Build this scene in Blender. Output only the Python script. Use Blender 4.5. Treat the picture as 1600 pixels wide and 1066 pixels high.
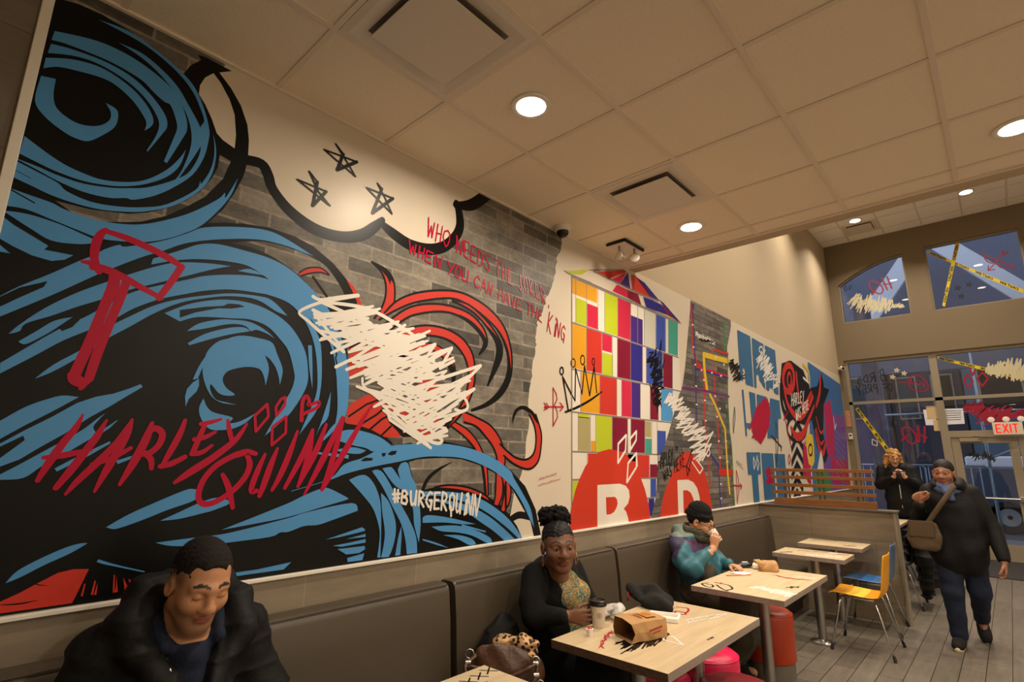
import bpy, bmesh, math, random
import numpy as np
from mathutils import Vector, Matrix
from mathutils.geometry import tessellate_polygon
for o in list(bpy.data.objects): bpy.data.objects.remove(o)
SC = bpy.context.scene
COL = SC.collection
PI = math.pi

# ------------------------------------------------------------------ camera, sky, exposure
cd = bpy.data.cameras.new('camera'); cam = bpy.data.objects.new('camera', cd); COL.objects.link(cam)
cd.sensor_width = 36.0; cd.lens = 18.604; cd.clip_start = 0.02; cd.clip_end = 200
RT = Vector((0.73616165, 0.67673816, 0.0095645)); DN = Vector((-0.1405614, 0.16669706, -0.9759378)); FW = Vector((-0.66204872, 0.71710358, 0.21783925))
cam.matrix_world = Matrix(((RT.x, -DN.x, -FW.x, 2.35), (RT.y, -DN.y, -FW.y, 0.0), (RT.z, -DN.z, -FW.z, 1.60), (0, 0, 0, 1)))
SC.camera = cam
SC.view_settings.view_transform = 'Standard'; SC.view_settings.look = 'None'
SC.view_settings.gamma = 1.0; SC.view_settings.use_curve_mapping = False
SC.view_settings.exposure = 0.0
wd = bpy.data.worlds.new('dusk_sky'); SC.world = wd; wd.use_nodes = True
wd.node_tree.nodes['Background'].inputs[0].default_value = (0.50, 0.55, 0.68, 1)
wd.node_tree.nodes['Background'].inputs[1].default_value = 1.5
SC.cycles.max_bounces = 8; SC.cycles.diffuse_bounces = 5; SC.cycles.transparent_max_bounces = 16
SC.cycles.use_denoising = True

WARM = (1.0, 0.87, 0.70); WARM2 = (1.0, 0.88, 0.72)
def down_light(x, y, z, power, size, col, spread=150):
    d = bpy.data.lights.new('downlight_glow', 'AREA'); d.shape = 'DISK'; d.size = size
    d.energy = power; d.color = col; d.spread = math.radians(spread)
    o = bpy.data.objects.new('downlight_glow', d); o.location = (x, y, z); COL.objects.link(o)
    return o
LOW_LIGHTS = [(0.83, 1.77), (0.82, 3.64), (2.62, 3.60), (2.62, 1.77), (4.45, 1.77), (4.45, 3.60), (5.95, 1.77), (5.95, 3.60), (5.95, -1.9)]  # those along the right wall are added, unseen, to bounce light onto the ceiling
HIGH_LIGHTS = [(0.79, 11.40), (2.43, 11.36), (0.79, 9.2), (2.43, 9.2), (0.79, 7.0), (2.43, 7.0), (0.79, 5.0), (2.43, 5.0), (4.6, 9.2), (4.6, 6.0)]
P_LOW, P_HIGH = 26.0, 37.0

# ------------------------------------------------------------------ helpers
def lin(r, g=None, b=None):
    if g is None: r, g, b = r
    f = lambda c: (c/255/12.92) if c/255 <= .04045 else ((c/255+.055)/1.055)**2.4
    return (f(r), f(g), f(b), 1.0)
MATS = {}
def mat(name, rgb=(128, 128, 128), rough=.6, metal=0.0, emit=None, estr=1.0, spec=.5, bump=None, trans=0.0, coat=0.0, alpha=1.0):
    m = bpy.data.materials.new(name); m.use_nodes = True; nt = m.node_tree; b = nt.nodes['Principled BSDF']
    b.inputs['Base Color'].default_value = lin(rgb); b.inputs['Roughness'].default_value = rough
    b.inputs['Metallic'].default_value = metal; b.inputs['Specular IOR Level'].default_value = spec
    b.inputs['Transmission Weight'].default_value = trans; b.inputs['Coat Weight'].default_value = coat; b.inputs['Alpha'].default_value = alpha
    if emit: b.inputs['Emission Color'].default_value = lin(emit); b.inputs['Emission Strength'].default_value = estr
    if bump:
        n = nt.nodes.new('ShaderNodeTexNoise'); n.inputs['Scale'].default_value = bump[0]; n.inputs['Detail'].default_value = 4
        tc = nt.nodes.new('ShaderNodeTexCoord'); nt.links.new(tc.outputs['Object'], n.inputs['Vector'])
        bp = nt.nodes.new('ShaderNodeBump'); bp.inputs['Strength'].default_value = bump[1]; bp.inputs['Distance'].default_value = .01
        nt.links.new(n.outputs['Fac'], bp.inputs['Height']); nt.links.new(bp.outputs['Normal'], b.inputs['Normal'])
    MATS[name] = m; return m
def vecnode(nt, plane, off=(0, 0), coord='pos'):
    g = nt.nodes.new('ShaderNodeNewGeometry'); s = nt.nodes.new('ShaderNodeSeparateXYZ'); c = nt.nodes.new('ShaderNodeCombineXYZ')
    nt.links.new(g.outputs['Position'], s.inputs[0])
    for k in (0, 1):
        a = nt.nodes.new('ShaderNodeMath'); a.operation = 'ADD'; a.inputs[1].default_value = off[k]
        nt.links.new(s.outputs['xyz'.index(plane[k])], a.inputs[0]); nt.links.new(a.outputs[0], c.inputs[k])
    return c.outputs[0]
def brickmat(name, plane, c1, c2, mortar, bw, rh, ms, off=(0, 0), offset=.5, rough=.6, noise=None, bumpd=0.0, spec=.4):
    """procedural tile or brick pattern laid out in metres"""
    m = mat(name, c1, rough, spec=spec); nt = m.node_tree; b = nt.nodes['Principled BSDF']
    v = vecnode(nt, plane, off); t = nt.nodes.new('ShaderNodeTexBrick'); nt.links.new(v, t.inputs['Vector'])
    t.inputs['Scale'].default_value = 1; t.inputs['Brick Width'].default_value = bw; t.inputs['Row Height'].default_value = rh
    t.inputs['Mortar Size'].default_value = ms; t.inputs['Mortar Smooth'].default_value = .15; t.offset = offset; t.squash = 1
    t.inputs['Color1'].default_value = lin(c1); t.inputs['Color2'].default_value = lin(c2); t.inputs['Mortar'].default_value = lin(mortar); t.inputs['Bias'].default_value = 0
    col = t.outputs['Color']
    for (scx, scy, det, lo, hi) in (noise or []):
        n = nt.nodes.new('ShaderNodeTexNoise'); n.inputs['Scale'].default_value = 1; n.inputs['Detail'].default_value = det; n.inputs['Roughness'].default_value = .65
        mp = nt.nodes.new('ShaderNodeMapping'); mp.inputs['Scale'].default_value = (scx, scy, 1); nt.links.new(v, mp.inputs[0]); nt.links.new(mp.outputs[0], n.inputs['Vector'])
        r = nt.nodes.new('ShaderNodeMapRange'); r.inputs[1].default_value = .3; r.inputs[2].default_value = .7; r.inputs[3].default_value = lo; r.inputs[4].default_value = hi
        nt.links.new(n.outputs['Fac'], r.inputs[0])
        mx = nt.nodes.new('ShaderNodeVectorMath'); mx.operation = 'SCALE'; nt.links.new(col, mx.inputs[0]); nt.links.new(r.outputs[0], mx.inputs['Scale']); col = mx.outputs[0]
    nt.links.new(col, b.inputs['Base Color'])
    if bumpd:
        bp = nt.nodes.new('ShaderNodeBump'); bp.inputs['Strength'].default_value = .6; bp.inputs['Distance'].default_value = bumpd; bp.invert = True
        nt.links.new(t.outputs['Fac'], bp.inputs['Height']); nt.links.new(bp.outputs['Normal'], b.inputs['Normal'])
    return m

def link(name, me, m=None, parent=None, kind=None):
    o = bpy.data.objects.new(name, me); COL.objects.link(o)
    if m is not None:
        for x in (m if isinstance(m, (list, tuple)) else [m]): me.materials.append(x)
    if parent is not None: o.parent = parent
    if kind: o['kind'] = kind
    return o
def tag(o, label, cat, group=None):
    o['label'] = label; o['category'] = cat
    if group: o['group'] = group
    return o
def empty(name, loc, label=None, cat=None, group=None, rz=0):
    o = bpy.data.objects.new(name, None); COL.objects.link(o); o.location = loc; o.rotation_euler = (0, 0, rz); o.empty_display_size = .1
    if label: tag(o, label, cat, group)
    return o
class MB:
    """collects shapes into one mesh"""
    def __init__(s): s.bm = bmesh.new(); s.mi = 0
    def _f(s, vs):
        try: f = s.bm.faces.new(vs); f.material_index = s.mi; return f
        except ValueError: return None
    def box(s, a, b, bev=0.0, M=None):
        g = bmesh.ops.create_cube(s.bm, size=1.0)
        vs = g['verts']; c = [(a[i]+b[i])/2 for i in range(3)]; d = [abs(b[i]-a[i]) for i in range(3)]
        for v in vs: v.co = Vector((v.co.x*d[0]+c[0], v.co.y*d[1]+c[1], v.co.z*d[2]+c[2]))
        es = list({e for v in vs for e in v.link_edges}); fs = list({f for v in vs for f in v.link_faces})
        for f in fs: f.material_index = s.mi
        if bev > 0:
            r = bmesh.ops.bevel(s.bm, geom=es, offset=bev, segments=3, profile=.7, affect='EDGES')
            vs = list({v for f in r['faces'] for v in f.verts} | {v for v in vs if v.is_valid})
            for f in r['faces']: f.material_index = s.mi
        if M is not None:
            for v in vs: v.co = M @ v.co
        return s
    def tube(s, pts, r, n=10, cap=True, closed=False):
        pts = [Vector(p) for p in pts]; rs = r if isinstance(r, (list, tuple)) else [r]*len(pts)
        rings = []; up = None
        for i, p in enumerate(pts):
            a = pts[i-1] if (i > 0 or closed) else p; b = pts[(i+1) % len(pts)] if (i < len(pts)-1 or closed) else p
            t = (b-a); t = t.normalized() if t.length > 1e-9 else Vector((0, 0, 1))
            if up is None:
                up = Vector((0, 0, 1)) if abs(t.z) < .9 else Vector((1, 0, 0))
            u = (up-t*up.dot(t)).normalized(); w = t.cross(u); up = u
            rings.append([s.bm.verts.new(p+(u*math.cos(2*PI*k/n)+w*math.sin(2*PI*k/n))*rs[i]) for k in range(n)])
        m = len(rings)
        for i in range(m if closed else m-1):
            A, B = rings[i], rings[(i+1) % m]
            for k in range(n): s._f([A[k], A[(k+1) % n], B[(k+1) % n], B[k]])
        if cap and not closed: s._f(rings[0][::-1]); s._f(rings[-1])
        return s
    def lathe(s, prof, c=(0, 0, 0), n=28, M=None):
        rings = []
        for (r, z) in prof:
            ring = []
            for k in range(n):
                v = Vector((r*math.cos(2*PI*k/n), r*math.sin(2*PI*k/n), z))
                v = (M @ v) if M is not None else v
                ring.append(s.bm.verts.new(v+Vector(c)))
            rings.append(ring)
        for A, B in zip(rings, rings[1:]):
            for k in range(n): s._f([A[k], A[(k+1) % n], B[(k+1) % n], B[k]])
        s._f(rings[0][::-1]); s._f(rings[-1])
        return s
    def prism(s, pts, d):
        """flat outline pts (3D) pushed along vector d"""
        d = Vector(d); A = [s.bm.verts.new(Vector(p)) for p in pts]; B = [s.bm.verts.new(Vector(p)+d) for p in pts]
        n = len(pts)
        for t in tessellate_polygon([[Vector(p) for p in pts]]):
            s._f([A[i] for i in t]); s._f([B[i] for i in t][::-1])
        for k in range(n): s._f([A[k], A[(k+1) % n], B[(k+1) % n], B[k]])
        bmesh.ops.recalc_face_normals(s.bm, faces=[f for f in s.bm.faces if all(v in set(A+B) for v in f.verts)])
        return s
    def quad(s, *p): s._f([s.bm.verts.new(Vector(q)) for q in p]); return s
    def grid(s, P, closed_u=False):
        """P[i][j] of points to a sheet"""
        V = [[s.bm.verts.new(Vector(p)) for p in row] for row in P]
        m = len(V)
        for i in range(m if closed_u else m-1):
            for j in range(len(V[0])-1): s._f([V[i][j], V[i][j+1], V[(i+1) % m][j+1], V[(i+1) % m][j]])
        return s
    def build(s, name, m=None, parent=None, kind=None, smooth=False, recalc=True, angle=None):
        if recalc: bmesh.ops.recalc_face_normals(s.bm, faces=s.bm.faces)
        me = bpy.data.meshes.new(name); s.bm.to_mesh(me); s.bm.free()
        if smooth:
            for p in me.polygons: p.use_smooth = True
            if angle is not None and hasattr(me, 'set_sharp_from_angle'): me.set_sharp_from_angle(angle=math.radians(angle))
        return link(name, me, m, parent, kind)
def solidify(o, th, off=-1):
    md = o.modifiers.new('thickness', 'SOLIDIFY'); md.thickness = th; md.offset = off; return o
def subsurf(o, n=1):
    md = o.modifiers.new('smooth', 'SUBSURF'); md.levels = n; md.render_levels = n; return o
def cr(P, n=4):
    """Catmull-Rom through points"""
    out = []; m = len(P)
    if m < 3: return [tuple(p) for p in P]
    for i in range(m-1):
        p0, p1, p2, p3 = P[max(i-1, 0)], P[i], P[i+1], P[min(i+2, m-1)]
        for k in range(n):
            t = k/n; out.append(tuple(.5*((2*b)+(-a+c)*t+(2*a-5*b+4*c-d)*t*t+(-a+3*b-3*c+d)*t**3) for a, b, c, d in zip(p0, p1, p2, p3)))
    out.append(tuple(P[-1])); return out

# ------------------------------------------------------------------ room materials
mat('wall_paint', (180, 161, 132), .8, bump=(60, .05)); mat('end_paint_shaded', (122, 106, 83), .8, bump=(60, .05)); mat('cap_stone', (92, 84, 76), .4)  # end wall colour is wall paint with that wall's dimness put in
mat('white_trim', (225, 218, 205), .35); mat('chrome', (200, 200, 200), .18, 1.0); mat('brushed_steel', (170, 168, 163), .32, 1.0)
mat('frame_metal', (158, 146, 124), .45, .35); mat('black_rubber', (18, 17, 16), .7); mat('dark_gap', (30, 26, 22), .9)
TILE = brickmat('grey_wall_tile', 'yz', (140, 127, 108), (130, 117, 99), (152, 138, 118), .60, .30, .002, (-.02, -.22), 0, .45, [(3, 14, 5, .82, 1.12)])
TILEX = brickmat('grey_partition_tile', 'xz', (138, 123, 102), (128, 114, 94), (94, 82, 67), 1.2, .30, .002, (.03, -.185), .5, .45, [(2.5, 16, 6, .74, 1.12)])
TILEP = brickmat('grey_panel_tile', 'yz', (118, 108, 94), (108, 98, 86), (84, 76, 66), 1.2, .45, .0025, (.3, .1), .5, .5, [(2, 9, 6, .8, 1.12)])
FLOOR = brickmat('plank_floor_tile', 'yx', (110, 101, 90), (95, 87, 76), (42, 37, 32), .915, .152, .003, (.2, -.0), .33, .42, [(4, 26, 6, .78, 1.14), (1.1, 1.1, 2, .9, 1.08)], .002)
def ceiling_tile(name, rgb, x0, y0, s):
    m = brickmat(name, 'yx', rgb, rgb, rgb, s, s, .001, (0, 0), 0, .9, [(260, 260, 2, .95, 1.03)])
    nt = m.node_tree; b = nt.nodes['Principled BSDF']
    n = nt.nodes.new('ShaderNodeTexNoise'); n.inputs['Scale'].default_value = 110; n.inputs['Detail'].default_value = 3
    g = nt.nodes.new('ShaderNodeNewGeometry'); nt.links.new(g.outputs['Position'], n.inputs['Vector'])
    bp = nt.nodes.new('ShaderNodeBump'); bp.inputs['Strength'].default_value = .55; bp.inputs['Distance'].default_value = .004
    nt.links.new(n.outputs['Fac'], bp.inputs['Height']); nt.links.new(bp.outputs['Normal'], b.inputs['Normal'])
    # pin-hole flecks of the mineral fibre
    v = nt.nodes.new('ShaderNodeTexVoronoi'); v.inputs['Scale'].default_value = 75; nt.links.new(g.outputs['Position'], v.inputs['Vector'])
    r = nt.nodes.new('ShaderNodeMapRange'); r.inputs[1].default_value = .05; r.inputs[2].default_value = .16; r.inputs[3].default_value = .62; r.inputs[4].default_value = 1.0
    nt.links.new(v.outputs['Distance'], r.inputs[0])
    src = b.inputs['Base Color'].links[0].from_socket
    mx = nt.nodes.new('ShaderNodeVectorMath'); mx.operation = 'SCALE'; nt.links.new(src, mx.inputs[0]); nt.links.new(r.outputs[0], mx.inputs['Scale']); nt.links.new(mx.outputs[0], b.inputs['Base Color'])
    return m
CEIL = ceiling_tile('acoustic_tile', (236, 220, 194), 0, 0, .6)
mat('tbar', (222, 206, 184), .6)

# ------------------------------------------------------------------ room shell
ZC, ZU, YS, YE, XR, YB = 3.33, 6.15, 4.12, 12.5, 6.4, -3.0
def struct(name, mb, m, parent=None): return mb.build(name, m, parent, 'structure')
struct('floor', MB().box((-.2, YB-.2, -.1), (XR+.2, YE+.25, 0)), FLOOR)
struct('wall_left', MB().box((-.2, YB, 0), (0, YE, ZU)), MATS['wall_paint'])
struct('wall_left_tiled_panel', MB().box((0, YB, 1.11), (.012, .012, ZC)), TILEP)
struct('trim_1', MB().box((0, YB, 0), (.012, YE, 1.10)), TILE)
struct('trim_2', MB().box((0, .03, 1.098), (.026, YE, 1.113), .004), MATS['white_trim'])
struct('trim_3', MB().box((0, .018, 1.113), (.022, .05, ZC), .004), MATS['white_trim'])
mat('white_paint', (232, 224, 210), .8); struct('wall_right', MB().box((XR, YB, 0), (XR+.2, YE, ZU)), MATS['white_paint'])
struct('wall_back', MB().box((-.2, YB-.2, 0), (XR+.2, YB, ZU)), MATS['white_paint'])
struct('wall_soffit', MB().box((0, YS, ZC-.012), (XR, YS+.12, ZU)), MATS['wall_paint'])
cl = struct('ceiling', MB().box((0, YB, ZC), (XR, YS, ZC+.08)), CEIL)
g = MB()
for k in range(-1, 11): 
    x = .545+.6*k
    if x < XR: g.box((x-.012, YB, ZC-.006), (x+.012, YS, ZC))
for k in range(-8, 6):
    y = 1.468+.612*k
    if YB < y < YS: g.box((0, y-.012, ZC-.0055), (XR, y+.012, ZC))
g.box((0, YB, ZC-.012), (.022, YS, ZC)); g.box((0, YS-.02, ZC-.014), (XR, YS, ZC))
struct('ceiling_grid', g, MATS['tbar'], cl)
cu = struct('ceiling_upper', MB().box((0, YS, ZU), (XR, YE, ZU+.08)), ceiling_tile('acoustic_tile_lit', (246, 240, 228), 0, 0, .6))  # paler copy of the ceiling tile: brightness from the lamps put into colour
g = MB()
for k in range(0, 10):
    x = .5+.61*k; g.box((x-.012, YS, ZU-.006), (x+.012, YE, ZU))
for k in range(0, 14):
    y = YE-.36-.61*k
    if y > YS: g.box((0, y-.012, ZU-.0055), (XR, y+.012, ZU))
struct('ceiling_grid', g, MATS['tbar'], cu)

# end wall with two high windows, a storefront glazing band and the doors
def endwall():
    """solid wall pieces around the openings, y from YE to YE+.25"""
    m = MB(); y0, y1 = YE, YE+.22
    def slab(x0, z0, x1, z1): m.box((x0, y0, z0), (x1, y1, z1))
    slab(-.2, 3.64, XR, 4.42)                      # over the storefront
    slab(-.2, 0, .10, 3.64); slab(4.9, 0, XR, 3.64)
    slab(-.2, 4.42, .18, ZU+.1); slab(1.34, 4.42, 1.68, ZU+.1); slab(3.03, 4.42, 3.37, ZU+.1); slab(4.53, 4.42, XR, ZU+.1)
    slab(.18, 5.66, 1.34, ZU+.1); slab(1.68, 5.71, 3.03, ZU+.1); slab(3.37, 5.66, 4.53, ZU+.1)
    for sx in (0, 1):
        f = (lambda x: x) if sx == 0 else (lambda x: 4.71-x)
        arc = [(f(.18), 5.66)]+[(f(.18+1.16*t), 5.24+.42*math.sin(t*PI/2)**.9) for t in [k/12 for k in range(13)]]
        m.prism([(x, y0, z) for x, z in arc], (0, y1-y0, 0))
    return m
struct('wall_end', endwall(), MATS['end_paint_shaded'])
def glass_mat(name='window_glass', tint=(0.86, 0.90, 0.94)):
    m = bpy.data.materials.new(name); m.use_nodes = True; nt = m.node_tree; nt.nodes.clear()
    o = nt.nodes.new('ShaderNodeOutputMaterial'); t = nt.nodes.new('ShaderNodeBsdfTransparent'); t.inputs[0].default_value = tint+(1,)
    gl = nt.nodes.new('ShaderNodeBsdfGlossy'); gl.inputs['Roughness'].default_value = .0; fr = nt.nodes.new('ShaderNodeFresnel'); fr.inputs[0].default_value = 1.65
    mx = nt.nodes.new('ShaderNodeMixShader'); nt.links.new(fr.outputs[0], mx.inputs[0]); nt.links.new(t.outputs[0], mx.inputs[1]); nt.links.new(gl.outputs[0], mx.inputs[2]); nt.links.new(mx.outputs[0], o.inputs[0])
    MATS[name] = m; return m
GLASS = glass_mat()
YG = YE+.10
def window(name, outline, fw, mullions=()):
    """frame around an outline of (x,z) with its pane"""
    w = empty(name, (outline[0][0], YG, outline[0][1])); w['kind'] = 'structure'; w.location = (0, 0, 0)
    fr = MB(); n = len(outline); c = Vector((sum(p[0] for p in outline)/n, sum(p[1] for p in outline)/n))
    inn = []
    for i in range(n):
        p = Vector(outline[i]); a = Vector(outline[i-1]); b = Vector(outline[(i+1) % n])
        d1 = (p-a).normalized(); d2 = (b-p).normalized(); n1 = Vector((-d1.y, d1.x)); n2 = Vector((-d2.y, d2.x)); q = (n1+n2)
        q = q.normalized()*(fw/max(.5, q.normalized().dot(n1)))
        if (c-p).dot(q) < 0: q = -q
        inn.append(p+q)
    for i in range(n):
        j = (i+1) % n; P = [outline[i], outline[j], inn[j], inn[i]]
        fr.prism([(x, YG-.05, z) for x, z in P], (0, .10, 0))
    for (x0, z0, x1, z1) in mullions: fr.box((x0, YG-.05, z0), (x1, YG+.05, z1))
    f = fr.build('window_frame', MATS['frame_metal'], w)
    p = MB().prism([(x, YG-.004, z) for x, z in inn], (0, .008, 0)).build('pane', GLASS, w)
    return w
arc = [(.18+1.16*t, 5.24+.42*math.sin(t*PI/2)**.9) for t in [k/12 for k in range(13)]]
window('window_1', [(.18, 4.42), (1.34, 4.42)]+arc[::-1], .025)
window('window_2', [(1.68, 4.42), (3.03, 4.42), (3.03, 5.71), (1.68, 5.71)], .025)
window('window_3', [(3.37, 4.42), (4.53, 4.42)]+[(4.71-x, z) for x, z in arc], .025)
window('window_4', [(.10, 0.0), (1.535, 0.0), (1.535, 3.64), (.10, 3.64)], .06, [(.1, 2.735, 1.535, 2.795)])
window('window_5', [(1.535, 2.12), (3.45, 2.12), (3.45, 3.64), (1.535, 3.64)], .055, [(1.535, 2.735, 3.45, 2.795)])
window('window_6', [(3.45, 0.0), (4.9, 0.0), (4.9, 3.64), (3.45, 3.64)], .06, [(3.45, 2.735, 4.9, 2.795)])
def door(name, x0, x1, hinge):
    d = empty(name, (0, 0, 0)); d['kind'] = 'structure'
    z0, z1 = .01, 2.055; s = .12
    m = MB(); y0, y1 = YG-.028, YG+.028
    m.box((x0, y0, z0), (x0+s, y1, z1)); m.box((x1-s, y0, z0), (x1, y1, z1)); m.box((x0+s, y0, z1-.10), (x1-s, y1, z1)); m.box((x0+s, y0, z0), (x1-s, y1, z0+.27))
    m.build('door_frame', MATS['frame_metal'], d)
    MB().box((x0+s, YG-.004, z0+.27), (x1-s, YG+.004, z1-.10)).build('pane', GLASS, d)
    b = MB(); b.tube([(x0+.1, y0-.07, 1.02), (x1-.1, y0-.07, 1.02)], .016)
    b.box((x0+.05, y0-.08, .98), (x0+.11, y0, 1.06), .006); b.box((x1-.11, y0-.08, .98), (x1-.05, y0, 1.06), .006)
    b.build('push_bar', MATS['brushed_steel'], d, smooth=True, angle=40)
    c = MB(); cx = x0+.12 if hinge > 0 else x1-.12
    c.box((min(cx, cx+hinge*.30), y0-.05, z1-.075), (max(cx, cx+hinge*.30), y0, z1-.015), .006)
    c.tube([(cx+hinge*.25, y0-.06, z1-.03), (cx+hinge*.45, y0-.16, z1+.0), (cx+hinge*.2, y0-.02, z1+.03)], .008, 6)
    c.build('door_closer', MATS['frame_metal'], d)
    return d
jm = MB(); jm.box((1.535, YG-.05, 0), (1.60, YG+.05, 2.12)); jm.box((3.38, YG-.05, 0), (3.45, YG+.05, 2.12)); jm.box((1.60, YG-.05, 2.06), (3.38, YG+.05, 2.12))
struct('trim_4', jm, MATS['frame_metal'])
door('door_1', 1.605, 2.485, 1); door('door_2', 2.495, 3.375, -1)
struct('baseboard_end', MB().box((0, YE-.012, 0), (.10, YE, .12)), MATS['cap_stone'])

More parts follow.
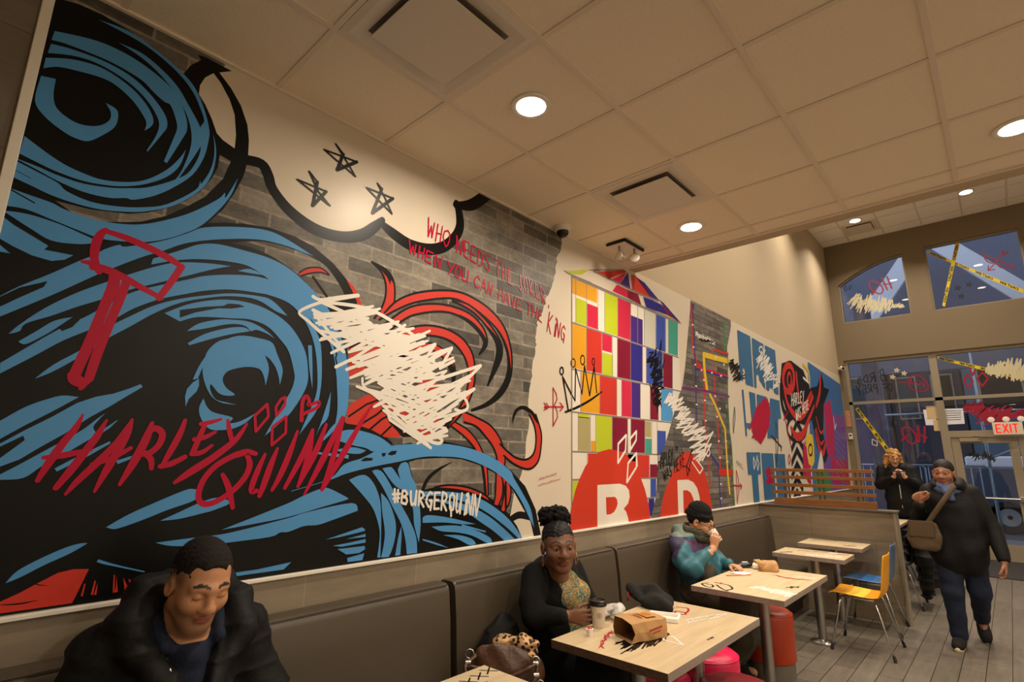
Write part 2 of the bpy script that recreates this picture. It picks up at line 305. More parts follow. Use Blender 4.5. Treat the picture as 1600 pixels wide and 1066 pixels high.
# dividing half wall beside the banquette
hw = MB(); hw.box((0.012, 7.0, 0), (1.36, 7.14, 1.085)); struct('wall_partition', hw, TILEX)
MBc = MB(); MBc.box((0.03, 6.975, 1.0855), (1.40, 7.165, 1.105), .004); cp = struct('trim_5', MBc, MATS['cap_stone'])
struct('trim_6', MB().box((1.36, 6.99, 0), (1.385, 7.15, 1.085), .003), MATS['frame_metal'])
MURAL=[
('brick_print0','brick',1,[('P',[-354,3421,896,3493,3133,3536,3104,3286,3105,3258,3095,3226,3094,3198,3078,3168,3049,3134,3031,3105,3044,3081,3025,3048,3019,3018,3025,2989,3003,2952,3000,2921,2981,2889,2974,2861,2953,2829,2943,2806,2928,2783,2900,2757,2900,2734,2893,2709,2876,2683,2865,2645,2838,2604,2808,2563,2798,2546,2809,2532,2797,2514,2795,2489,2791,2463,2781,2437,2789,2423,2784,2406,2796,2393,2782,2363,2785,2336,2777,2307,2755,2265,2749,2225,2744,2185,2751,2160,2735,2131,2732,2104,2719,2065,2716,2027,2708,1988,2709,1936,2716,1885,2719,1834,2711,1791,2695,1749,2686,1707,2683,1673,2684,1640,2676,1607,2655,1574,2655,1542,2644,1510,2621,1467,2593,1426,2574,1385,2554,1344,2553,1303,2538,1263,2526,1206,2516,1149,2520,908,79,923])]),
('cloud0','cream',2,[('P',[607,3264,648,3370,910,3428,1295,3420,1882,3418,2229,3325,2134,3215,2036,3177,2045,3088,2047,3028,2009,2937,1930,2853,1815,2801,1677,2782,1571,2809,1483,2866,1425,2783,1366,2738,1280,2698,1176,2678,1075,2691,974,2744,889,2832,838,2901,768,2915,760,3028,712,3154,661,3217])]),
('cloud1','ink',3,[('R',[758,2904,46,830,2914,51,864,2873,52,891,2816,49,968,2745,56,1074,2697,62,1175,2685,61,1280,2702,60,1373,2747,63,1442,2815,57,1487,2871,35]),('R',[1467,2857,31,1553,2818,63,1677,2786,70,1815,2801,70,1930,2857,68,2014,2948,66,2047,3028,67,2039,3108,63,2015,3169,53]),('R',[2004,3156,43,2134,3206,75,2259,3319,79,2300,3378,81])]),
('dark_swirl','ink',4,[('P',[59,3286,66,3245,116,3260,186,3264,271,3253,362,3229,476,3178,498,3235,532,3280,515,3297,544,3304,656,3301,607,3264,661,3217,712,3154,749,3075,764,3004,769,2925,766,2856,758,2809,734,2730,698,2638,647,2557,710,2581,787,2603,897,2623,1018,2619,1116,2598,1223,2543,1299,2482,1363,2410,1377,2338,1328,2307,1337,2118,1356,1979,1359,1954,1357,1810,1354,1766,1432,1758,1584,1714,1650,1664,1832,1693,1977,1695,2217,1663,2438,1590,2558,1519,2682,1428,2785,1279,2840,1114,2563,1102,242,1116,13,1098,-141,1977,-166,3071,-16,3351])]),
('brick_print2','brick',5,[('P',[656,2879,702,2869,691,2824,681,2776,623,2668,560,2597,499,2536,420,2483,381,2467,305,2442,231,2438,165,2472,262,2475,376,2499,435,2526,495,2567,557,2625,602,2683,637,2758,655,2820])]),
('brick_print3','brick',5,[('B',[746,2499,849,2540,934,2555,1044,2552,1115,2541,1191,2514,1267,2440,1299,2394],[746,2499,826,2504,911,2493,1004,2461,1089,2414,1153,2353,1299,2394])]),
('brick_print4','brick',5,[('P',[1745,1580,1803,1594,1873,1598,1982,1603,2117,1596,2273,1561,2417,1506,2523,1445,2574,1396,2532,1263,2444,1329,2310,1395,2174,1432,2027,1451,1935,1447,1813,1427,1775,1501])]),
('brick_print5','brick',5,[('P',[1358,1922,1415,1960,1475,1895,1480,1837,1371,1854])]),
('brick_print6','brick',5,[('P',[1626,1667,1684,1705,1832,1689,1791,1654,1747,1687])]),
('cloud2','cream',6,[('P',[585,3247,556,3207,542,3161,543,3117,572,3083,604,3031,632,2973,660,2953,710,2937,708,3002,691,3097,662,3159,618,3218])]),
('cloud7','cream',6,[('P',[2574,1394,2658,1294,2734,1203,2766,1113,2653,1112,2604,1189,2538,1252])]),
('dark_swirl','ink',7,[('R',[2532,1229,38,2621,1254,44,2721,1235,40]),('R',[1847,1439,23,1879,1492,23,1948,1539,18,2049,1581,3]),('L',14,[1125,2446,1205,2365])]),
('red_swirl','ink',8,[('P',[1364,2221,1506,2240,1644,2230,1767,2193,1721,2085,1560,2037,1422,2059,1344,2126])]),
('red_swirl','red',9,[('P',[1299,2482,1345,2453,1379,2400,1405,2358,1409,2328,1385,2326,1374,2371,1340,2425]),('P',[1354,2173,1364,2221,1405,2262,1395,2207]),('P',[1344,2126,1413,2170,1503,2171,1592,2144,1571,2100,1481,2060,1384,1989,1360,2018]),('P',[1778,2007,1848,2044,1962,1998,1910,1905,1820,1905]),('P',[1638,1842,1710,1861,1914,1833,1972,1794,1866,1718,1743,1747]),('P',[1382,2014,1358,1960,1350,2049,1423,2046])]),
('red_swirl','red',10,[('B',[1054,2446,1095,2482,1159,2501,1204,2481],[1068,2435,1110,2460,1161,2478,1205,2476])]),
('red_swirl','ink',11,[('R',[1054,2446,7,1095,2482,8,1159,2501,8,1204,2481,8]),('R',[1068,2435,8,1110,2460,8,1161,2478,8,1205,2476,8])]),
('red_swirl','red',12,[('P',[1363,1838,1394,1869,1463,1907,1522,1929,1607,1880,1640,1816,1602,1780,1661,1737,1687,1708,1585,1704,1506,1737,1432,1755,1361,1761])]),
('red_swirl','ink',13,[('L',10,[1372,1795,1467,1862,1570,1904]),('L',11,[1432,1755,1530,1815,1596,1872]),('L',11,[1492,1736,1562,1794,1631,1828]),('L',11,[1568,1714,1620,1761]),('P',[1602,1784,1676,1761,1762,1711,1696,1708,1661,1737])]),
('red_swirl','red',14,[('B',[1438,2613,1519,2599,1571,2562,1593,2494,1589,2405,1538,2337],[1438,2613,1496,2578,1528,2528,1537,2458,1519,2383,1477,2311])]),
('red_swirl','ink',15,[('R',[1438,2613,12,1519,2599,12,1571,2562,12,1593,2494,12,1589,2405,12,1538,2337,12]),('R',[1438,2613,12,1496,2578,12,1528,2528,12,1537,2458,12,1519,2383,12,1477,2311,12])]),
('red_swirl','ink',16,[('P',[1438,2613,1511,2604,1562,2567,1583,2528,1564,2545,1562,2515,1539,2553,1504,2580])]),
('red_swirl','red',17,[('B',[1537,2355,1613,2440,1739,2514,1924,2575,2097,2597,2299,2555,2457,2458,2534,2297,2530,2125,2442,1998,2317,1923,2188,1882],[1508,2310,1616,2390,1751,2464,1975,2538,2110,2538,2255,2495,2397,2421,2484,2307,2505,2164,2429,2030,2316,1939,2188,1886])]),
('red_swirl','ink',18,[('R',[1537,2355,12,1613,2440,12,1739,2514,13,1924,2575,14,2097,2597,15,2299,2555,16,2457,2458,17,2534,2297,17,2530,2125,16,2442,1998,16,2317,1923,15,2188,1882,14]),('R',[1508,2310,12,1616,2390,12,1751,2464,13,1975,2538,14,2110,2538,15,2255,2495,16,2397,2421,16,2484,2307,16,2505,2164,16,2429,2030,16,2316,1939,15,2188,1886,14])]),
('red_swirl','ink',19,[('B',[2313,2473,2421,2416,2506,2301,2530,2125,2442,1998,2317,1923,2188,1880],[2301,2466,2397,2412,2478,2306,2493,2162,2423,2033,2311,1942,2188,1889])]),
('red_swirl','red',20,[('B',[1527,2279,1658,2395,1770,2452,1928,2489,2080,2491,2189,2464,2280,2399,2306,2311,2241,2235],[1546,2234,1670,2347,1773,2400,1930,2445,2061,2446,2169,2411,2248,2360,2278,2307,2241,2235])]),
('red_swirl','ink',21,[('R',[1527,2279,12,1658,2395,13,1770,2452,13,1928,2489,14,2080,2491,15,2189,2464,15,2280,2399,16,2306,2311,16,2241,2235,15]),('R',[1546,2234,12,1670,2347,13,1773,2400,13,1930,2445,14,2061,2446,15,2169,2411,15,2248,2360,15,2278,2307,15,2241,2235,15])]),
('red_swirl','ink',22,[('B',[2061,2458,2168,2435,2264,2379,2308,2312,2241,2234],[2082,2444,2169,2403,2242,2359,2272,2306,2241,2237])]),
('red_swirl','red',23,[('B',[2006,2535,2132,2535,2267,2480,2373,2408,2441,2325,2431,2222,2319,2049],[2006,2527,2100,2515,2210,2481,2320,2406,2393,2317,2384,2215,2319,2049])]),
('red_swirl','ink',24,[('R',[2006,2535,14,2132,2535,15,2267,2480,16,2373,2408,16,2441,2325,16,2431,2222,16,2319,2049,15]),('R',[2006,2527,14,2100,2515,15,2210,2481,15,2320,2406,16,2393,2317,16,2384,2215,16,2319,2049,15])]),
('red_swirl','ink',25,[('B',[2006,2533,2122,2516,2233,2465,2374,2391,2443,2317,2431,2222,2319,2049],[2006,2527,2101,2513,2210,2477,2321,2398,2393,2317,2381,2215,2319,2049])]),
('red_swirl','red',26,[('B',[1610,2245,1707,2305,1840,2343,1985,2344,2109,2303,2187,2219,2207,2102,2194,2006,2155,1925,2087,1837,1975,1744],[1646,2209,1763,2267,1890,2288,2008,2277,2091,2228,2141,2157,2155,2064,2133,1969,2095,1898,2038,1819,1952,1735])]),
('red_swirl','ink',27,[('R',[1610,2245,12,1707,2305,13,1840,2343,13,1985,2344,14,2109,2303,15,2187,2219,15,2207,2102,15,2194,2006,15,2155,1925,14,2087,1837,14,1975,1744,13]),('R',[1646,2209,12,1763,2267,13,1890,2288,14,2008,2277,14,2091,2228,14,2141,2157,15,2155,2064,14,2133,1969,14,2095,1898,14,2038,1819,14,1952,1735,13])]),
('red_swirl','red',28,[('B',[1697,2203,1800,2235,1893,2239,1991,2198,2045,2121,2043,2036],[1716,2170,1802,2204,1885,2200,1964,2163,2016,2102,2029,2035])]),
('red_swirl','ink',29,[('R',[1697,2203,9,1800,2235,10,1893,2239,10,1991,2198,10,2045,2121,11,2043,2036,10]),('R',[1716,2170,9,1802,2204,10,1885,2200,10,1964,2163,10,2016,2102,10,2029,2035,10])]),
('red_swirl','ink',30,[('B',[1963,2178,2024,2141,2054,2091,2044,2033],[1944,2160,1995,2114,2022,2072,2024,2034])]),
('red_swirl','ink',31,[('R',[1947,1735,33,2010,1810,25,2076,1866,16,2165,1926,7])]),
('red_swirl','red',32,[('B',[2106,1876,2221,1846,2354,1799,2448,1708,2485,1606,2469,1496,2466,1389,2433,1322],[2129,1810,2223,1792,2289,1749,2380,1667,2416,1582,2406,1497,2403,1391,2388,1332])]),
('red_swirl','ink',33,[('R',[2106,1876,12,2221,1846,13,2354,1799,13,2448,1708,13,2485,1606,13,2469,1496,13,2466,1389,13,2433,1322,13]),('R',[2129,1810,12,2223,1792,13,2289,1749,13,2380,1667,13,2416,1582,13,2406,1497,13,2403,1391,13,2388,1332,13])]),
('red_swirl','red',34,[('B',[2059,1806,2161,1766,2247,1694,2315,1589,2334,1491,2341,1386],[2030,1782,2132,1728,2217,1663,2273,1574,2308,1484,2323,1391])]),
('red_swirl','ink',35,[('R',[2059,1806,10,2161,1766,11,2247,1694,11,2315,1589,11,2334,1491,11,2341,1386,11]),('R',[2030,1782,10,2132,1728,10,2217,1663,11,2273,1574,11,2308,1484,11,2323,1391,11])]),
('red_swirl','ink',36,[('R',[2283,1574,18,2305,1484,20,2316,1395,14])]),
('red_swirl','red',37,[('B',[2436,1692,2508,1646,2593,1607,2693,1599,2765,1641,2788,1727,2771,1820,2718,1894],[2473,1621,2557,1574,2668,1540,2745,1543,2812,1591,2839,1677,2842,1780,2785,1899])]),
('red_swirl','ink',38,[('R',[2436,1692,13,2508,1646,14,2593,1607,14,2693,1599,14,2765,1641,15,2788,1727,15,2771,1820,15,2718,1894,15]),('R',[2473,1621,13,2557,1574,14,2668,1540,14,2745,1543,15,2812,1591,15,2839,1677,15,2842,1780,15,2785,1899,15])]),
('red_swirl','ink',39,[('B',[2812,1831,2771,1906,2705,1940,2640,1948,2577,1918,2550,1866,2553,1821],[2771,1863,2738,1895,2679,1919,2640,1923,2596,1903,2567,1859,2553,1821])]),
('red_swirl','red',40,[('B',[2504,1488,2541,1417,2530,1340,2485,1281],[2458,1489,2482,1411,2467,1343,2450,1299])]),
('red_swirl','ink',41,[('R',[2504,1488,13,2541,1417,13,2530,1340,13,2485,1281,13]),('R',[2458,1489,13,2482,1411,13,2467,1343,13,2450,1299,13])]),
('red_swirl','ink',42,[('L',19,[2493,1457,2496,1304])]),
('red_swirl','red',43,[('B',[1926,1445,2026,1454,2173,1437,2310,1391,2366,1348],[1926,1440,2075,1427,2226,1397,2333,1356,2366,1347])]),
('red_swirl','ink',44,[('R',[1926,1445,11,2026,1454,11,2173,1437,12,2310,1391,12,2366,1348,13]),('R',[1926,1440,11,2075,1427,12,2226,1397,12,2333,1356,13,2366,1347,13])]),
('red_swirl','red',45,[('P',[182,1138,235,1158,276,1176,318,1200,362,1223,401,1229,443,1224,431,1183,419,1140,413,1123,185,1124]),('P',[433,1140,437,1178,441,1178,439,1140]),('P',[460,1140,464,1186,468,1182,467,1140]),('P',[469,1139,474,1177,476,1138]),('P',[521,1136,516,1195,519,1195,525,1149]),('P',[528,1152,524,1192,536,1137,522,1137]),('P',[555,1139,545,1183,569,1138]),('P',[574,1139,561,1176,574,1166,575,1172,605,1164,612,1138,578,1137])]),
('red_swirl','ink',46,[('R',[237,1148,2,281,1144,5,326,1147,1]),('R',[299,1203,1,319,1193,3,340,1187,1])]),
('blue_swirl','blue',47,[('B',[67,3106,165,3139,243,3148,330,3136,425,3098,478,3049,511,2982,520,2932,509,2884,470,2755],[64,3066,99,3075,173,3082,253,3082,340,3065,388,3034,427,3014,450,3010,476,2957,485,2920,478,2869,459,2758]),('B',[65,3050,119,3064,214,3074,297,3063,357,3034,412,2988,443,2946,450,2908,439,2873,401,2774],[62,3010,123,3039,178,3052,237,3049,302,3031,357,2999,398,2957,422,2911,419,2854,397,2777]),('B',[60,2988,125,3024,198,3042,260,3034,327,3005,376,2962,401,2918,399,2888,379,2856],[60,2945,96,2973,149,2989,216,3002,265,2997,324,2963,364,2921,381,2890,379,2856]),('B',[59,2913,58,2813,92,2766,150,2734,188,2726,221,2733,257,2776,286,2824,291,2871,281,2899,246,2908],[98,2923,101,2859,116,2815,152,2792,186,2786,223,2796,251,2817,268,2848,266,2880,246,2908]),('B',[176,3234,271,3247,362,3226,461,3184,525,3135,573,3052,601,2973,604,2925,597,2842,565,2744,505,2661,446,2601,384,2560,360,2558,310,2539,235,2533,161,2545,107,2562,51,2578],[176,3234,240,3232,318,3224,388,3203,463,3164,518,3115,555,3055,577,3004,567,2962,580,2859,554,2757,510,2700,425,2630,362,2600,305,2579,230,2564,158,2566,105,2575,51,2581]),('B',[248,3178,324,3180,395,3152,461,3107,512,3044,566,2968,580,2914,572,2861,511,2687],[248,3178,317,3164,384,3133,445,3085,496,3022,524,2970,541,2906,541,2840,526,2751,508,2697]),('B',[53,2670,112,2638,168,2614,225,2603,282,2601,359,2624,417,2661,474,2728,511,2797,528,2846],[51,2602,103,2589,156,2578,229,2574,304,2587,361,2608,419,2643,478,2698,515,2764,528,2846]),('B',[47,2572,108,2555,162,2538,190,2517,258,2504,334,2514,412,2539,493,2583,583,2681,596,2728,602,2719,628,2796,633,2877,618,2963],[46,2513,100,2500,152,2487,224,2481,299,2486,375,2506,434,2531,515,2585,597,2681,635,2775,640,2881,618,2963]),('B',[44,2472,88,2467,157,2460,193,2449,267,2441,343,2448,421,2471,502,2519,586,2584,673,2676,695,2714,701,2694,739,2804],[41,2406,97,2413,166,2400,239,2386,299,2376,353,2381,431,2401,492,2429,553,2471,621,2533,679,2624,720,2713,739,2804]),('B',[43,2388,83,2396,132,2397,202,2388,293,2365],[43,2388,74,2372,124,2347,177,2325,246,2334,295,2353]),('P',[11,2399,40,2373,75,2349,127,2325,172,2304,164,2287,242,2290,221,2267,188,2253,137,2258,87,2275,53,2291,18,2316]),('P',[36,2281,56,2270,84,2249,60,2248,36,2245]),('B',[68,2086,83,2102,123,2145,195,2210,256,2270,295,2305,327,2340,366,2369,386,2368,492,2424,575,2484,640,2534,789,2586,899,2605,990,2590,1121,2547],[78,2021,94,2035,207,2134,333,2252,439,2341,498,2382,580,2444,695,2498,848,2548,963,2559,1056,2553,1121,2547]),('B',[477,2347,562,2407,626,2453,697,2477,801,2481,913,2478,1004,2455,1103,2399,1210,2314,1265,2229,1314,2140,1343,2048,1359,1954,1359,1828,1335,1753,1284,1649],[474,2322,567,2368,657,2397,756,2414,836,2414,924,2377,1017,2327,1117,2256,1175,2192,1224,2163,1265,2081,1286,1996,1294,1947,1308,1825,1297,1727,1277,1655]),('B',[122,1982,143,2017,197,2086,272,2159,356,2224,409,2263,485,2315,559,2355,659,2381,758,2396],[122,1982,147,1996,158,2024,217,2063,280,2109,347,2153,417,2204,514,2260,597,2308,686,2360,758,2396]),('B',[786,2382,837,2405,899,2392],[786,2382,839,2386,899,2392]),('B',[149,1961,187,2003,227,2047,273,2070],[149,1961,169,1956,211,1995,234,2021,273,2070]),('B',[118,1885,235,2012,319,2089,419,2190,516,2249,599,2292,666,2327,762,2358,867,2378,953,2373,1035,2338,1103,2278,1162,2190,1195,2121,1214,1969,1208,1847,1194,1793,1130,1697],[123,1852,191,1916,263,1986,344,2047,394,2090,446,2141,523,2194,607,2235,674,2265,770,2294,876,2305,932,2307,1021,2291,1087,2244,1138,2173,1172,2086,1193,1966,1194,1888,1173,1815,1130,1697]),('B',[208,1845,249,1899,319,1967,380,2054,432,2103,506,2164,587,2209,676,2245,772,2277,877,2291,945,2286,1022,2230],[208,1845,247,1872,307,1929,379,2010,437,2064,510,2134,589,2193,678,2234,774,2265,879,2274,968,2240,1022,2230]),('B',[543,2141,612,2190,679,2222,750,2244,827,2253,910,2245,1000,2211,1065,2160,1122,2078,1144,1990,1146,1931,1125,1870,1084,1797,1048,1755,977,1685],[599,2119,664,2151,785,2170,862,2180,936,2165,998,2118,1045,2066,1077,1982,1084,1947,1074,1894,1041,1822,977,1685]),('B',[628,2085,667,2124,736,2154,785,2164,864,2169,938,2142,975,2114],[628,2085,693,2108,763,2138,813,2150,850,2146,871,2130,894,2140,939,2131,975,2114]),('B',[637,2037,696,2087,780,2127,840,2141,868,2129],[644,2030,722,2070,793,2102,868,2129]),('B',[673,1895,696,1970,740,2046,794,2088,844,2105,909,2105,966,2095,994,2047,1024,1987,1025,1946,1020,1911],[691,1902,711,1967,762,2022,825,2046,894,2048,951,2029,988,1994,1010,1950,1020,1911]),('P',[695,1902,675,1884,658,1857,655,1827,662,1787,669,1818,693,1850,699,1874]),('B',[850,1810,792,1813,751,1835,722,1879,705,1929,705,1977,714,2020,747,2063,795,2085,846,2091,889,2087,925,2059,960,1996,965,1956,958,1902],[850,1810,807,1817,766,1826,742,1861,742,1884,773,1853,803,1844,838,1851,802,1875,783,1907,792,1938,820,1957,875,1974,924,1971,946,1943,958,1902]),('B',[721,1825,710,1786,722,1746,757,1707,806,1704,854,1715,897,1741,929,1780],[721,1825,740,1791,768,1772,836,1758,835,1743,822,1731,861,1739,895,1757,929,1780]),('B',[1132,2110,1149,2003,1173,1910],[1150,2113,1163,2017,1173,1910]),('B',[1267,1907,1234,1772,1210,1694],[1267,1907,1265,1791,1231,1742,1210,1694]),('B',[1326,1777,1283,1738,1232,1660],[1326,1777,1291,1715,1232,1660]),('B',[132,1690,147,1703,201,1752,260,1786,292,1797,331,1795],[140,1637,156,1647,210,1694,267,1740,331,1795]),('P',[143,1623,159,1633,212,1678,270,1723,330,1775,379,1801,426,1816,469,1838,504,1859,511,1849,472,1815,421,1769,372,1729,311,1669,253,1621,212,1584,170,1562,153,1556]),('B',[158,1525,174,1538,214,1568,270,1613,314,1648,357,1684,394,1726,413,1745],[159,1519,177,1521,230,1526,271,1564,315,1597,352,1628,395,1668,386,1694,395,1717,413,1745]),('P',[303,1555,310,1545,372,1585,443,1641,440,1648,389,1615,344,1585]),('P',[414,1687,447,1720,454,1725,435,1697,416,1678]),('P',[468,1581,474,1569,508,1586,514,1599]),('B',[471,1356,531,1394,605,1430,684,1465,718,1476,747,1471],[471,1356,485,1350,507,1349,573,1371,650,1402,741,1435,747,1471]),('B',[632,1365,693,1393,756,1422,814,1439,863,1427],[632,1365,697,1368,783,1385,806,1390,865,1412,863,1427]),('B',[628,1289,706,1293,794,1296,888,1302,1114,1340,1205,1361,1421,1388,1458,1351],[628,1289,666,1276,709,1269,798,1263,873,1264,1045,1270,1087,1284,1126,1284,1193,1302,1260,1302,1334,1319,1458,1351]),('B',[850,1315,982,1359,1113,1404,1180,1433,1257,1459,1302,1458,1398,1413],[850,1315,985,1329,1114,1345,1265,1377,1392,1404,1398,1413]),('B',[238,1210,260,1242,307,1271,367,1299,406,1309,427,1308],[238,1210,269,1222,326,1253,386,1281,427,1308]),('P',[465,1252,461,1244,480,1235,537,1215,607,1191,607,1195,536,1221,497,1237]),('P',[645,1175,685,1167,723,1162,913,1147,1006,1147,1111,1155,1150,1158,1119,1132,913,1133,687,1154]),('P',[1303,1235,1405,1256,1486,1273,1505,1262,1501,1254,1373,1239]),('P',[1408,1227,1509,1241,1510,1227]),('P',[1340,1204,1409,1208,1511,1217,1512,1201,1384,1195]),('P',[1365,1187,1507,1186,1513,1171,1481,1157,1413,1158]),('P',[1418,1142,1509,1153,1501,1123,1423,1124]),('B',[1120,1455,1298,1503,1365,1567,1452,1595,1515,1623,1588,1656,1748,1673,1922,1681,2064,1675,2217,1652,2381,1605,2533,1527,2570,1479,2657,1381,2733,1282,2766,1169],[1120,1452,1298,1497,1382,1525,1520,1555,1672,1580,1837,1607,1972,1610,2117,1603,2273,1567,2417,1512,2547,1432,2645,1334,2721,1227,2766,1169]),('B',[1328,1677,1338,1720,1398,1733,1470,1725,1554,1703,1626,1664],[1328,1677,1405,1658,1477,1647,1522,1630,1573,1649,1626,1664]),('B',[1318,1635,1405,1649,1481,1635],[1319,1632,1373,1621,1443,1618,1481,1635]),('P',[1210,1624,1388,1612,1386,1594,1217,1616]),('B',[1398,1495,1452,1515,1495,1512,1542,1468,1577,1399,1589,1337,1597,1234,1601,1123],[1398,1495,1473,1428,1535,1364,1569,1302,1590,1228,1583,1125]),('B',[1582,1429,1631,1384,1676,1294,1684,1226,1670,1160,1650,1120],[1582,1429,1596,1337,1618,1244,1616,1178,1605,1122]),('B',[1522,1535,1551,1542,1590,1523,1650,1446,1711,1361,1773,1275,1815,1195,1825,1118],[1522,1535,1587,1460,1656,1358,1717,1266,1746,1189,1759,1120]),('B',[1581,1548,1626,1554,1651,1541,1711,1470,1738,1430],[1581,1548,1639,1484,1681,1451,1738,1430]),('B',[1675,1541,1696,1573,1737,1573,1766,1507,1799,1454,1826,1361,1840,1257,1833,1168],[1675,1541,1703,1476,1756,1404,1785,1338,1798,1260,1833,1168]),('B',[1717,1260,1721,1204,1719,1121],[1717,1260,1701,1206,1688,1120]),('B',[1839,1426,1981,1421,2125,1406,2279,1367,2422,1300,2538,1225,2649,1119],[1840,1400,1955,1399,2078,1376,2228,1333,2357,1275,2504,1190,2617,1113]),('B',[1850,1390,2078,1361,2229,1317,2357,1260,2481,1184,2577,1116],[1850,1383,2031,1351,2159,1302,2283,1236,2392,1177,2488,1113]),('B',[1851,1291,1889,1302,2035,1279,2242,1229],[1853,1265,1999,1256,2132,1237,2242,1229]),('B',[1914,1241,2084,1234,2233,1198,2360,1144,2377,1117],[1914,1241,1983,1212,2095,1196,2214,1168,2340,1115,2377,1117]),('B',[1997,1191,2115,1180,2214,1150,2248,1119],[1997,1191,2106,1159,2195,1119,2248,1119]),('B',[1857,1185,1950,1156,2042,1119],[1858,1177,1950,1146,2042,1119]),('P',[2132,1237,2327,1183,2322,1176,2132,1226])]),
('blue_swirl','ink',48,[('P',[68,2084,84,2100,124,2141,189,2180,183,2158,129,2107,89,2067,73,2050]),('P',[597,2134,648,2166,730,2202,780,2211,835,2232,808,2237,767,2231,749,2217,682,2198,593,2165]),('P',[145,1611,160,1623,209,1659,215,1645,166,1588,150,1576]),('P',[1453,1585,1480,1601,1524,1598,1518,1586,1468,1582]),('P',[1571,1624,1598,1624,1592,1608,1577,1605]),('P',[1606,1618,1629,1634,1664,1637,1657,1619,1630,1612]),('L',5,[43,2470,114,2443]),('L',2,[48,2540,92,2526]),('L',8,[1264,2126,1281,2090,1276,2070,1287,2040]),('P',[240,2029,252,2015,277,2034,294,2065,285,2073,266,2059]),('P',[300,2071,319,2089,323,2097,304,2088])]),
('star_drawing0','ink',49,[('L',10,[1177,3185,1244,3118,1304,3053,1119,3124,1305,3140,1198,3045,1225,3149,1177,3185]),('L',18,[1305,3140,1198,3045]),('L',16,[1198,3045,1225,3149])]),
('star_drawing1','ink',50,[('L',9,[1054,2974,1110,2888,1178,2837,1000,2907,1151,2905,1089,2803,1101,2937,1054,2974]),('L',16,[1151,2905,1089,2803]),('L',15,[1089,2803,1101,2937])]),
('star_drawing2','ink',51,[('L',11,[1438,3069,1496,2997,1542,2927,1373,3017,1543,3021,1421,2887,1468,3050,1438,3069]),('L',19,[1543,3021,1421,2887]),('L',17,[1421,2887,1468,3050])]),
('hammer_drawing','crimson',52,[('R',[321,2251,21,301,2297,26,298,2346,29,305,2389,26,319,2413,17]),('R',[314,2409,17,390,2401,25,476,2381,27,536,2361,27,579,2341,20]),('R',[576,2341,27,548,2268,26,516,2195,22]),('R',[524,2199,19,455,2224,23,391,2250,27,330,2266,28,301,2261,21]),('R',[367,2256,33,370,2207,37,357,2136,33,333,1993,33,306,1861,33]),('R',[407,2237,27,398,2175,30,385,2103,30,362,1970,31,349,1862,28]),('R',[296,1869,16,308,1848,23,333,1844,28,349,1862,24]),('R',[321,1859,24,334,1838,24,331,1824,12]),('R',[270,2274,11,288,2276,18,304,2269,21])]),
('large_lettering','crimson',53,[('R',[351,1739,6,339,1692,19,315,1644,23,288,1580,24,266,1517,14]),('R',[421,1724,7,402,1668,22,386,1633,24,349,1555,25,316,1493,18]),('R',[270,1590,13,322,1599,21,390,1618,13]),('R',[496,1730,7,482,1690,18,458,1639,21,413,1572,24,369,1513,20,344,1471,9]),('R',[495,1728,9,487,1681,25,469,1617,26,445,1550,24,421,1477,9]),('R',[402,1568,16,458,1592,17,505,1626,13]),('R',[559,1719,13,551,1674,26,538,1627,28,518,1568,26,490,1499,12]),('R',[547,1679,16,572,1700,22,597,1681,23,593,1643,22,572,1614,21,549,1604,19]),('R',[552,1609,19,573,1586,20,579,1554,16]),('R',[667,1735,14,656,1683,22,634,1620,23,610,1558,13]),('R',[606,1561,16,640,1570,21,684,1596,18]),('R',[725,1724,17,759,1733,17,796,1747,11]),('R',[741,1727,17,728,1681,20,709,1611,21]),('R',[708,1663,16,747,1674,18,782,1696,11]),('R',[707,1609,20,741,1614,18,775,1642,11]),('R',[823,1744,13,834,1701,20,850,1657,18]),('R',[899,1733,11,860,1665,23,781,1592,27,710,1539,27,662,1501,13]),('R',[949,1612,18,916,1619,24,886,1611,26,853,1598,23,799,1562,22,763,1514,22,750,1465,22,755,1432,21,779,1416,22,824,1428,22,882,1471,23,921,1526,24,929,1573,24,912,1609,18]),('R',[829,1527,17,857,1477,24,882,1398,17]),('R',[988,1610,13,966,1546,24,949,1484,24,950,1458,21,970,1460,18]),('R',[1039,1635,13,1018,1567,26,999,1493,27,984,1440,19]),('R',[1121,1713,12,1092,1606,27,1062,1519,25,1034,1461,15]),('R',[1192,1722,16,1157,1612,29,1089,1469,17]),('R',[1192,1716,18,1182,1601,28,1147,1473,14]),('R',[1257,1750,15,1217,1625,30,1147,1473,15]),('R',[1338,1787,19,1257,1596,32,1180,1436,10]),('R',[1342,1784,19,1308,1608,29,1264,1456,18]),('R',[1505,1873,7,1432,1752,23,1366,1633,33,1264,1456,20])]),
('diamond_drawing0','crimson',54,[('L',12,[928,1770,974,1823,985,1770,939,1704,928,1770])]),
('diamond_drawing1','crimson',54,[('L',12,[1013,1814,1032,1850,1051,1860,1052,1823,1019,1775,1013,1814])]),
('diamond_drawing2','crimson',54,[('L',12,[1007,1725,1063,1775,1068,1703,1012,1648,1007,1725])]),
('heart_drawing','crimson',54,[('R',[1135,1763,20,1132,1806,18,1132,1850,18,1146,1873,18,1163,1855,17,1162,1832,14,1210,1853,16,1203,1826,17,1142,1792,15])]),
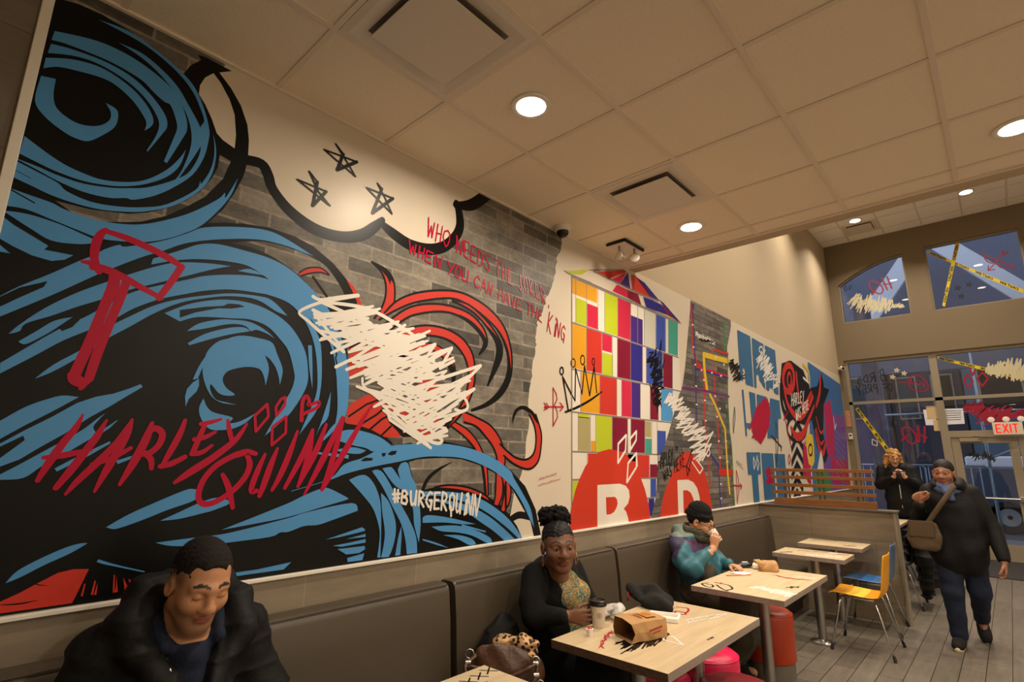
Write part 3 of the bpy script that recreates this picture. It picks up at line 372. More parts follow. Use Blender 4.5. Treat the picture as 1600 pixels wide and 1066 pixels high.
('white_scribble0','white',55,[('S',[1114,2224,1204,2122,1286,2034,1421,1974,1554,1856,1654,1783,1788,1705,1887,1663],[1350,2396,1537,2351,1707,2306,1867,2276,2019,2237,2211,2142,2179,1985,1989,1748],38,13,5,25),('S',[1148,2269,1275,2039,1415,1967,1554,1856],[1709,2278,2106,2113,2080,1882,1886,1677],14,13,6,28),('R',[1134,2349,17,1174,2342,17,1273,2378,18,1371,2411,20]),('L',18,[1371,2410,1175,2332,1465,2274]),('R',[1175,2329,15,1114,2293,15,1074,2255,13,1120,2226,15,1182,2187,17,1317,2108,17]),('R',[1175,2329,15,1296,2347,18,1443,2352,19,1597,2314,20,1763,2254,19]),('L',19,[1763,2254,1601,2247]),('L',18,[1140,2283,1187,2271,1400,2329]),('L',15,[1149,2263,1294,2137,1148,2266,1473,2166]),('L',16,[1280,2027,1376,2085,1672,2314]),('L',16,[1339,2022,1800,2242]),('L',17,[1439,2028,1888,2242,1790,2102]),('L',19,[1790,2102,2014,2240,1928,2105,2033,2165]),('L',20,[1903,2036,2254,2166,2003,1942,2134,2058,1911,1884,2204,2015,1933,1835]),('R',[2055,1880,19,2106,1872,19,2151,1894,20,2139,1939,20,2071,1986,19]),('L',17,[1582,1851,1609,1794,1744,1727,1887,1656]),('R',[1827,1786,19,1920,1727,19,1963,1700,20,1940,1682,19,1867,1697,19,1742,1761,18]),('R',[1540,1894,17,1469,1933,14,1437,1956,14,1431,1988,14])]),
('slogan_lettering','crimson',56,[('T','WHO NEEDS THE JOKER,',[1787,2881,2938,2702,1799,2991,2909,2813],9)]),
('slogan_lettering3','crimson',56,[('T','WHEN YOU CAN HAVE THE',[1667,2740,2856,2563,1671,2807,2864,2651],9)]),
('slogan_lettering4','crimson',56,[('T','KiNG',[2907,2511,3121,2471,2938,2657,3139,2579],9)]),
('hashtag_lettering','white',57,[('T','#BURGERQUiNN',[1658,1383,2256,1274,1650,1443,2273,1389],13)]),
('facade_drawing','paper',58,[('P',[3223,3006,5071,2995,5052,2627,5050,2280,4828,1961,4708,1835,4603,1691,4477,1543,4429,1301,4373,1207,4307,1116,3181,1186])]),
('facade_drawing','amber',59,[('P',[3226,2998,3577,2996,3572,2868,3223,2870])]),
('facade_drawing','lime',59,[('P',[3269,2848,3418,2847,3411,2644,3264,2645])]),
('facade_drawing','pinkred',59,[('P',[3427,2836,3583,2835,3575,2643,3420,2644])]),
('facade_drawing','lime',59,[('P',[3694,2996,3897,2995,3875,2642,3676,2643])]),
('facade_drawing','pinkred',59,[('P',[3906,2994,4119,2993,4093,2641,3884,2642])]),
('facade_drawing','purple',59,[('P',[4115,2880,4330,2879,4309,2636,4097,2637])]),
('facade_drawing','palegrey',59,[('P',[4376,2992,4589,2991,4553,2638,4345,2639])]),
('facade_drawing','royal',59,[('P',[4602,2990,4793,2989,4753,2637,4566,2638])]),
('facade_drawing','teal',59,[('P',[4864,2989,5070,2988,5024,2636,4823,2637])]),
('facade_drawing','amber',59,[('P',[3217,2627,3408,2626,3396,2281,3208,2280])]),
('facade_drawing','red',59,[('P',[3415,2626,3629,2625,3612,2282,3403,2281])]),
('facade_drawing','pinkred',59,[('P',[3636,2625,3785,2624,3776,2479,3629,2479])]),
('facade_drawing','lime',59,[('P',[3632,2464,3792,2464,3781,2279,3623,2278])]),
('facade_drawing','maroon',59,[('P',[3874,2624,4092,2623,4066,2284,3853,2283])]),
('facade_drawing','navy',59,[('P',[4096,2623,4301,2622,4271,2285,4070,2284])]),
('facade_drawing','royal',59,[('P',[4379,2621,4693,2620,4656,2288,4348,2286])]),
('facade_drawing','maroon',59,[('P',[4706,2620,4898,2619,4858,2289,4669,2288])]),
('facade_drawing','amber',59,[('P',[3323,2263,3580,2264,3565,1957,3314,1955])]),
('facade_drawing','red',59,[('P',[3585,2264,3836,2266,3817,1958,3571,1957])]),
('facade_drawing','pinkred',59,[('P',[3921,2266,4076,2267,4052,1960,3901,1959])]),
('facade_drawing','purple',59,[('P',[4080,2267,4231,2268,4205,1961,4057,1960])]),
('facade_drawing','maroon',59,[('P',[4411,2269,4568,2270,4536,1963,4381,1962])]),
('facade_drawing','skyblue',59,[('P',[4624,2271,4867,2272,4829,1965,4590,1963])]),
('facade_drawing','khaki',59,[('P',[3280,1916,3431,1917,3421,1665,3272,1665])]),
('facade_drawing','lime',59,[('P',[3280,1939,3425,1940,3424,1911,3279,1910])]),
('facade_drawing','amber',59,[('P',[3438,1742,3499,1742,3495,1662,3435,1662])]),
('facade_drawing','lime',59,[('P',[3516,1941,3744,1942,3728,1664,3504,1664])]),
('facade_drawing','maroon',59,[('P',[3753,1942,3988,1944,3968,1663,3737,1664]),('P',[4049,1944,4283,1946,4257,1662,4028,1663])]),
('facade_drawing','khaki',59,[('P',[4293,1940,4398,1940,4385,1801,4281,1801])]),
('facade_drawing','teal',59,[('P',[4280,1789,4393,1789,4380,1659,4268,1659])]),
('facade_drawing','royal',59,[('P',[4511,1868,4674,1869,4650,1658,4489,1658])]),
('facade_drawing','red',59,[('P',[3393,1648,4335,1645,4317,1453,3386,1461])]),
('facade_drawing','navy',59,[('P',[3977,1654,4103,1654,4098,1592,3973,1593])]),
('facade_drawing','maroon',59,[('P',[4344,1567,4480,1566,4468,1452,4333,1453])]),
('facade_drawing','lime',59,[('P',[3194,1450,3266,1449,3261,1273,3189,1272])]),
('facade_drawing','royal',59,[('P',[4339,1442,4443,1442,4427,1288,4324,1285])]),
('facade_drawing','navy',59,[('P',[4289,1278,4392,1281,4376,1129,4275,1133])]),
('facade_drawing','pinkred',60,[('P',[3806,3138,4073,3279,3942,3132]),('P',[3821,3037,3899,3115,4072,3110,4078,3033])]),
('facade_drawing','red',60,[('P',[3588,3149,4029,3286,4073,3282,3775,3136]),('P',[4152,3273,4211,3289,4501,3132,4164,3133])]),
('facade_drawing','lime',60,[('P',[3131,3029,3474,3135,3363,3065,3189,3024])]),
('facade_drawing','purple',60,[('P',[3942,3130,4096,3282,4126,3136])]),
('facade_drawing','maroon',60,[('P',[4211,3289,4292,3272,4565,3134,4501,3132]),('P',[4072,3110,4267,3115,4319,3021,4078,3033]),('P',[4720,3117,4856,3107,5002,3029,4861,3034])]),
('facade_drawing','navy',60,[('P',[4257,3276,4401,3262,4684,3149,4565,3134]),('P',[4363,3112,4563,3121,4684,3030,4415,3017]),('P',[4568,3119,4715,3116,4853,3037,4700,3031]),('P',[4672,3159,4764,3147,5147,3010,5002,3025])]),
('facade_drawing','linegrey',61,[('L',15,[3223,3006,5071,2995]),('L',14,[3213,2634,5037,2625]),('L',14,[3213,2269,5050,2280]),('L',13,[3197,1945,4964,1956]),('L',13,[3197,1657,4661,1652]),('L',13,[3192,1458,4467,1448]),('L',13,[3187,1251,4427,1285]),('L',9,[3132,3031,3189,3024,5147,3010]),('L',7,[3189,3024,3470,3028,3582,3017]),('L',10,[3474,3132,4029,3289]),('L',13,[3531,3139,4316,3126,4670,3145]),('L',9,[3226,3007,3181,1186]),('L',7,[3277,3006,3267,2634]),('L',7,[3427,3005,3414,2633]),('L',7,[3591,3004,3574,2632]),('L',8,[3694,3003,3675,2632]),('L',8,[3902,3002,3879,2631]),('L',8,[4122,3001,4094,2630]),('L',9,[4248,3000,4218,2629]),('L',9,[4372,2999,4339,2629]),('L',9,[4595,2998,4557,2628]),('L',10,[4802,2997,4760,2627]),('L',10,[4857,2997,4814,2626]),('L',7,[3412,2633,3399,2270]),('L',7,[3635,2632,3617,2271]),('L',8,[3793,2631,3772,2272]),('L',8,[3873,2631,3850,2273]),('L',8,[4094,2630,4067,2274]),('L',8,[4306,2629,4275,2275]),('L',9,[4372,2628,4340,2275]),('L',9,[4699,2627,4660,2277]),('L',10,[4904,2626,4862,2279]),('L',7,[3320,2269,3310,1946]),('L',7,[3584,2271,3568,1947]),('L',7,[3840,2273,3820,1949]),('L',8,[3918,2273,3896,1949]),('L',8,[4078,2274,4054,1950]),('L',8,[4236,2275,4209,1951]),('L',8,[4416,2276,4385,1952]),('L',9,[4571,2277,4537,1953]),('L',6,[3277,1945,3269,1657]),('L',7,[3437,1946,3426,1656]),('L',7,[3511,1947,3498,1656]),('L',7,[3748,1948,3731,1655]),('L',8,[3993,1950,3971,1654]),('L',8,[4045,1950,4023,1654]),('L',8,[4288,1952,4261,1653]),('L',8,[4411,1953,4382,1653]),('L',8,[4515,1953,4484,1652]),('L',6,[3384,1656,3376,1457]),('L',8,[4343,1653,4323,1449])]),
('crown_drawing','ink',62,[('L',15,[3092,2196,3154,1956]),('L',15,[3095,2191,3239,2031,3254,2279,3331,2091,3373,2315,3434,2088,3506,2328,3533,2120]),('R',[3118,1939,14,3262,1983,20,3433,2050,18,3607,2135,14]),('C',[3252,2320,12,3248,2304,12,3238,2291,11,3224,2285,11,3211,2288,11,3202,2298,11,3199,2313,11,3203,2329,11,3213,2342,11,3226,2349,12,3239,2346,12,3248,2336,12]),('C',[3376,2361,12,3372,2342,12,3361,2327,12,3347,2321,12,3334,2324,12,3324,2336,12,3321,2353,12,3325,2372,12,3336,2387,12,3350,2394,12,3363,2391,12,3373,2379,12]),('C',[3515,2367,11,3512,2353,11,3505,2343,11,3495,2338,11,3486,2340,11,3480,2349,11,3478,2362,11,3481,2376,11,3488,2387,11,3498,2392,11,3507,2390,11,3513,2381,11]),('C',[3102,2240,12,3099,2226,12,3091,2215,12,3080,2210,12,3069,2213,12,3061,2222,12,3059,2234,12,3062,2248,12,3070,2259,12,3081,2264,12,3092,2262,12,3099,2253,12])]),
('bow_drawing0','crimson',63,[('L',9,[2977,2103,3014,2061,3021,2024,2990,1978,3020,1942,3026,1896,2974,1830,2977,2103]),('L',9,[2875,1958,3096,1975,3055,2001]),('L',10,[3096,1975,3054,1942]),('L',8,[2871,1986,2903,1960,2871,1935]),('L',8,[2896,1986,2929,1962,2896,1942])]),
('small_note0','crimson',64,[('L',2,[2814,1464,2819,1473,2829,1466,2828,1479,2841,1468,2840,1482,2850,1470,2851,1482,2863,1472,2867,1487,2870,1474,2877,1483,2885,1476,2894,1490,2899,1478,2902,1494,2905,1480,2913,1495,2923,1482,2926,1491,2931,1484,2937,1495,2948,1486,2949,1504,2961,1489,2960,1500,2970,1491,2972,1503,2986,1493,2985,1507,2991,1495,3002,1512,3005,1497,3009,1506]),('L',2,[2806,1425,2809,1433,2820,1427,2831,1439,2834,1429,2843,1438,2850,1431,2854,1445,2867,1434,2867,1447,2879,1436,2883,1446,2897,1438,2904,1447,2909,1440,2919,1451,2923,1443,2926,1454,2939,1445,2946,1461,2949,1447,2959,1464,2968,1450,2975,1462,2987,1452,2991,1460,3000,1454,3004,1467,3011,1457,3021,1468,3025,1459,3038,1468,3047,1461,3048,1478])]),
('map_brick_print','mapbrick',69,[('P',[5457,3550,5414,3259,5380,3135,5272,2818,5192,2574,5084,2322,5003,2249,4802,1960,4677,1786,4591,1691,4477,1543,4429,1301,4373,1207,4306,1106,4260,965,6196,849,6246,1103,6252,1415,6258,1757,6273,2108,6313,2587,6387,2950,6571,3241,6605,3507])]),
('map_line','linered',70,[('R',[5436,3278,32,5397,2813,31,5469,2645,31,5623,2530,32,5584,1976,30,5595,1366,29]),('R',[5942,2831,23,5908,2356,26,5926,1994,29,5899,1465,31]),('L',27,[5957,2852,6402,2872])]),
('map_line','linenavy',71,[('R',[5457,3283,21,5444,2821,24,5425,2528,24,5370,2006,23,5379,1965,23]),('L',24,[5457,2565,6339,2564]),('L',30,[5649,1679,5854,1551,5832,1087])]),
('map_line','linered',72,[('L',24,[5460,2588,6344,2590]),('L',69,[5874,1482,6248,1478])]),
('route_disc','discred',73,[('P',[3153,1086,3155,1197,3180,1282,3221,1377,3279,1465,3355,1552,3450,1623,3557,1663,3686,1685,3809,1677,3936,1648,4054,1576,4153,1480,4230,1362,4285,1233,4307,1111,4308,1012])]),
('route_disc1','discred',73,[('P',[4470,1024,4481,1125,4544,1263,4644,1388,4774,1512,4922,1631,5012,1686,5170,1689,5340,1622,5489,1487,5573,1319,5608,1151,5618,1024])]),
('map_line','yellow',73,[('L',65,[6383,2778,5671,2751,5664,2581,5693,2369]),('L',43,[5761,2320,5882,2217,6123,1958,6100,1462,6116,1253])]),
('route_disc','offwhite',74,[('P',[3510,1414,3831,1415,3919,1397,3968,1360,3977,1310,3948,1256,3877,1220,3914,1193,3940,1142,3947,1102,3944,1063,3496,1100])]),
('route_disc1','offwhite',74,[('P',[4854,1421,5088,1421,5200,1394,5280,1334,5321,1253,5327,1154,5303,1010,4832,1045])]),
('map_line','linegreen',74,[('L',37,[6343,3249,6292,2898]),('R',[6384,2849,20,6244,2104,23,6277,1733,23,6202,1097,25])]),
('route_disc','discred',75,[('P',[3622,1319,3749,1317,3780,1298,3789,1264,3768,1231,3733,1204,3686,1190,3623,1190])]),
('route_disc1','discred',75,[('P',[4963,1324,5052,1323,5128,1297,5182,1234,5209,1161,5190,1019,4940,1037])]),
('map_line','linepurple',75,[('L',25,[5081,2321,5657,2345,6325,2344])]),
('diamond_drawing4','white',76,[('L',20,[3826,1729,3957,1806,3938,1679,3813,1578,3826,1729])]),
('diamond_drawing5','white',76,[('L',21,[4017,1776,4129,1845,4117,1769,4017,1686,4017,1776])]),
('diamond_drawing6','white',76,[('L',20,[3972,1576,4114,1661,4105,1544,3940,1422,3972,1576]),('L',15,[4114,1661,4121,1555])]),
('map_line','white',76,[('L',17,[5416,3043,5448,3049]),('L',17,[5399,2791,5430,2796]),('L',17,[5417,2604,5448,2608]),('L',17,[5401,2372,5432,2375]),('L',16,[5387,2177,5417,2179]),('L',17,[5612,2461,5645,2465]),('L',17,[5602,2238,5634,2241]),('L',17,[5586,2019,5618,2021]),('L',17,[5574,1762,5606,1763]),('L',18,[5888,2309,5922,2312]),('L',18,[5903,2082,5937,2085]),('L',18,[5898,1814,5932,1815]),('L',18,[5899,1638,5933,1639]),('L',17,[5867,1358,5901,1357]),('L',17,[5850,1211,5883,1210]),('L',17,[5571,2564,5603,2568]),('L',18,[5844,2569,5879,2573]),('L',19,[6105,2566,6142,2570]),('L',19,[5994,2767,6031,2772]),('L',20,[6225,2714,6263,2720]),('L',18,[6002,2180,6037,2183]),('L',18,[6108,1820,6144,1821]),('L',18,[6098,1595,6133,1595])]),
('slogan_lettering2','white',76,[('T','Manhattan',[5497,2935,6010,2916,5504,2985,6021,2976],16)]),
('black_scribble0','ink',77,[('S',[5572,2899,5731,2908,5992,2939],[5589,2920,5766,2945,6012,2962],16,11,2,8)]),
('black_scribble1','ink',77,[('S',[4382,2523,4413,2347,4445,2173,4482,2058],[4513,2616,4687,2567,4659,2315,4589,2138],22,14,4,26),('L',16,[4447,2442,4566,2643,4481,2295,4680,2744,4614,2371,4725,2554]),('L',14,[4408,2287,4462,2104,4506,2298,4528,2032,4575,2245,4609,2092])]),
('slogan_lettering1','ink',77,[('T','HARLEY',[4487,1520,4782,1582,4500,1650,4797,1707],14),('T','WAS HERE',[4585,1418,5036,1553,4569,1497,5041,1687],14),('L',13,[4881,1732,4906,1721,4876,1696,4852,1720,4880,1730]),('L',16,[5218,1715,5062,1534,5079,1455,5209,1652,5224,1715]),('L',15,[5050,1552,5143,1503])]),
('black_scribble2','ink',77,[('S',[6377,2750,6412,2676,6492,2567,6634,2570],[6554,2856,6609,2783,6868,2790,6951,2661],18,13,8,26)]),
('white_scribble1','white',78,[('S',[4694,2159,4790,2081,4906,1928,5056,1798,5209,1652,5314,1552],[4755,2238,4999,2223,5217,2112,5505,1972,5681,1845,5550,1656],30,13,12,29),('L',17,[5200,1589,5363,1476,5448,1526,5321,1602]),('L',21,[5579,1828,5778,1911,5531,1734,5703,1778,5445,1603]),('R',[5629,1736,19,5653,1684,19,5597,1650,19,5538,1682,19])]),
('tall_lettering','letterblue',79,[('P',[6783,3242,7251,3240,7200,2556,6927,2561,6936,2757,6861,2762,6821,2591,6748,2596]),('P',[7311,3233,7771,3219,7669,2568,7460,2678,7457,2744,7350,2738,7322,2554,7240,2553]),('P',[7829,3216,8281,3209,8249,2548,8056,2553,8048,2606,7864,2618,7824,2561,7715,2572]),('P',[6765,2476,6824,2475,6814,1907,6763,1905]),('P',[7021,2474,7239,2470,7185,1880,7030,1888]),('P',[7299,2466,7684,2465,7682,2303,7323,1940,7257,2075]),('P',[7842,2464,8246,2461,8254,2206,8114,2197,8025,1915,7568,1907]),('P',[6808,2065,7075,2066,7061,2011,6794,2004]),('P',[6741,1707,7222,1715,7189,1447,7069,1442,7052,1114,6852,1120,6860,1445,6739,1447]),('P',[7268,1706,7739,1709,7723,1461,7695,1123,7241,1124]),('P',[7798,1706,8249,1705,8198,1115,7774,1119])]),
('white_scribble2','white',80,[('S',[7368,2888,7467,2782,7704,2691,8143,2600],[7655,3157,7908,3087,8157,2965,8448,2776],22,15,21,35),('R',[7633,3077,21,7559,3096,21,7609,3149,21,7701,3164,22,7754,3111,22])]),
('diamond_drawing8','white',80,[('L',16,[6969,1652,7026,1573,6952,1509,6948,1599,6969,1652]),('L',16,[7086,1653,7151,1574,7083,1495,7064,1600,7111,1673])]),
('crimson_scribble0','crimson',81,[('S',[6934,2041,6973,1970,7030,1892,7208,1816],[7352,2353,7731,2473,7757,2253,7594,1997],26,27,31,32),('P',[7134,2141,7426,2316,7727,2458,7789,2285,7678,2058,7435,1892,7290,1818,7142,1868,7009,1958])]),
('crimson_scribble8','crimson',81,[('S',[7361,1479,7384,1411,7361,1331],[7593,1546,7640,1407,7659,1323],12,19,33,19)]),
('bow_drawing1','ink',82,[('R',[7977,2140,19,8033,2016,21,8010,1867,21,7907,1689,21,7826,1545,18]),('L',13,[7977,2140,7826,1545]),('L',23,[7734,1945,8133,1803]),('L',24,[8053,1824,8143,1803,8092,1750])]),
('bow_drawing7','ink',82,[('R',[6472,2235,11,6466,2125,13,6370,1918,10]),('R',[6472,2235,11,6393,2070,12,6370,1918,10])]),
('bow_drawing2','crimson',83,[('L',12,[6362,1500,6408,1403,6400,1295,6315,1139,6362,1500]),('L',15,[6212,1336,6497,1319]),('L',16,[6446,1348,6497,1319,6456,1287])]),
('small_note1','ink',84,[('L',6,[6393,1607,6561,1551]),('L',6,[6388,1585,6586,1509])]),
('graffiti_print','grafblue',85,[('P',[10080,3290,12536,3144,12514,2439,12051,1005,9495,982,9700,2050])]),
('graffiti_print','grafpurple',86,[('P',[11077,2479,12547,2497,12022,956,9919,1004])]),
('graffiti_print','magenta',87,[('P',[10842,2612,11368,2758,11416,2323,11224,1739,10706,1709,10717,2139]),('P',[9247,1904,9572,1740,9459,1274,9053,1405]),('P',[10904,1711,12169,1620,12169,1205,10867,1238])]),
('graffiti_print','ink',88,[('P',[8679,2028,9044,2255,9314,2077,9287,1969,9015,2137,8663,1927]),('P',[8607,1825,8965,2041,9230,1861,9204,1755,8937,1926,8592,1726]),('P',[8537,1627,8888,1832,9148,1651,9123,1548,8861,1719,8523,1529]),('P',[8469,1433,8813,1628,9069,1446,9044,1345,8786,1518,8455,1338]),('P',[8403,1244,8740,1430,8991,1246,8967,1147,8714,1322,8389,1150]),('P',[8338,1059,8668,1236,8915,1051,8892,954,8643,1131,8325,967]),('C',[9247,2703,125,9105,2483,122,8887,2319,117,8654,2251,114,8466,2291,111,8366,2423,110,8376,2617,111,8497,2826,114,8702,2998,118,8942,3086,122,9151,3057,125,9265,2916,126]),('C',[9530,2130,68,9415,2027,66,9188,1949,64,8918,1915,62,8679,1932,60,8526,1992,59,8494,2080,59,8589,2176,60,8793,2256,62,9060,2298,64,9319,2289,66,9495,2227,68]),('P',[8550,3053,9042,3166,9710,3097,10021,2827,10497,2901,10916,3201,11026,3008,10630,2570,10075,2341,9589,2177,8983,2188,8544,2326,8350,2635]),('P',[10021,2827,10706,2948,11406,2944,10842,2612,10549,2084,10706,1709,10449,1568,10031,1836,9927,2195,9861,2441])]),
('graffiti_print','linered',89,[('C',[9128,2889,107,9048,2776,106,8910,2686,104,8754,2644,101,8622,2657,100,8545,2722,99,8541,2821,99,8613,2929,101,8744,3020,103,8901,3069,105,9041,3060,107,9126,2994,108]),('C',[8960,2848,57,8926,2790,56,8874,2745,56,8817,2724,55,8771,2734,55,8748,2770,55,8754,2824,55,8786,2881,55,8838,2927,56,8895,2948,56,8942,2940,57,8965,2903,57]),('R',[8540,2716,84,8649,2436,99,9089,2279,120,9598,2400,95,10140,2697,84]),('R',[9279,2996,68,9278,2684,84,9470,2480,77,10080,2763,65]),('R',[8700,2090,76,8905,1976,132,9297,2033,123,9709,2273,87,10158,2533,56]),('R',[10063,2110,72,10164,1839,118,10396,1752,111,10674,1946,67]),('R',[10840,3140,72,10647,2818,99,10296,2544,66]),('R',[11564,1568,105,11804,1390,215,12124,1232,166]),('R',[10211,2349,37,10371,2100,56,10631,2159,39]),('R',[10128,2159,36,10286,1911,55,10541,1965,38]),('R',[10047,1973,36,10202,1726,54,10453,1776,37])]),
('graffiti_print','yellow',90,[('P',[9428,1974,9622,2057,9842,2033,9858,1833,9781,1612,9628,1525,9422,1568,9397,1737]),('R',[9749,3196,45,10018,3137,75,10046,2973,65,10003,2826,28])]),
('graffiti_print','ink',91,[('C',[9732,1790,39,9698,1746,38,9642,1714,38,9580,1701,38,9529,1712,37,9500,1743,37,9503,1786,37,9536,1830,38,9591,1863,38,9653,1876,38,9706,1866,38,9735,1834,39])]),
('graffiti_print','linegreen',92,[('P',[9690,1439,10067,1524,10644,1382,10723,1149,10140,1103,9726,1140])]),
('graffiti_print','white',93,[('P',[9892,1480,10261,1796,10325,1659,10314,1477]),('T','HARLEY',[8819,2429,9563,2554,8870,2613,9620,2740],22),('T','WAS HERE',[8976,2208,9785,2459,9024,2381,9830,2611],22),('L',44,[9658,2963,9972,2917]),('L',37,[11470,2429,11459,2197,11625,2308])]),
('graffiti_print','crimson',94,[('L',26,[8402,2295,8600,1805]),('L',22,[8355,2193,8613,2330]),('R',[8464,1704,22,8392,1645,21,8417,1568,21,8497,1646,22,8474,1695,22]),('L',37,[9363,1907,9181,1734,9400,1610,9105,1445,9381,1276])]),
('graffiti_print','grafteal',95,[('L',21,[11459,2197,12261,1992]),('L',21,[11421,2081,12192,1871]),('L',21,[11383,1966,12124,1751]),('L',21,[11346,1853,12057,1633]),('L',21,[11309,1740,11991,1516]),('L',20,[11273,1629,11926,1402]),('L',20,[11236,1519,11862,1288]),('L',20,[11201,1410,11798,1177])])]
# ------------------------------------------------------------------ printed mural on the left wall
PAL = dict(cream=(222, 208, 188), ink=(13, 12, 11), blue=(84, 152, 208), red=(206, 58, 46), crimson=(184, 10, 54), white=(240, 232, 220), amber=(226, 160, 44), lime=(190, 200, 44),
  pinkred=(206, 44, 74), purple=(72, 44, 124), palegrey=(206, 202, 186), royal=(62, 84, 172), teal=(72, 160, 142), maroon=(132, 26, 52), navy=(50, 44, 134), skyblue=(84, 156, 214), khaki=(176, 164, 110),
  linegrey=(140, 128, 122), paper=(232, 222, 208), discred=(208, 60, 40), offwhite=(236, 228, 214), linered=(206, 48, 40), linenavy=(58, 44, 140), linepurple=(118, 44, 112), linegreen=(58, 140, 62), yellow=(232, 196, 54),
  letterblue=(58, 108, 150), grafblue=(60, 110, 170), grafpurple=(128, 74, 160), grafteal=(60, 150, 190), magenta=(196, 30, 90))
for k, v in PAL.items(): mat('print_'+k, tuple(int(c*.92) for c in v), .36, spec=.2)
brickmat('print_brick', 'yz', (124, 116, 105), (72, 69, 65), (132, 123, 110), .27, .082, .006, (.05, .013), .5, .45, [(9, 14, 6, .66, 1.30), (2.0, 3.0, 2, .78, 1.3), (40, 60, 3, .85, 1.15)], spec=.18)
brickmat('print_mapbrick', 'yz', (122, 115, 106), (70, 67, 63), (56, 52, 48), .34, .058, .003, (.1, .01), .5, .45, [(8, 30, 6, .66, 1.30), (2, 3, 2, .8, 1.2)], spec=.3)
STROKE = {  # single-line letters on a 4 x 6 box
 'A': [[0,0,1.6,6,2.2,6,4,0],[.7,2,3.4,2]], 'B': [[0,0,0.4,6,2.6,5.8,3,4.6,2.4,3.4,.3,3.1],[.3,3.1,3,2.8,3.4,1.4,2.6,.2,0,0]], 'C': [[3.6,5,2.4,6,.9,5,.3,3,.8,.8,2.2,0,3.6,1]], 'D': [[.2,0,.4,6,2.6,5.2,3.6,3,2.6,.8,.2,0]],
 'E': [[3.4,6,.5,5.8,.2,.2,3.4,0],[.2,3,2.8,3.2]], 'F': [[3.4,6,.5,5.8,.3,0],[.3,3,2.6,3.2]], 'G': [[3.6,5.2,2.2,6,.6,4.6,.3,2,1.4,.2,3.2,.6,3.4,2.6,2,2.6],[3.4,2.6,3,-1.2]], 'H': [[.4,6,.2,0],[3.6,6,3.4,0],[0,3,4,3.2]], 'I': [[2,6,2,0]], 'i': [[2,4,2,0],[2,5.4,2.1,6]],
 'J': [[2.8,6,2.6,1.2,1.6,-.4,.5,.4]], 'K': [[.4,6,.3,0],[3.4,6,.4,2.6,3.6,0]], 'L': [[.8,6,.2,.2,3.4,.4]], 'M': [[0,0,.4,6,2,2,3.6,6,4,0]], 'N': [[.2,0,.4,6,3.2,0,3.8,6]], 'O': [[2,6,.6,5,.2,3,.8,.8,2,0,3.2,1,3.8,3,3.2,5.2,2,6]],
 'P': [[.2,-.6,.6,6,2.8,5.8,3.4,4.4,2.4,3,.5,2.8]], 'Q': [[2,6,.6,5,.2,3,.8,.8,2,0,3.2,1,3.8,3,3.2,5.2,2,6],[1.8,2,2.6,-1.6]], 'R': [[.2,0,.6,6,2.8,5.8,3.2,4.4,2.4,3.2,.5,3,3.6,0]], 'S': [[3.4,5.4,2,6,.6,5,1,3.6,2.8,2.6,3.2,1,2,0,.2,.6]], 'T': [[0,5.8,4,6],[2,6,1.8,0]],
 'U': [[.4,6,.2,1.2,1.4,0,2.8,.8,3.6,6],[3.6,6,3.4,0]], 'V': [[.2,6,1.8,0,3.8,6]], 'W': [[.2,6,.8,0,2,4,3,0,4,6]], 'X': [[.2,6,3.6,0],[3.6,6,.2,0]], 'Y': [[.2,6,1.8,3],[3.8,6,.8,-.6]], 'Z': [[.3,6,3.6,6,.3,0,3.6,0]],
 '#': [[1.4,6,.8,0],[3,6,2.4,0],[.2,4,3.8,4.2],[0,1.8,3.6,2]], ',': [[1.6,.6,1.2,-1]], '!': [[2,6,2,2],[2,.5,2,0]], '-': [[.8,3,3.2,3]],
 'a': [[3.2,3.6,1.4,4,.4,2,1.4,0,3,1,3.2,4,3.4,0]], 'h': [[.4,6,.4,0],[.4,2.8,2,4,3.2,3,3.2,0]], 'n': [[.4,4,.4,0],[.4,2.8,2,4,3.2,3,3.2,0]], 't': [[1.8,6,1.8,.6,3,0],[.4,4,3.4,4]], 'o': [[2,4,.5,3,.5,1,2,0,3.4,1,3.4,3,2,4]], 'b': [[.5,6,.5,0],[.5,3.2,2,4,3.4,2.4,2.6,.2,.5,.6]], 'e': [[.5,2,3.4,2.2,2.6,4,1,3.8,.4,1.6,1.6,0,3.2,.6]], 'r': [[.6,4,.6,0],[.6,2.4,2,4,3.2,3.8]], 'u': [[.4,4,.5,1,1.6,0,3,1],[3.2,4,3.2,0]], 's': [[3.2,3.6,1.6,4,.8,3,2.8,1.4,2,0,.4,.4]], 'g': [[3.2,3.6,1.4,4,.4,2,1.4,.2,3,1],[3.2,4,3,-1.4,.8,-1.2]], 'k': [[.5,6,.5,0],[3,4,.6,1.6,3.2,0]]}
def text_strokes(s, adv=4.9):
    """polylines of a line of lettering in a unit box, x 0..1, y 0..1"""
    out = []; x = 0; n = 0
    for ch in s:
        if ch == ' ': x += 3.0; continue
        for st in STROKE.get(ch, []):
            out.append([(x+st[i], st[i+1]/6) for i in range(0, len(st), 2)])
        x += 2.6 if ch in 'Ii,!' else adv
    w = max(1, x-.9); return [[(px/w, py) for px, py in l] for l in out]
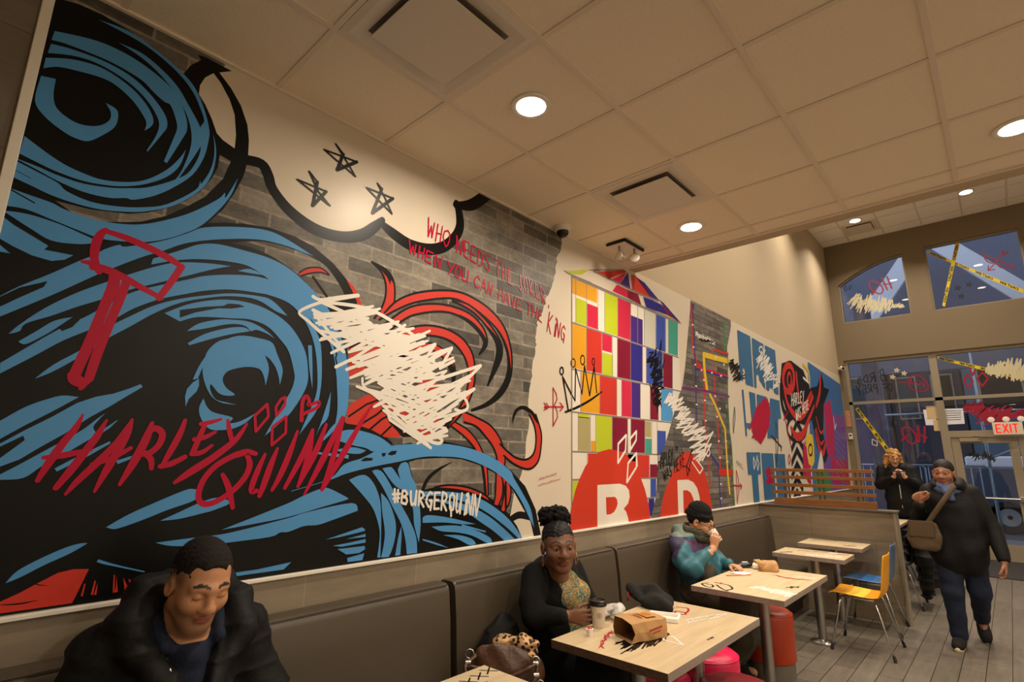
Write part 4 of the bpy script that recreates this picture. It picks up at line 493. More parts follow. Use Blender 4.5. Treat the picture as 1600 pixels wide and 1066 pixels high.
class Flat:
    """flat shapes laid on a plane given by a map (u, v, height) -> point"""
    def __init__(s, mp, clip=None): s.bm = bmesh.new(); s.mp = mp; s.mats = []; s.clip = clip; s.k = 0
    def mi(s, m):
        if m not in s.mats: s.mats.append(m)
        return s.mats.index(m)
    def poly(s, pts, h, m):
        if s.clip:
            u0, v0, u1, v1 = s.clip
            for ax, lim, sg in ((0, u0, 1), (0, u1, -1), (1, v0, 1), (1, v1, -1)):
                o = []
                for i in range(len(pts)):
                    a, b = pts[i-1], pts[i]; ia = (a[ax]-lim)*sg >= 0; ib = (b[ax]-lim)*sg >= 0
                    if ia != ib:
                        t = (lim-a[ax])/(b[ax]-a[ax]); o.append((a[0]+(b[0]-a[0])*t, a[1]+(b[1]-a[1])*t))
                    if ib: o.append(b)
                pts = o
                if len(pts) < 3: return
        q = []
        for p in pts:
            if not q or abs(p[0]-q[-1][0])+abs(p[1]-q[-1][1]) > 1e-5: q.append(p)
        if len(q) < 3: return
        V = [s.bm.verts.new(s.mp(p[0], p[1], h)) for p in q]; k = s.mi(m)
        for t in tessellate_polygon([[Vector((p[0], p[1], 0)) for p in q]]):
            try: f = s.bm.faces.new([V[i] for i in t]); f.material_index = k
            except ValueError: pass
    def strip(s, A, B, h, m):
        s.k = (s.k+1) % 9; h = h+.000005*(s.k-4)
        for i in range(len(A)-1): s.poly([A[i], A[i+1], B[i+1], B[i]], h, m)
    def ribbon(s, C, h, m, closed=False, smooth=True):
        if closed: C = C+[C[0]]
        if smooth: C = cr(C, 5)
        n = len(C); A = []; B = []
        for i in range(n):
            a = C[max(i-1, 0)]; b = C[min(i+1, n-1)]
            if closed and i in (0, n-1): a, b = C[n-2], C[1]
            dx, dy = b[0]-a[0], b[1]-a[1]; d = math.hypot(dx, dy) or 1; w = max(C[i][2], 0)/2
            A.append((C[i][0]-dy/d*w, C[i][1]+dx/d*w)); B.append((C[i][0]+dy/d*w, C[i][1]-dx/d*w))
        s.strip(A, B, h, m)
        if not closed:
            h -= .000024
            for (c, o) in ((C[0], C[1]), (C[-1], C[-2])):   # round ends
                if c[2] < .008: continue
                t = math.atan2(c[1]-o[1], c[0]-o[0]); r = c[2]/2
                s.poly([(c[0]+r*math.cos(t+k*PI/8), c[1]+r*math.sin(t+k*PI/8)) for k in range(-4, 5)], h, m)
    def line(s, pts, w, h, m):
        for a, b in zip(pts, pts[1:]):
            s.k = (s.k+1) % 41; hh = h+.000004*s.k
            dx, dy = b[0]-a[0], b[1]-a[1]; d = math.hypot(dx, dy)
            if d < 1e-5: continue
            ux, uy = dx/d*w*.4, dy/d*w*.4; nx, ny = -dy/d*w/2, dx/d*w/2
            s.poly([(a[0]-ux+nx*.6, a[1]-uy+ny*.6), (a[0]+nx, a[1]+ny), (b[0]+nx, b[1]+ny), (b[0]+ux+nx*.6, b[1]+uy+ny*.6), (b[0]+ux-nx*.6, b[1]+uy-ny*.6), (b[0]-nx, b[1]-ny), (a[0]-nx, a[1]-ny), (a[0]-ux-nx*.6, a[1]-uy-ny*.6)], hh, m)
    def text(s, t, b0, b1, t0, t1, w, h, m, jit=0.0, seed=1):
        r = random.Random(seed)
        for pl in text_strokes(t):
            P = []
            for x, y in pl:
                x += r.uniform(-jit, jit)*.01; y += r.uniform(-jit, jit)*.1
                lo = (b0[0]+(b1[0]-b0[0])*x, b0[1]+(b1[1]-b0[1])*x); hi = (t0[0]+(t1[0]-t0[0])*x, t0[1]+(t1[1]-t0[1])*x)
                P.append((lo[0]+(hi[0]-lo[0])*y, lo[1]+(hi[1]-lo[1])*y))
            s.line(P, w, h, m)
    def scribble(s, lo, hi, n, w, seed, jit, h, m, passes=3):
        r = random.Random(seed)
        def at(pl, u):
            u = max(0, min(1, u))*(len(pl)-1); i = min(int(u), len(pl)-2); f = u-i
            return (pl[i][0]+(pl[i+1][0]-pl[i][0])*f, pl[i][1]+(pl[i+1][1]-pl[i][1])*f)
        for q in range(passes):
            P = []
            for i in range(n):
                u = i/(n-1)+r.uniform(-.03, .03); a = at(lo, u-.05); b = at(hi, u+.05)
                k = r.uniform(-.05, .3) if r.random() < .8 else r.uniform(.2, .5)
                p = (a[0]+(b[0]-a[0])*k, a[1]+(b[1]-a[1])*k) if i % 2 == 0 else (b[0]+(a[0]-b[0])*k, b[1]+(a[1]-b[1])*k)
                P.append((p[0]+r.uniform(-jit, jit), p[1]+r.uniform(-jit, jit)))
            s.line(P, w, h, m)
    def build(s, name, parent, pre='print_'):
        me = bpy.data.meshes.new(name); s.bm.to_mesh(me); s.bm.free()
        return link(name, me, [MATS[pre+m] for m in s.mats], parent)
def pr2(f): return [(f[i]/1000, f[i+1]/1000) for i in range(0, len(f), 2)]
def pr3(f): return [(f[i]/1000, f[i+1]/1000, f[i+2]/1000) for i in range(0, len(f), 3)]
mural = empty('printed_mural', (0.001, 6.2, 1.11), 'huge printed wall mural with blue and red swirls, city graphics and scrawled lettering', 'mural')
MO = Vector((0.001, 6.2, 1.11))
def onwall(u, v, h): return Vector((.0045+h, u, v))-MO
MCLIP = (.05, 1.113, 12.42, ZC-.001)
bk = MB(); bk.box((.0, MCLIP[0]-6.2, MCLIP[1]-1.11), (.0035, MCLIP[2]-6.2, ZC-.001-1.11)); bk.build('paper_backing', MATS['print_cream'], mural)
parts = {}
for (part, m, lay, shapes) in MURAL:
    F = parts.setdefault(part, Flat(onwall, MCLIP)); h = lay*.00006
    for n_, sh in enumerate(shapes):
        k = sh[0]; h = lay*.00006+(n_ % 8)*.000006
        if k == 'P': F.poly(pr2(sh[1]), h, m)
        elif k == 'B': F.poly(cr(pr2(sh[1]), 4)+cr(pr2(sh[2]), 4)[::-1], h, m)
        elif k == 'R': F.ribbon(pr3(sh[1]), h, m)
        elif k == 'C': F.ribbon(pr3(sh[1]), h, m, True)
        elif k == 'L': F.line(pr2(sh[2]), sh[1]/1000, h, m)
        elif k == 'T': q = pr2(sh[2]); F.text(sh[1], q[0], q[1], q[2], q[3], sh[3]/1000, h, m, .6)
        elif k == 'S': F.scribble(pr2(sh[1]), pr2(sh[2]), sh[3], sh[4]/1000, sh[5], sh[6]/1000, h, m)
for part, F in parts.items(): F.build(part.rstrip('0123456789'), mural)
# ------------------------------------------------------------------ banquette, screen, tables, chairs, stools
mat('brown_vinyl', (72, 62, 49), .42, spec=.45, bump=(90, .06)); mat('vinyl_piping', (72, 61, 48), .4); mat('plinth', (40, 35, 30), .6)
def woodmat(name, c1, c2, axis, sc=(3, 40), rough=.4):
    m = mat(name, c1, rough); nt = m.node_tree; b = nt.nodes['Principled BSDF']
    tc = nt.nodes.new('ShaderNodeTexCoord'); mp = nt.nodes.new('ShaderNodeMapping'); k = [sc[1]]*3; k['xyz'.index(axis)] = sc[0]; mp.inputs['Scale'].default_value = k
    n = nt.nodes.new('ShaderNodeTexNoise'); n.inputs['Scale'].default_value = 1; n.inputs['Detail'].default_value = 6; n.inputs['Roughness'].default_value = .6
    nt.links.new(tc.outputs['Object'], mp.inputs[0]); nt.links.new(mp.outputs[0], n.inputs['Vector'])
    r = nt.nodes.new('ShaderNodeValToRGB'); r.color_ramp.elements[0].position = .32; r.color_ramp.elements[1].position = .68
    r.color_ramp.elements[0].color = lin(c2); r.color_ramp.elements[1].color = lin(c1)
    nt.links.new(n.outputs['Fac'], r.inputs[0]); nt.links.new(r.outputs[0], b.inputs['Base Color']); return m
woodmat('maple_laminate', (206, 186, 150), (190, 168, 132), 'y'); woodmat('oak_slat', (146, 92, 46), (116, 70, 32), 'x', (4, 60), .45); woodmat('table_edge_grey', (150, 134, 124), (132, 116, 106), 'y'); woodmat('table_edge_brown', (96, 70, 46), (66, 46, 30), 'x', (60, 160), .7)
mat('yellow_shell', (222, 152, 10), .38); mat('yellow_print', (244, 200, 60), .4); mat('blue_shell', (86, 116, 158), .38); mat('blue_print', (60, 120, 190), .4); mat('dark_shell', (60, 56, 52), .45)
mat('stool_orange', (176, 56, 22), .4); mat('stool_pink', (206, 26, 76), .4); mat('stool_red', (138, 22, 34), .42); mat('stool_base', (98, 90, 80), .5)

def banquette(y0, y1, label):
    e = empty('banquette_bench', (0, (y0+y1)/2, 0), label, 'bench', None); h = (y1-y0)/2
    MB().box((.05, -h+.01, 0), (.40, h-.01, .12)).build('plinth', MATS['plinth'], e)
    MB().box((.03, -h+.004, .12), (.44, h-.004, .33)).build('bench_base', MATS['plinth'], e)
    s = MB(); s.box((.10, -h, .33), (.49, h, .455), .03); s.build('seat_cushion', MATS['brown_vinyl'], e, smooth=True, angle=50)
    b = MB(); prof = [(.014, .40), (.175, .40), (.172, .46), (.150, .80), (.135, .93), (.128, .955), (.113, .968), (.095, .972), (.035, .972), (.020, .966), (.014, .95)]
    V0 = [(x, -h, z) for x, z in prof]; b.prism(V0, (0, 2*h, 0))
    o = b.build('back_cushion', MATS['brown_vinyl'], e)
    md = o.modifiers.new('edge', 'BEVEL'); md.width = .012; md.segments = 3; md.limit_method = 'ANGLE'; md.angle_limit = math.radians(50)
    for p in o.data.polygons: p.use_smooth = True
    o.data.set_sharp_from_angle(angle=math.radians(55))
    MB().tube([(.128, -h+.012, .9655), (.128, h-.012, .9655)], .0035, 6).build('piping', MATS['vinyl_piping'], o, smooth=True)
    return e
banquette(-1.1, 1.945, 'taupe vinyl banquette section behind the man in the black hooded jacket')
banquette(1.985, 3.525, 'taupe vinyl banquette section behind the woman in the black cardigan')
banquette(3.560, 6.99, 'taupe vinyl banquette section behind the person in the black beanie, ending at the half wall')
sp = Flat(lambda u, v, h: Vector((u, v, .4565+h)))
sp.scribble([(.30, 3.95), (.40, 3.98), (.47, 4.02)], [(.28, 4.16), (.38, 4.15), (.48, 4.14)], 14, .02, 4, .02, .0006, 'crimson')
so = sp.build('seat_graphic', None); so.parent = [o for o in bpy.data.objects if o.name.startswith('banquette_bench')][-1]; so.location = -so.parent.location; sp = Flat(lambda u, v, h: Vector((u, v, .4565+h)))
sp.scribble([(.28, 3.62), (.38, 3.60), (.46, 3.66)], [(.28, 3.80), (.36, 3.86), (.47, 3.86)], 14, .012, 5, .03, .0003, 'ink')
so = sp.build('seat_graphic', None); so.parent = [o for o in bpy.data.objects if o.name.startswith('banquette_bench')][-1]; so.location = -so.parent.location

# slatted screen on the half wall
e = empty('slatted_screen', (.70, 7.07, 1.1055), 'brown wooden slatted screen standing on the grey half wall', 'screen')
def slat(z0, z1, y0, y1, nm, x0=-.53, x1=.53): MB().box((x0, y0, z0-1.1055), (x1, y1, z1-1.1055), .004).build(nm, MATS['oak_slat'], e)
slat(1.106, 1.182, -.035, -.012, 'base_board', -.515, .525)
for (a, b) in ((1.228, 1.266), (1.312, 1.350), (1.403, 1.439), (1.485, 1.522)): slat(a, b, -.035, -.015, 'slat')
for x in (-.37, .0, .375):
    MB().box((x-.032, -.012, 0), (x-.014, .012, .395)).box((x+.014, -.012, 0), (x+.032, .012, .395)).box((x-.036, -.03, 0), (x+.036, .03, .006)).build('screen_post', MATS['cap_stone'], e)

# tables
def table(x0, y0, x1, y1, label, posts, group=None, round_base=True, edge='table_edge_grey'):
    cx, cy = (x0+x1)/2, (y0+y1)/2; e = empty('cafe_table', (cx, cy, 0), label, 'table', group)
    a, b = (x1-x0)/2, (y1-y0)/2; t = MB(); t.box((-a, -b, .724), (a, b, .76), .002)
    o = t.build('tabletop', [MATS['maple_laminate'], MATS[edge], MATS['table_edge_grey']], e)
    for p in o.data.polygons:
        n = p.normal
        if n.z < .8: p.material_index = 1 if abs(n.y) > abs(n.x) else 2
    for (px, py) in posts:
        MB().lathe([(.036, .012), (.036, .722)], (px-cx, py-cy, 0), 24).build('column', MATS['brushed_steel'], e, smooth=True, angle=40)
        MB().lathe([(.105, .003), (.105, .008), (.095, .014), (.05, .02), (.037, .03)], (px-cx, py-cy, -.003), 32).build('base_plate', MATS['brushed_steel'], e, smooth=True, angle=40)
        MB().box((px-cx-.16, py-cy-.03, .712), (px-cx+.16, py-cy+.03, .7235)).build('support_bar', MATS['frame_metal'], e)
    return e
class TopPrint:
    """each mark on a tabletop becomes a part of that table"""
    def __init__(s, tb): s.tb = tb; s.k = 0
    def go(s, nm, fn, a, kw):
        L0 = s.tb.location.copy(); F = Flat(lambda u, v, h: Vector((u-L0.x, v-L0.y, .7604+h))); getattr(F, fn)(*a, **kw); F.build(nm, s.tb)
    def line(s, *a, **k): s.go('drawn_line', 'line', a, k)
    def ribbon(s, *a, **k): s.go('drawn_loop', 'ribbon', a, k)
    def scribble(s, *a, **k): s.go('scribble', 'scribble', a, k)
    def build(s, *a): pass
def tabletop_print(tb): return TopPrint(tb), tb
G = 'cafe tables along the banquette'
T1 = table(.612, .67, 1.215, 1.731, 'pale laminate cafe table nearest the camera with black X marks', [(.91, .95), (.91, 1.45)], G)
T2 = table(.612, 2.179, 1.212, 3.26, 'pale laminate cafe table with black scribble before the woman in the cardigan', [(.935, 2.42), (.935, 3.05)], G, edge='table_edge_brown')
T3 = table(.60, 3.743, 1.20, 4.80, 'pale laminate cafe table in front of the person in the black beanie', [(.905, 4.24)], G)
T4 = table(.555, 5.62, 1.15, 6.04, 'narrow pale cafe table with white scribble beside the yellow chair', [(.86, 5.84)], G)
T5 = table(.55, 6.46, 1.14, 6.93, 'narrow pale cafe table right in front of the half wall', [(.85, 6.69)], G)
T6 = table(.52, 9.2, 1.10, 10.27, 'pale cafe table beyond the half wall near the woman with the phone', [(.82, 9.5), (.82, 9.95)], G)
F, tb = tabletop_print(T1)
for (u, v) in ((.668, 1.70), (.682, 1.635), (.69, 1.57), (.70, 1.505)):
    F.line([(u-.028, v-.022), (u+.028, v+.022)], .007, 0, 'ink'); F.line([(u-.022, v+.028), (u+.022, v-.028)], .007, 0, 'ink')
F.line([(.74, 1.62), (.75, 1.60), (.76, 1.63)], .006, 0, 'crimson'); F.build('tabletop_graphic', tb)
F, tb = tabletop_print(T2)
F.scribble([(.862, 2.338), (.982, 2.212), (1.004, 2.375), (1.019, 2.518)], [(.874, 2.429), (.909, 2.548), (.917, 2.674), (.981, 2.648)], 18, .0075, 3, .012, 0, 'ink')
F.ribbon([(.925, 2.60, .008), (.955, 2.66, .009), (.985, 2.64, .009), (.96, 2.58, .008)], .0002, 'ink')
F.line([(.986, 2.581), (1.01, 2.633), (1.101, 2.551), (1.007, 2.547), (.986, 2.581)], .012, .0003, 'white')
F.scribble([(.859, 2.234), (.80, 2.36), (.765, 2.48)], [(.84, 2.25), (.78, 2.38), (.75, 2.50)], 16, .004, 6, .012, .0003, 'crimson')
F.ribbon([(.784, 3.147, .012), (.843, 3.165, .012), (.875, 3.078, .012), (.823, 3.066, .012), (.837, 3.021, .012), (.887, 3.034, .012), (.87, 3.075, .012)], .0004, 'crimson')
F.scribble([(.939, 2.923), (1.0, 3.08), (1.052, 3.216)], [(.925, 2.93), (.985, 3.09), (1.04, 3.22)], 22, .004, 8, .008, .0005, 'white'); F.scribble([(.97, 2.887), (1.02, 3.05), (1.063, 3.189)], [(.958, 2.89), (1.01, 3.055), (1.055, 3.19)], 22, .004, 9, .008, .0005, 'white')
F.scribble([(1.16, 2.70), (1.165, 2.76)], [(1.15, 2.70), (1.155, 2.76)], 8, .003, 9, .004, .0005, 'ink'); F.build('tabletop_graphic', tb)
F, tb = tabletop_print(T3)
F.ribbon([(.655, 3.90, .014), (.637, 3.84, .014), (.697, 3.78, .014), (.73, 3.80, .014), (.70, 3.86, .012), (.665, 3.85, .010)], .0002, 'ink')
F.ribbon([(.725, 3.879, .013), (.79, 3.80, .014), (.845, 3.757, .014)], .0003, 'ink'); F.ribbon([(.835, 3.77, .013), (.845, 3.85, .013), (.782, 3.936, .013), (.729, 3.931, .011)], .0002, 'ink')
F.scribble([(.69, 3.94), (.74, 3.945)], [(.68, 3.96), (.735, 3.97)], 10, .004, 2, .01, .0003, 'crimson')
F.scribble([(.921, 3.96), (1.02, 3.93), (1.12, 3.90), (1.195, 3.86)], [(.93, 4.06), (1.03, 4.07), (1.14, 4.05), (1.195, 4.01)], 26, .009, 4, .014, .0001, 'white')
F.scribble([(.90, 4.515), (1.0, 4.46), (1.155, 4.50)], [(.90, 4.535), (1.01, 4.49), (1.155, 4.525)], 26, .004, 5, .012, .0003, 'crimson'); F.scribble([(1.11, 4.14), (1.16, 4.2)], [(1.10, 4.17), (1.15, 4.25)], 9, .006, 5, .012, .0004, 'ink')
F.scribble([(1.05, 4.57), (1.164, 4.58)], [(1.05, 4.61), (1.164, 4.62)], 16, .006, 5, .01, .0002, 'white'); F.build('tabletop_graphic', tb)
F, tb = tabletop_print(T4)
F.scribble([(.83, 5.68), (.93, 5.65), (1.05, 5.70), (1.12, 5.75)], [(.83, 5.80), (.93, 5.83), (1.05, 5.85), (1.12, 5.83)], 22, .008, 4, .012, .0001, 'white'); F.scribble([(.62, 5.66), (.69, 5.75)], [(.61, 5.69), (.68, 5.78)], 12, .006, 4, .012, .0001, 'ink')
F.scribble([(1.04, 5.93), (1.12, 5.95)], [(1.04, 5.96), (1.12, 5.98)], 9, .005, 4, .012, .0003, 'crimson'); F.scribble([(.7, 5.9), (.95, 5.98)], [(.7, 5.93), (.95, 6.0)], 24, .003, 4, .01, .0003, 'ink'); F.build('tabletop_graphic', tb)
F, tb = tabletop_print(T5)
F.scribble([(.955, 6.59), (1.06, 6.61)], [(.95, 6.63), (1.055, 6.65)], 10, .007, 4, .012, .0001, 'ink'); F.scribble([(.6, 6.84), (.84, 6.88)], [(.6, 6.87), (.84, 6.91)], 26, .004, 4, .01, .0001, 'ink'); F.line([(1.03, 6.66), (1.08, 6.68)], .012, .0001, 'white'); F.build('tabletop_graphic', tb)

# stacking chairs: moulded shell on four splayed chrome legs (faces -x)
def chair(x, y, rz, shell, prt, label, group='moulded chairs with chrome legs', printed=True):
    e = empty('cafe_chair', (x, y, 0), label, 'chair', group, rz)
    prof = cr([(-.215, .440), (-.19, .457), (-.08, .452), (.05, .443), (.135, .447), (.18, .475), (.203, .54), (.222, .67), (.243, .815)], 3)
    P = []; n = len(prof)
    for i, (px, pz) in enumerate(prof):
        u = i/(n-1); w = .205-.02*u if u < .9 else .185-(u-.9)*.25; row = []
        for j in range(9):
            t = j/4-1; bow = .018*(t*t)*(1 if u > .55 else -.4*(1-u)); row.append((px-(bow if u > .55 else 0), w*t, pz+(0 if u > .55 else .012*t*t)))
        P.append(row)
    o = MB().grid(P).build('seat_shell', [MATS[shell], MATS[prt]], e, smooth=True); subsurf(solidify(o, .011, 0), 1)
    if printed:
        for p in o.data.polygons:
            c = p.center
            if -.14 < c.x < .06 and c.z < .47: p.material_index = 1 if (c.x > -.08) else 0
    f = MB()
    for sy in (-1, 1): f.tube([(-.13, sy*.145, .432), (.12, sy*.145, .428)], .009, 8)
    f.tube([(-.02, -.145, .43), (-.02, .145, .43)], .008, 8); f.build('under_frame', MATS['chrome'], e, smooth=True)
    for (sx, sy) in ((-1, -1), (-1, 1), (1, -1), (1, 1)):
        a = (-.13, sy*.145, .432) if sx < 0 else (.12, sy*.145, .428); b = (-.222, sy*.25, .02) if sx < 0 else (.232, sy*.255, .02)
        m = Vector(a)*.85+Vector(b)*.15+Vector((0, sy*.012, .01))
        l = MB().tube([a, tuple(m), b], .0092, 10).build('leg', MATS['chrome'], e, smooth=True)
        d = (Vector(b)-m).normalized()
        MB().tube([Vector(b)-d*.022, Vector(b)+d*.017], [.0125, .0135], 10).build('foot_cap', MATS['black_rubber'], l, smooth=True, angle=50)
    return e
chair(1.19, 5.93, 0.0, 'yellow_shell', 'yellow_print', 'yellow moulded chair with chrome legs drawn up to a narrow table')
chair(1.135, 6.70, 0.02, 'blue_shell', 'blue_print', 'blue moulded chair with chrome legs in front of the half wall')
CH_A = chair(1.17, 8.02, .03, 'dark_shell', 'dark_shell', 'chair with a quilted black puffer coat hung on it just beyond the half wall')
CH_B = chair(1.20, 9.02, -.03, 'dark_shell', 'dark_shell', 'chair with a plain black coat hung on it beyond the half wall')
CH_C = chair(1.20, 9.72, .0, 'dark_shell', 'dark_shell', 'farthest chair in the row beyond the half wall, partly hidden by the walking woman')

def drum(x, y, top, label):
    e = empty('drum_stool', (x, y, 0), label, 'stool', 'upholstered drum stools'); r = .19
    MB().lathe([(r-.012, 0), (r-.012, .115)], n=36).build('stool_base', MATS['stool_base'], e, smooth=True, angle=40)
    o = MB().lathe([(r-.008, .112), (r, .122), (r, .425), (r-.006, .447), (r-.022, .462), (r-.07, .470), (.01, .474)], n=40).build('stool_cushion', MATS[top], e, smooth=True, angle=60)
    MB().tube([((r-.004)*math.cos(k*PI/20), (r-.004)*math.sin(k*PI/20), .444) for k in range(40)], .0045, 6, closed=True).build('seam', MATS[top], o, smooth=True)
    return e
drum(.755, 4.72, 'stool_orange', 'orange drum stool under the table of the person in the beanie')
drum(.80, 3.47, 'stool_pink', 'bright pink drum stool at the far end of the paper bag table')
drum(.74, 2.93, 'stool_pink', 'pink drum stool in the shade under the paper bag table')
drum(1.13, 3.08, 'stool_red', 'dark red drum stool whose rounded top shows at the bottom edge of the photo')

mt = MB().box((1.30, 10.72, 0.0), (4.2, 12.46, .012)).build('floor_mat', None); mt.data.materials.append(mat('mat_black', (44, 41, 40), .95, bump=(300, .4))); tag(mt, 'large dark entrance mat inside the glass doors', 'mat')
# ------------------------------------------------------------------ figure toolkit: distance fields meshed as one surface
A3 = lambda *p: np.array(p, dtype=np.float32)
class Field:
    def __init__(s, lo, hi, res):
        s.lo = np.array(lo, np.float32); s.res = res
        s.n = np.maximum(8, np.ceil((np.array(hi)-s.lo)/res).astype(int)+1)
        s.D = np.full(tuple(s.n), 1.0, np.float32)
    def sl(s, a, b):
        i0 = np.clip(np.floor((np.array(a)-s.lo)/s.res).astype(int), 0, s.n-1); i1 = np.clip(np.ceil((np.array(b)-s.lo)/s.res).astype(int)+1, 1, s.n)
        if np.any(i1 <= i0): return None
        ax = [s.lo[k]+s.res*np.arange(i0[k], i1[k], dtype=np.float32) for k in range(3)]
        return (slice(i0[0], i1[0]), slice(i0[1], i1[1]), slice(i0[2], i1[2])), ax[0][:, None, None], ax[1][None, :, None], ax[2][None, None, :]
    def mix(s, S, d, k, sub):
        a = s.D[S]
        if sub:
            if k > 0: h = np.maximum(k-np.abs(a+d), 0)/k; s.D[S] = np.maximum(a, -d)+h*h*k*.25
            else: s.D[S] = np.maximum(a, -d)
        else:
            if k > 0: h = np.maximum(k-np.abs(a-d), 0)/k; s.D[S] = np.minimum(a, d)-h*h*k*.25
            else: s.D[S] = np.minimum(a, d)
    def cap(s, a, b, ra, rb=None, k=.02, sub=False):
        rb = ra if rb is None else rb; a = np.array(a, np.float32); b = np.array(b, np.float32); m = max(ra, rb)+k+3*s.res
        q = s.sl(np.minimum(a, b)-m, np.maximum(a, b)+m)
        if q is None: return s
        S, X, Y, Z = q; v = b-a; L = max(float(v@v), 1e-9)
        t = np.clip(((X-a[0])*v[0]+(Y-a[1])*v[1]+(Z-a[2])*v[2])/L, 0, 1)
        d = np.sqrt((X-a[0]-t*v[0])**2+(Y-a[1]-t*v[1])**2+(Z-a[2]-t*v[2])**2)-(ra+(rb-ra)*t)
        s.mix(S, d, k, sub); return s
    def chain(s, P, k=.02):
        for a, b in zip(P, P[1:]): s.cap(a[:3], b[:3], a[3], b[3], k)
        return s
    def ell(s, c, r, R=None, k=.02, sub=False, pw=2.0):
        c = np.array(c, np.float32); r = np.array(r, np.float32); m = float(r.max())+k+3*s.res
        q = s.sl(c-m, c+m)
        if q is None: return s
        S, X, Y, Z = q; R = np.eye(3, dtype=np.float32) if R is None else R
        u = [(X-c[0])*R[0, i]+(Y-c[1])*R[1, i]+(Z-c[2])*R[2, i] for i in range(3)]
        if pw == 2.0:
            k0 = np.sqrt(sum((u[i]/r[i])**2 for i in range(3))); k1 = np.sqrt(sum((u[i]/r[i]**2)**2 for i in range(3)))+1e-6
            d = k0*(k0-1)/k1
        else:
            k0 = sum(np.abs(u[i]/r[i])**pw for i in range(3))**(1/pw); d = (k0-1)*float(r.min())
        s.mix(S, d, k, sub); return s
    def noise(s, amp, freq, seed=0, fold=0.0):
        """soft cloth creases"""
        r = np.random.RandomState(seed); X = s.lo[0]+s.res*np.arange(s.n[0], dtype=np.float32)[:, None, None]; Y = s.lo[1]+s.res*np.arange(s.n[1], dtype=np.float32)[None, :, None]; Z = s.lo[2]+s.res*np.arange(s.n[2], dtype=np.float32)[None, None, :]
        for i in range(5):
            v = r.normal(size=3); v /= np.linalg.norm(v); f = freq*(.6+.25*i); w = r.normal(size=3)*.5
            s.D += amp/(1+.5*i)*np.sin(f*(v[0]*X+v[1]*Y+v[2]*Z)+1.3*np.sin(f*.55*(w[0]*X+w[1]*Y+w[2]*Z)+i)+r.rand()*6)
        if fold: s.D += fold*np.abs(np.sin(PI*Z/.085+1.2*np.sin(5*X)+1.0*np.sin(4*Y)))**.5-fold*.6
        return s
    def mesh(s, name, m, parent=None, tint=None, cut=None):
        D = s.D; S = D < 0
        D[0] = D[-1] = 1; D[:, 0] = D[:, -1] = 1; D[:, :, 0] = D[:, :, -1] = 1; S = D < 0
        c = np.zeros(tuple(s.n-1), np.int8)
        for i in (0, 1):
            for j in (0, 1):
                for k in (0, 1): c += S[i:s.n[0]-1+i, j:s.n[1]-1+j, k:s.n[2]-1+k]
        mask = (c > 0) & (c < 8); idx = np.full(mask.shape, -1, np.int64); cells = np.argwhere(mask); idx[mask] = np.arange(len(cells))
        acc = np.zeros((len(cells), 3)); cnt = np.zeros(len(cells)); E = []
        for ax in range(3):
            for p in (0, 1):
                for q in (0, 1):
                    o = [0, 0, 0]; b, cc = [x for x in range(3) if x != ax]; o[b] = p; o[cc] = q; o2 = list(o); o2[ax] = 1; E.append((o, o2))
        for o, o2 in E:
            d1 = D[tuple((cells+o).T)]; d2 = D[tuple((cells+o2).T)]; cr_ = (d1 < 0) != (d2 < 0); t = np.where(cr_, d1/np.where(cr_, d1-d2, 1), 0)
            acc += (np.array(o)+t[:, None]*(np.array(o2)-np.array(o)))*cr_[:, None]; cnt += cr_
        V = s.lo+(cells+acc/np.maximum(cnt, 1)[:, None])*s.res; Q = []
        for ax in range(3):
            b, cc = [(1, 2), (2, 0), (0, 1)][ax]
            a0 = [slice(1, -1)]*3; a1 = [slice(1, -1)]*3; a0[ax] = slice(0, -1); a1[ax] = slice(1, None)
            p, q = S[tuple(a0)], S[tuple(a1)]; G = np.argwhere(p != q); 
            if not len(G): continue
            off = np.array([1, 1, 1]); off[ax] = 0; G = G+off; eb = np.zeros(3, int); eb[b] = 1; ec = np.zeros(3, int); ec[cc] = 1
            f = lambda g: idx[tuple(g.T)]
            q4 = np.stack([f(G-eb-ec), f(G-ec), f(G), f(G-eb)], 1); flip = ~S[tuple(G.T)]
            q4[flip] = q4[flip][:, ::-1]; Q.append(q4)
        Q = np.concatenate(Q); Q = Q[(Q >= 0).all(1)]
        if cut is not None:   # open edge of a garment: drop faces where cut(points) is true
            kill = cut(V[Q].mean(1)); Q = Q[~kill]; used = np.unique(Q); rm = np.full(len(V), -1); rm[used] = np.arange(len(used)); V = V[used]; Q = rm[Q]
        me = bpy.data.meshes.new(name); me.vertices.add(len(V)); me.vertices.foreach_set('co', V.astype(np.float32).ravel())
        me.loops.add(Q.size); me.loops.foreach_set('vertex_index', Q.astype(np.int32).ravel()); me.polygons.add(len(Q)); me.polygons.foreach_set('loop_start', np.arange(0, Q.size, 4, dtype=np.int32))
        me.polygons.foreach_set('use_smooth', np.ones(len(Q), bool)); me.update(); me.validate()
        if tint is not None:
            a = me.color_attributes.new('tint', 'FLOAT_COLOR', 'POINT'); cl = np.ones((len(V), 4), np.float32); cl[:, :3] = tint(V); a.data.foreach_set('color', cl.ravel())
        o = link(name, me, m, parent)
        if parent is not None: o.location = -parent.matrix_world.translation if parent.type != 'EMPTY' else -parent.location
        return o
def tintmat(name, rough=.55, spec=.4, bump=None, sss=0.0):
    m = mat(name, (128, 128, 128), rough, spec=spec, bump=bump); nt = m.node_tree; a = nt.nodes.new('ShaderNodeVertexColor'); a.layer_name = 'tint'
    nt.links.new(a.outputs['Color'], nt.nodes['Principled BSDF'].inputs['Base Color'])
    if sss: nt.nodes['Principled BSDF'].inputs['Subsurface Weight'].default_value = sss; nt.nodes['Principled BSDF'].inputs['Subsurface Radius'].default_value = (.01, .004, .002)
    return m
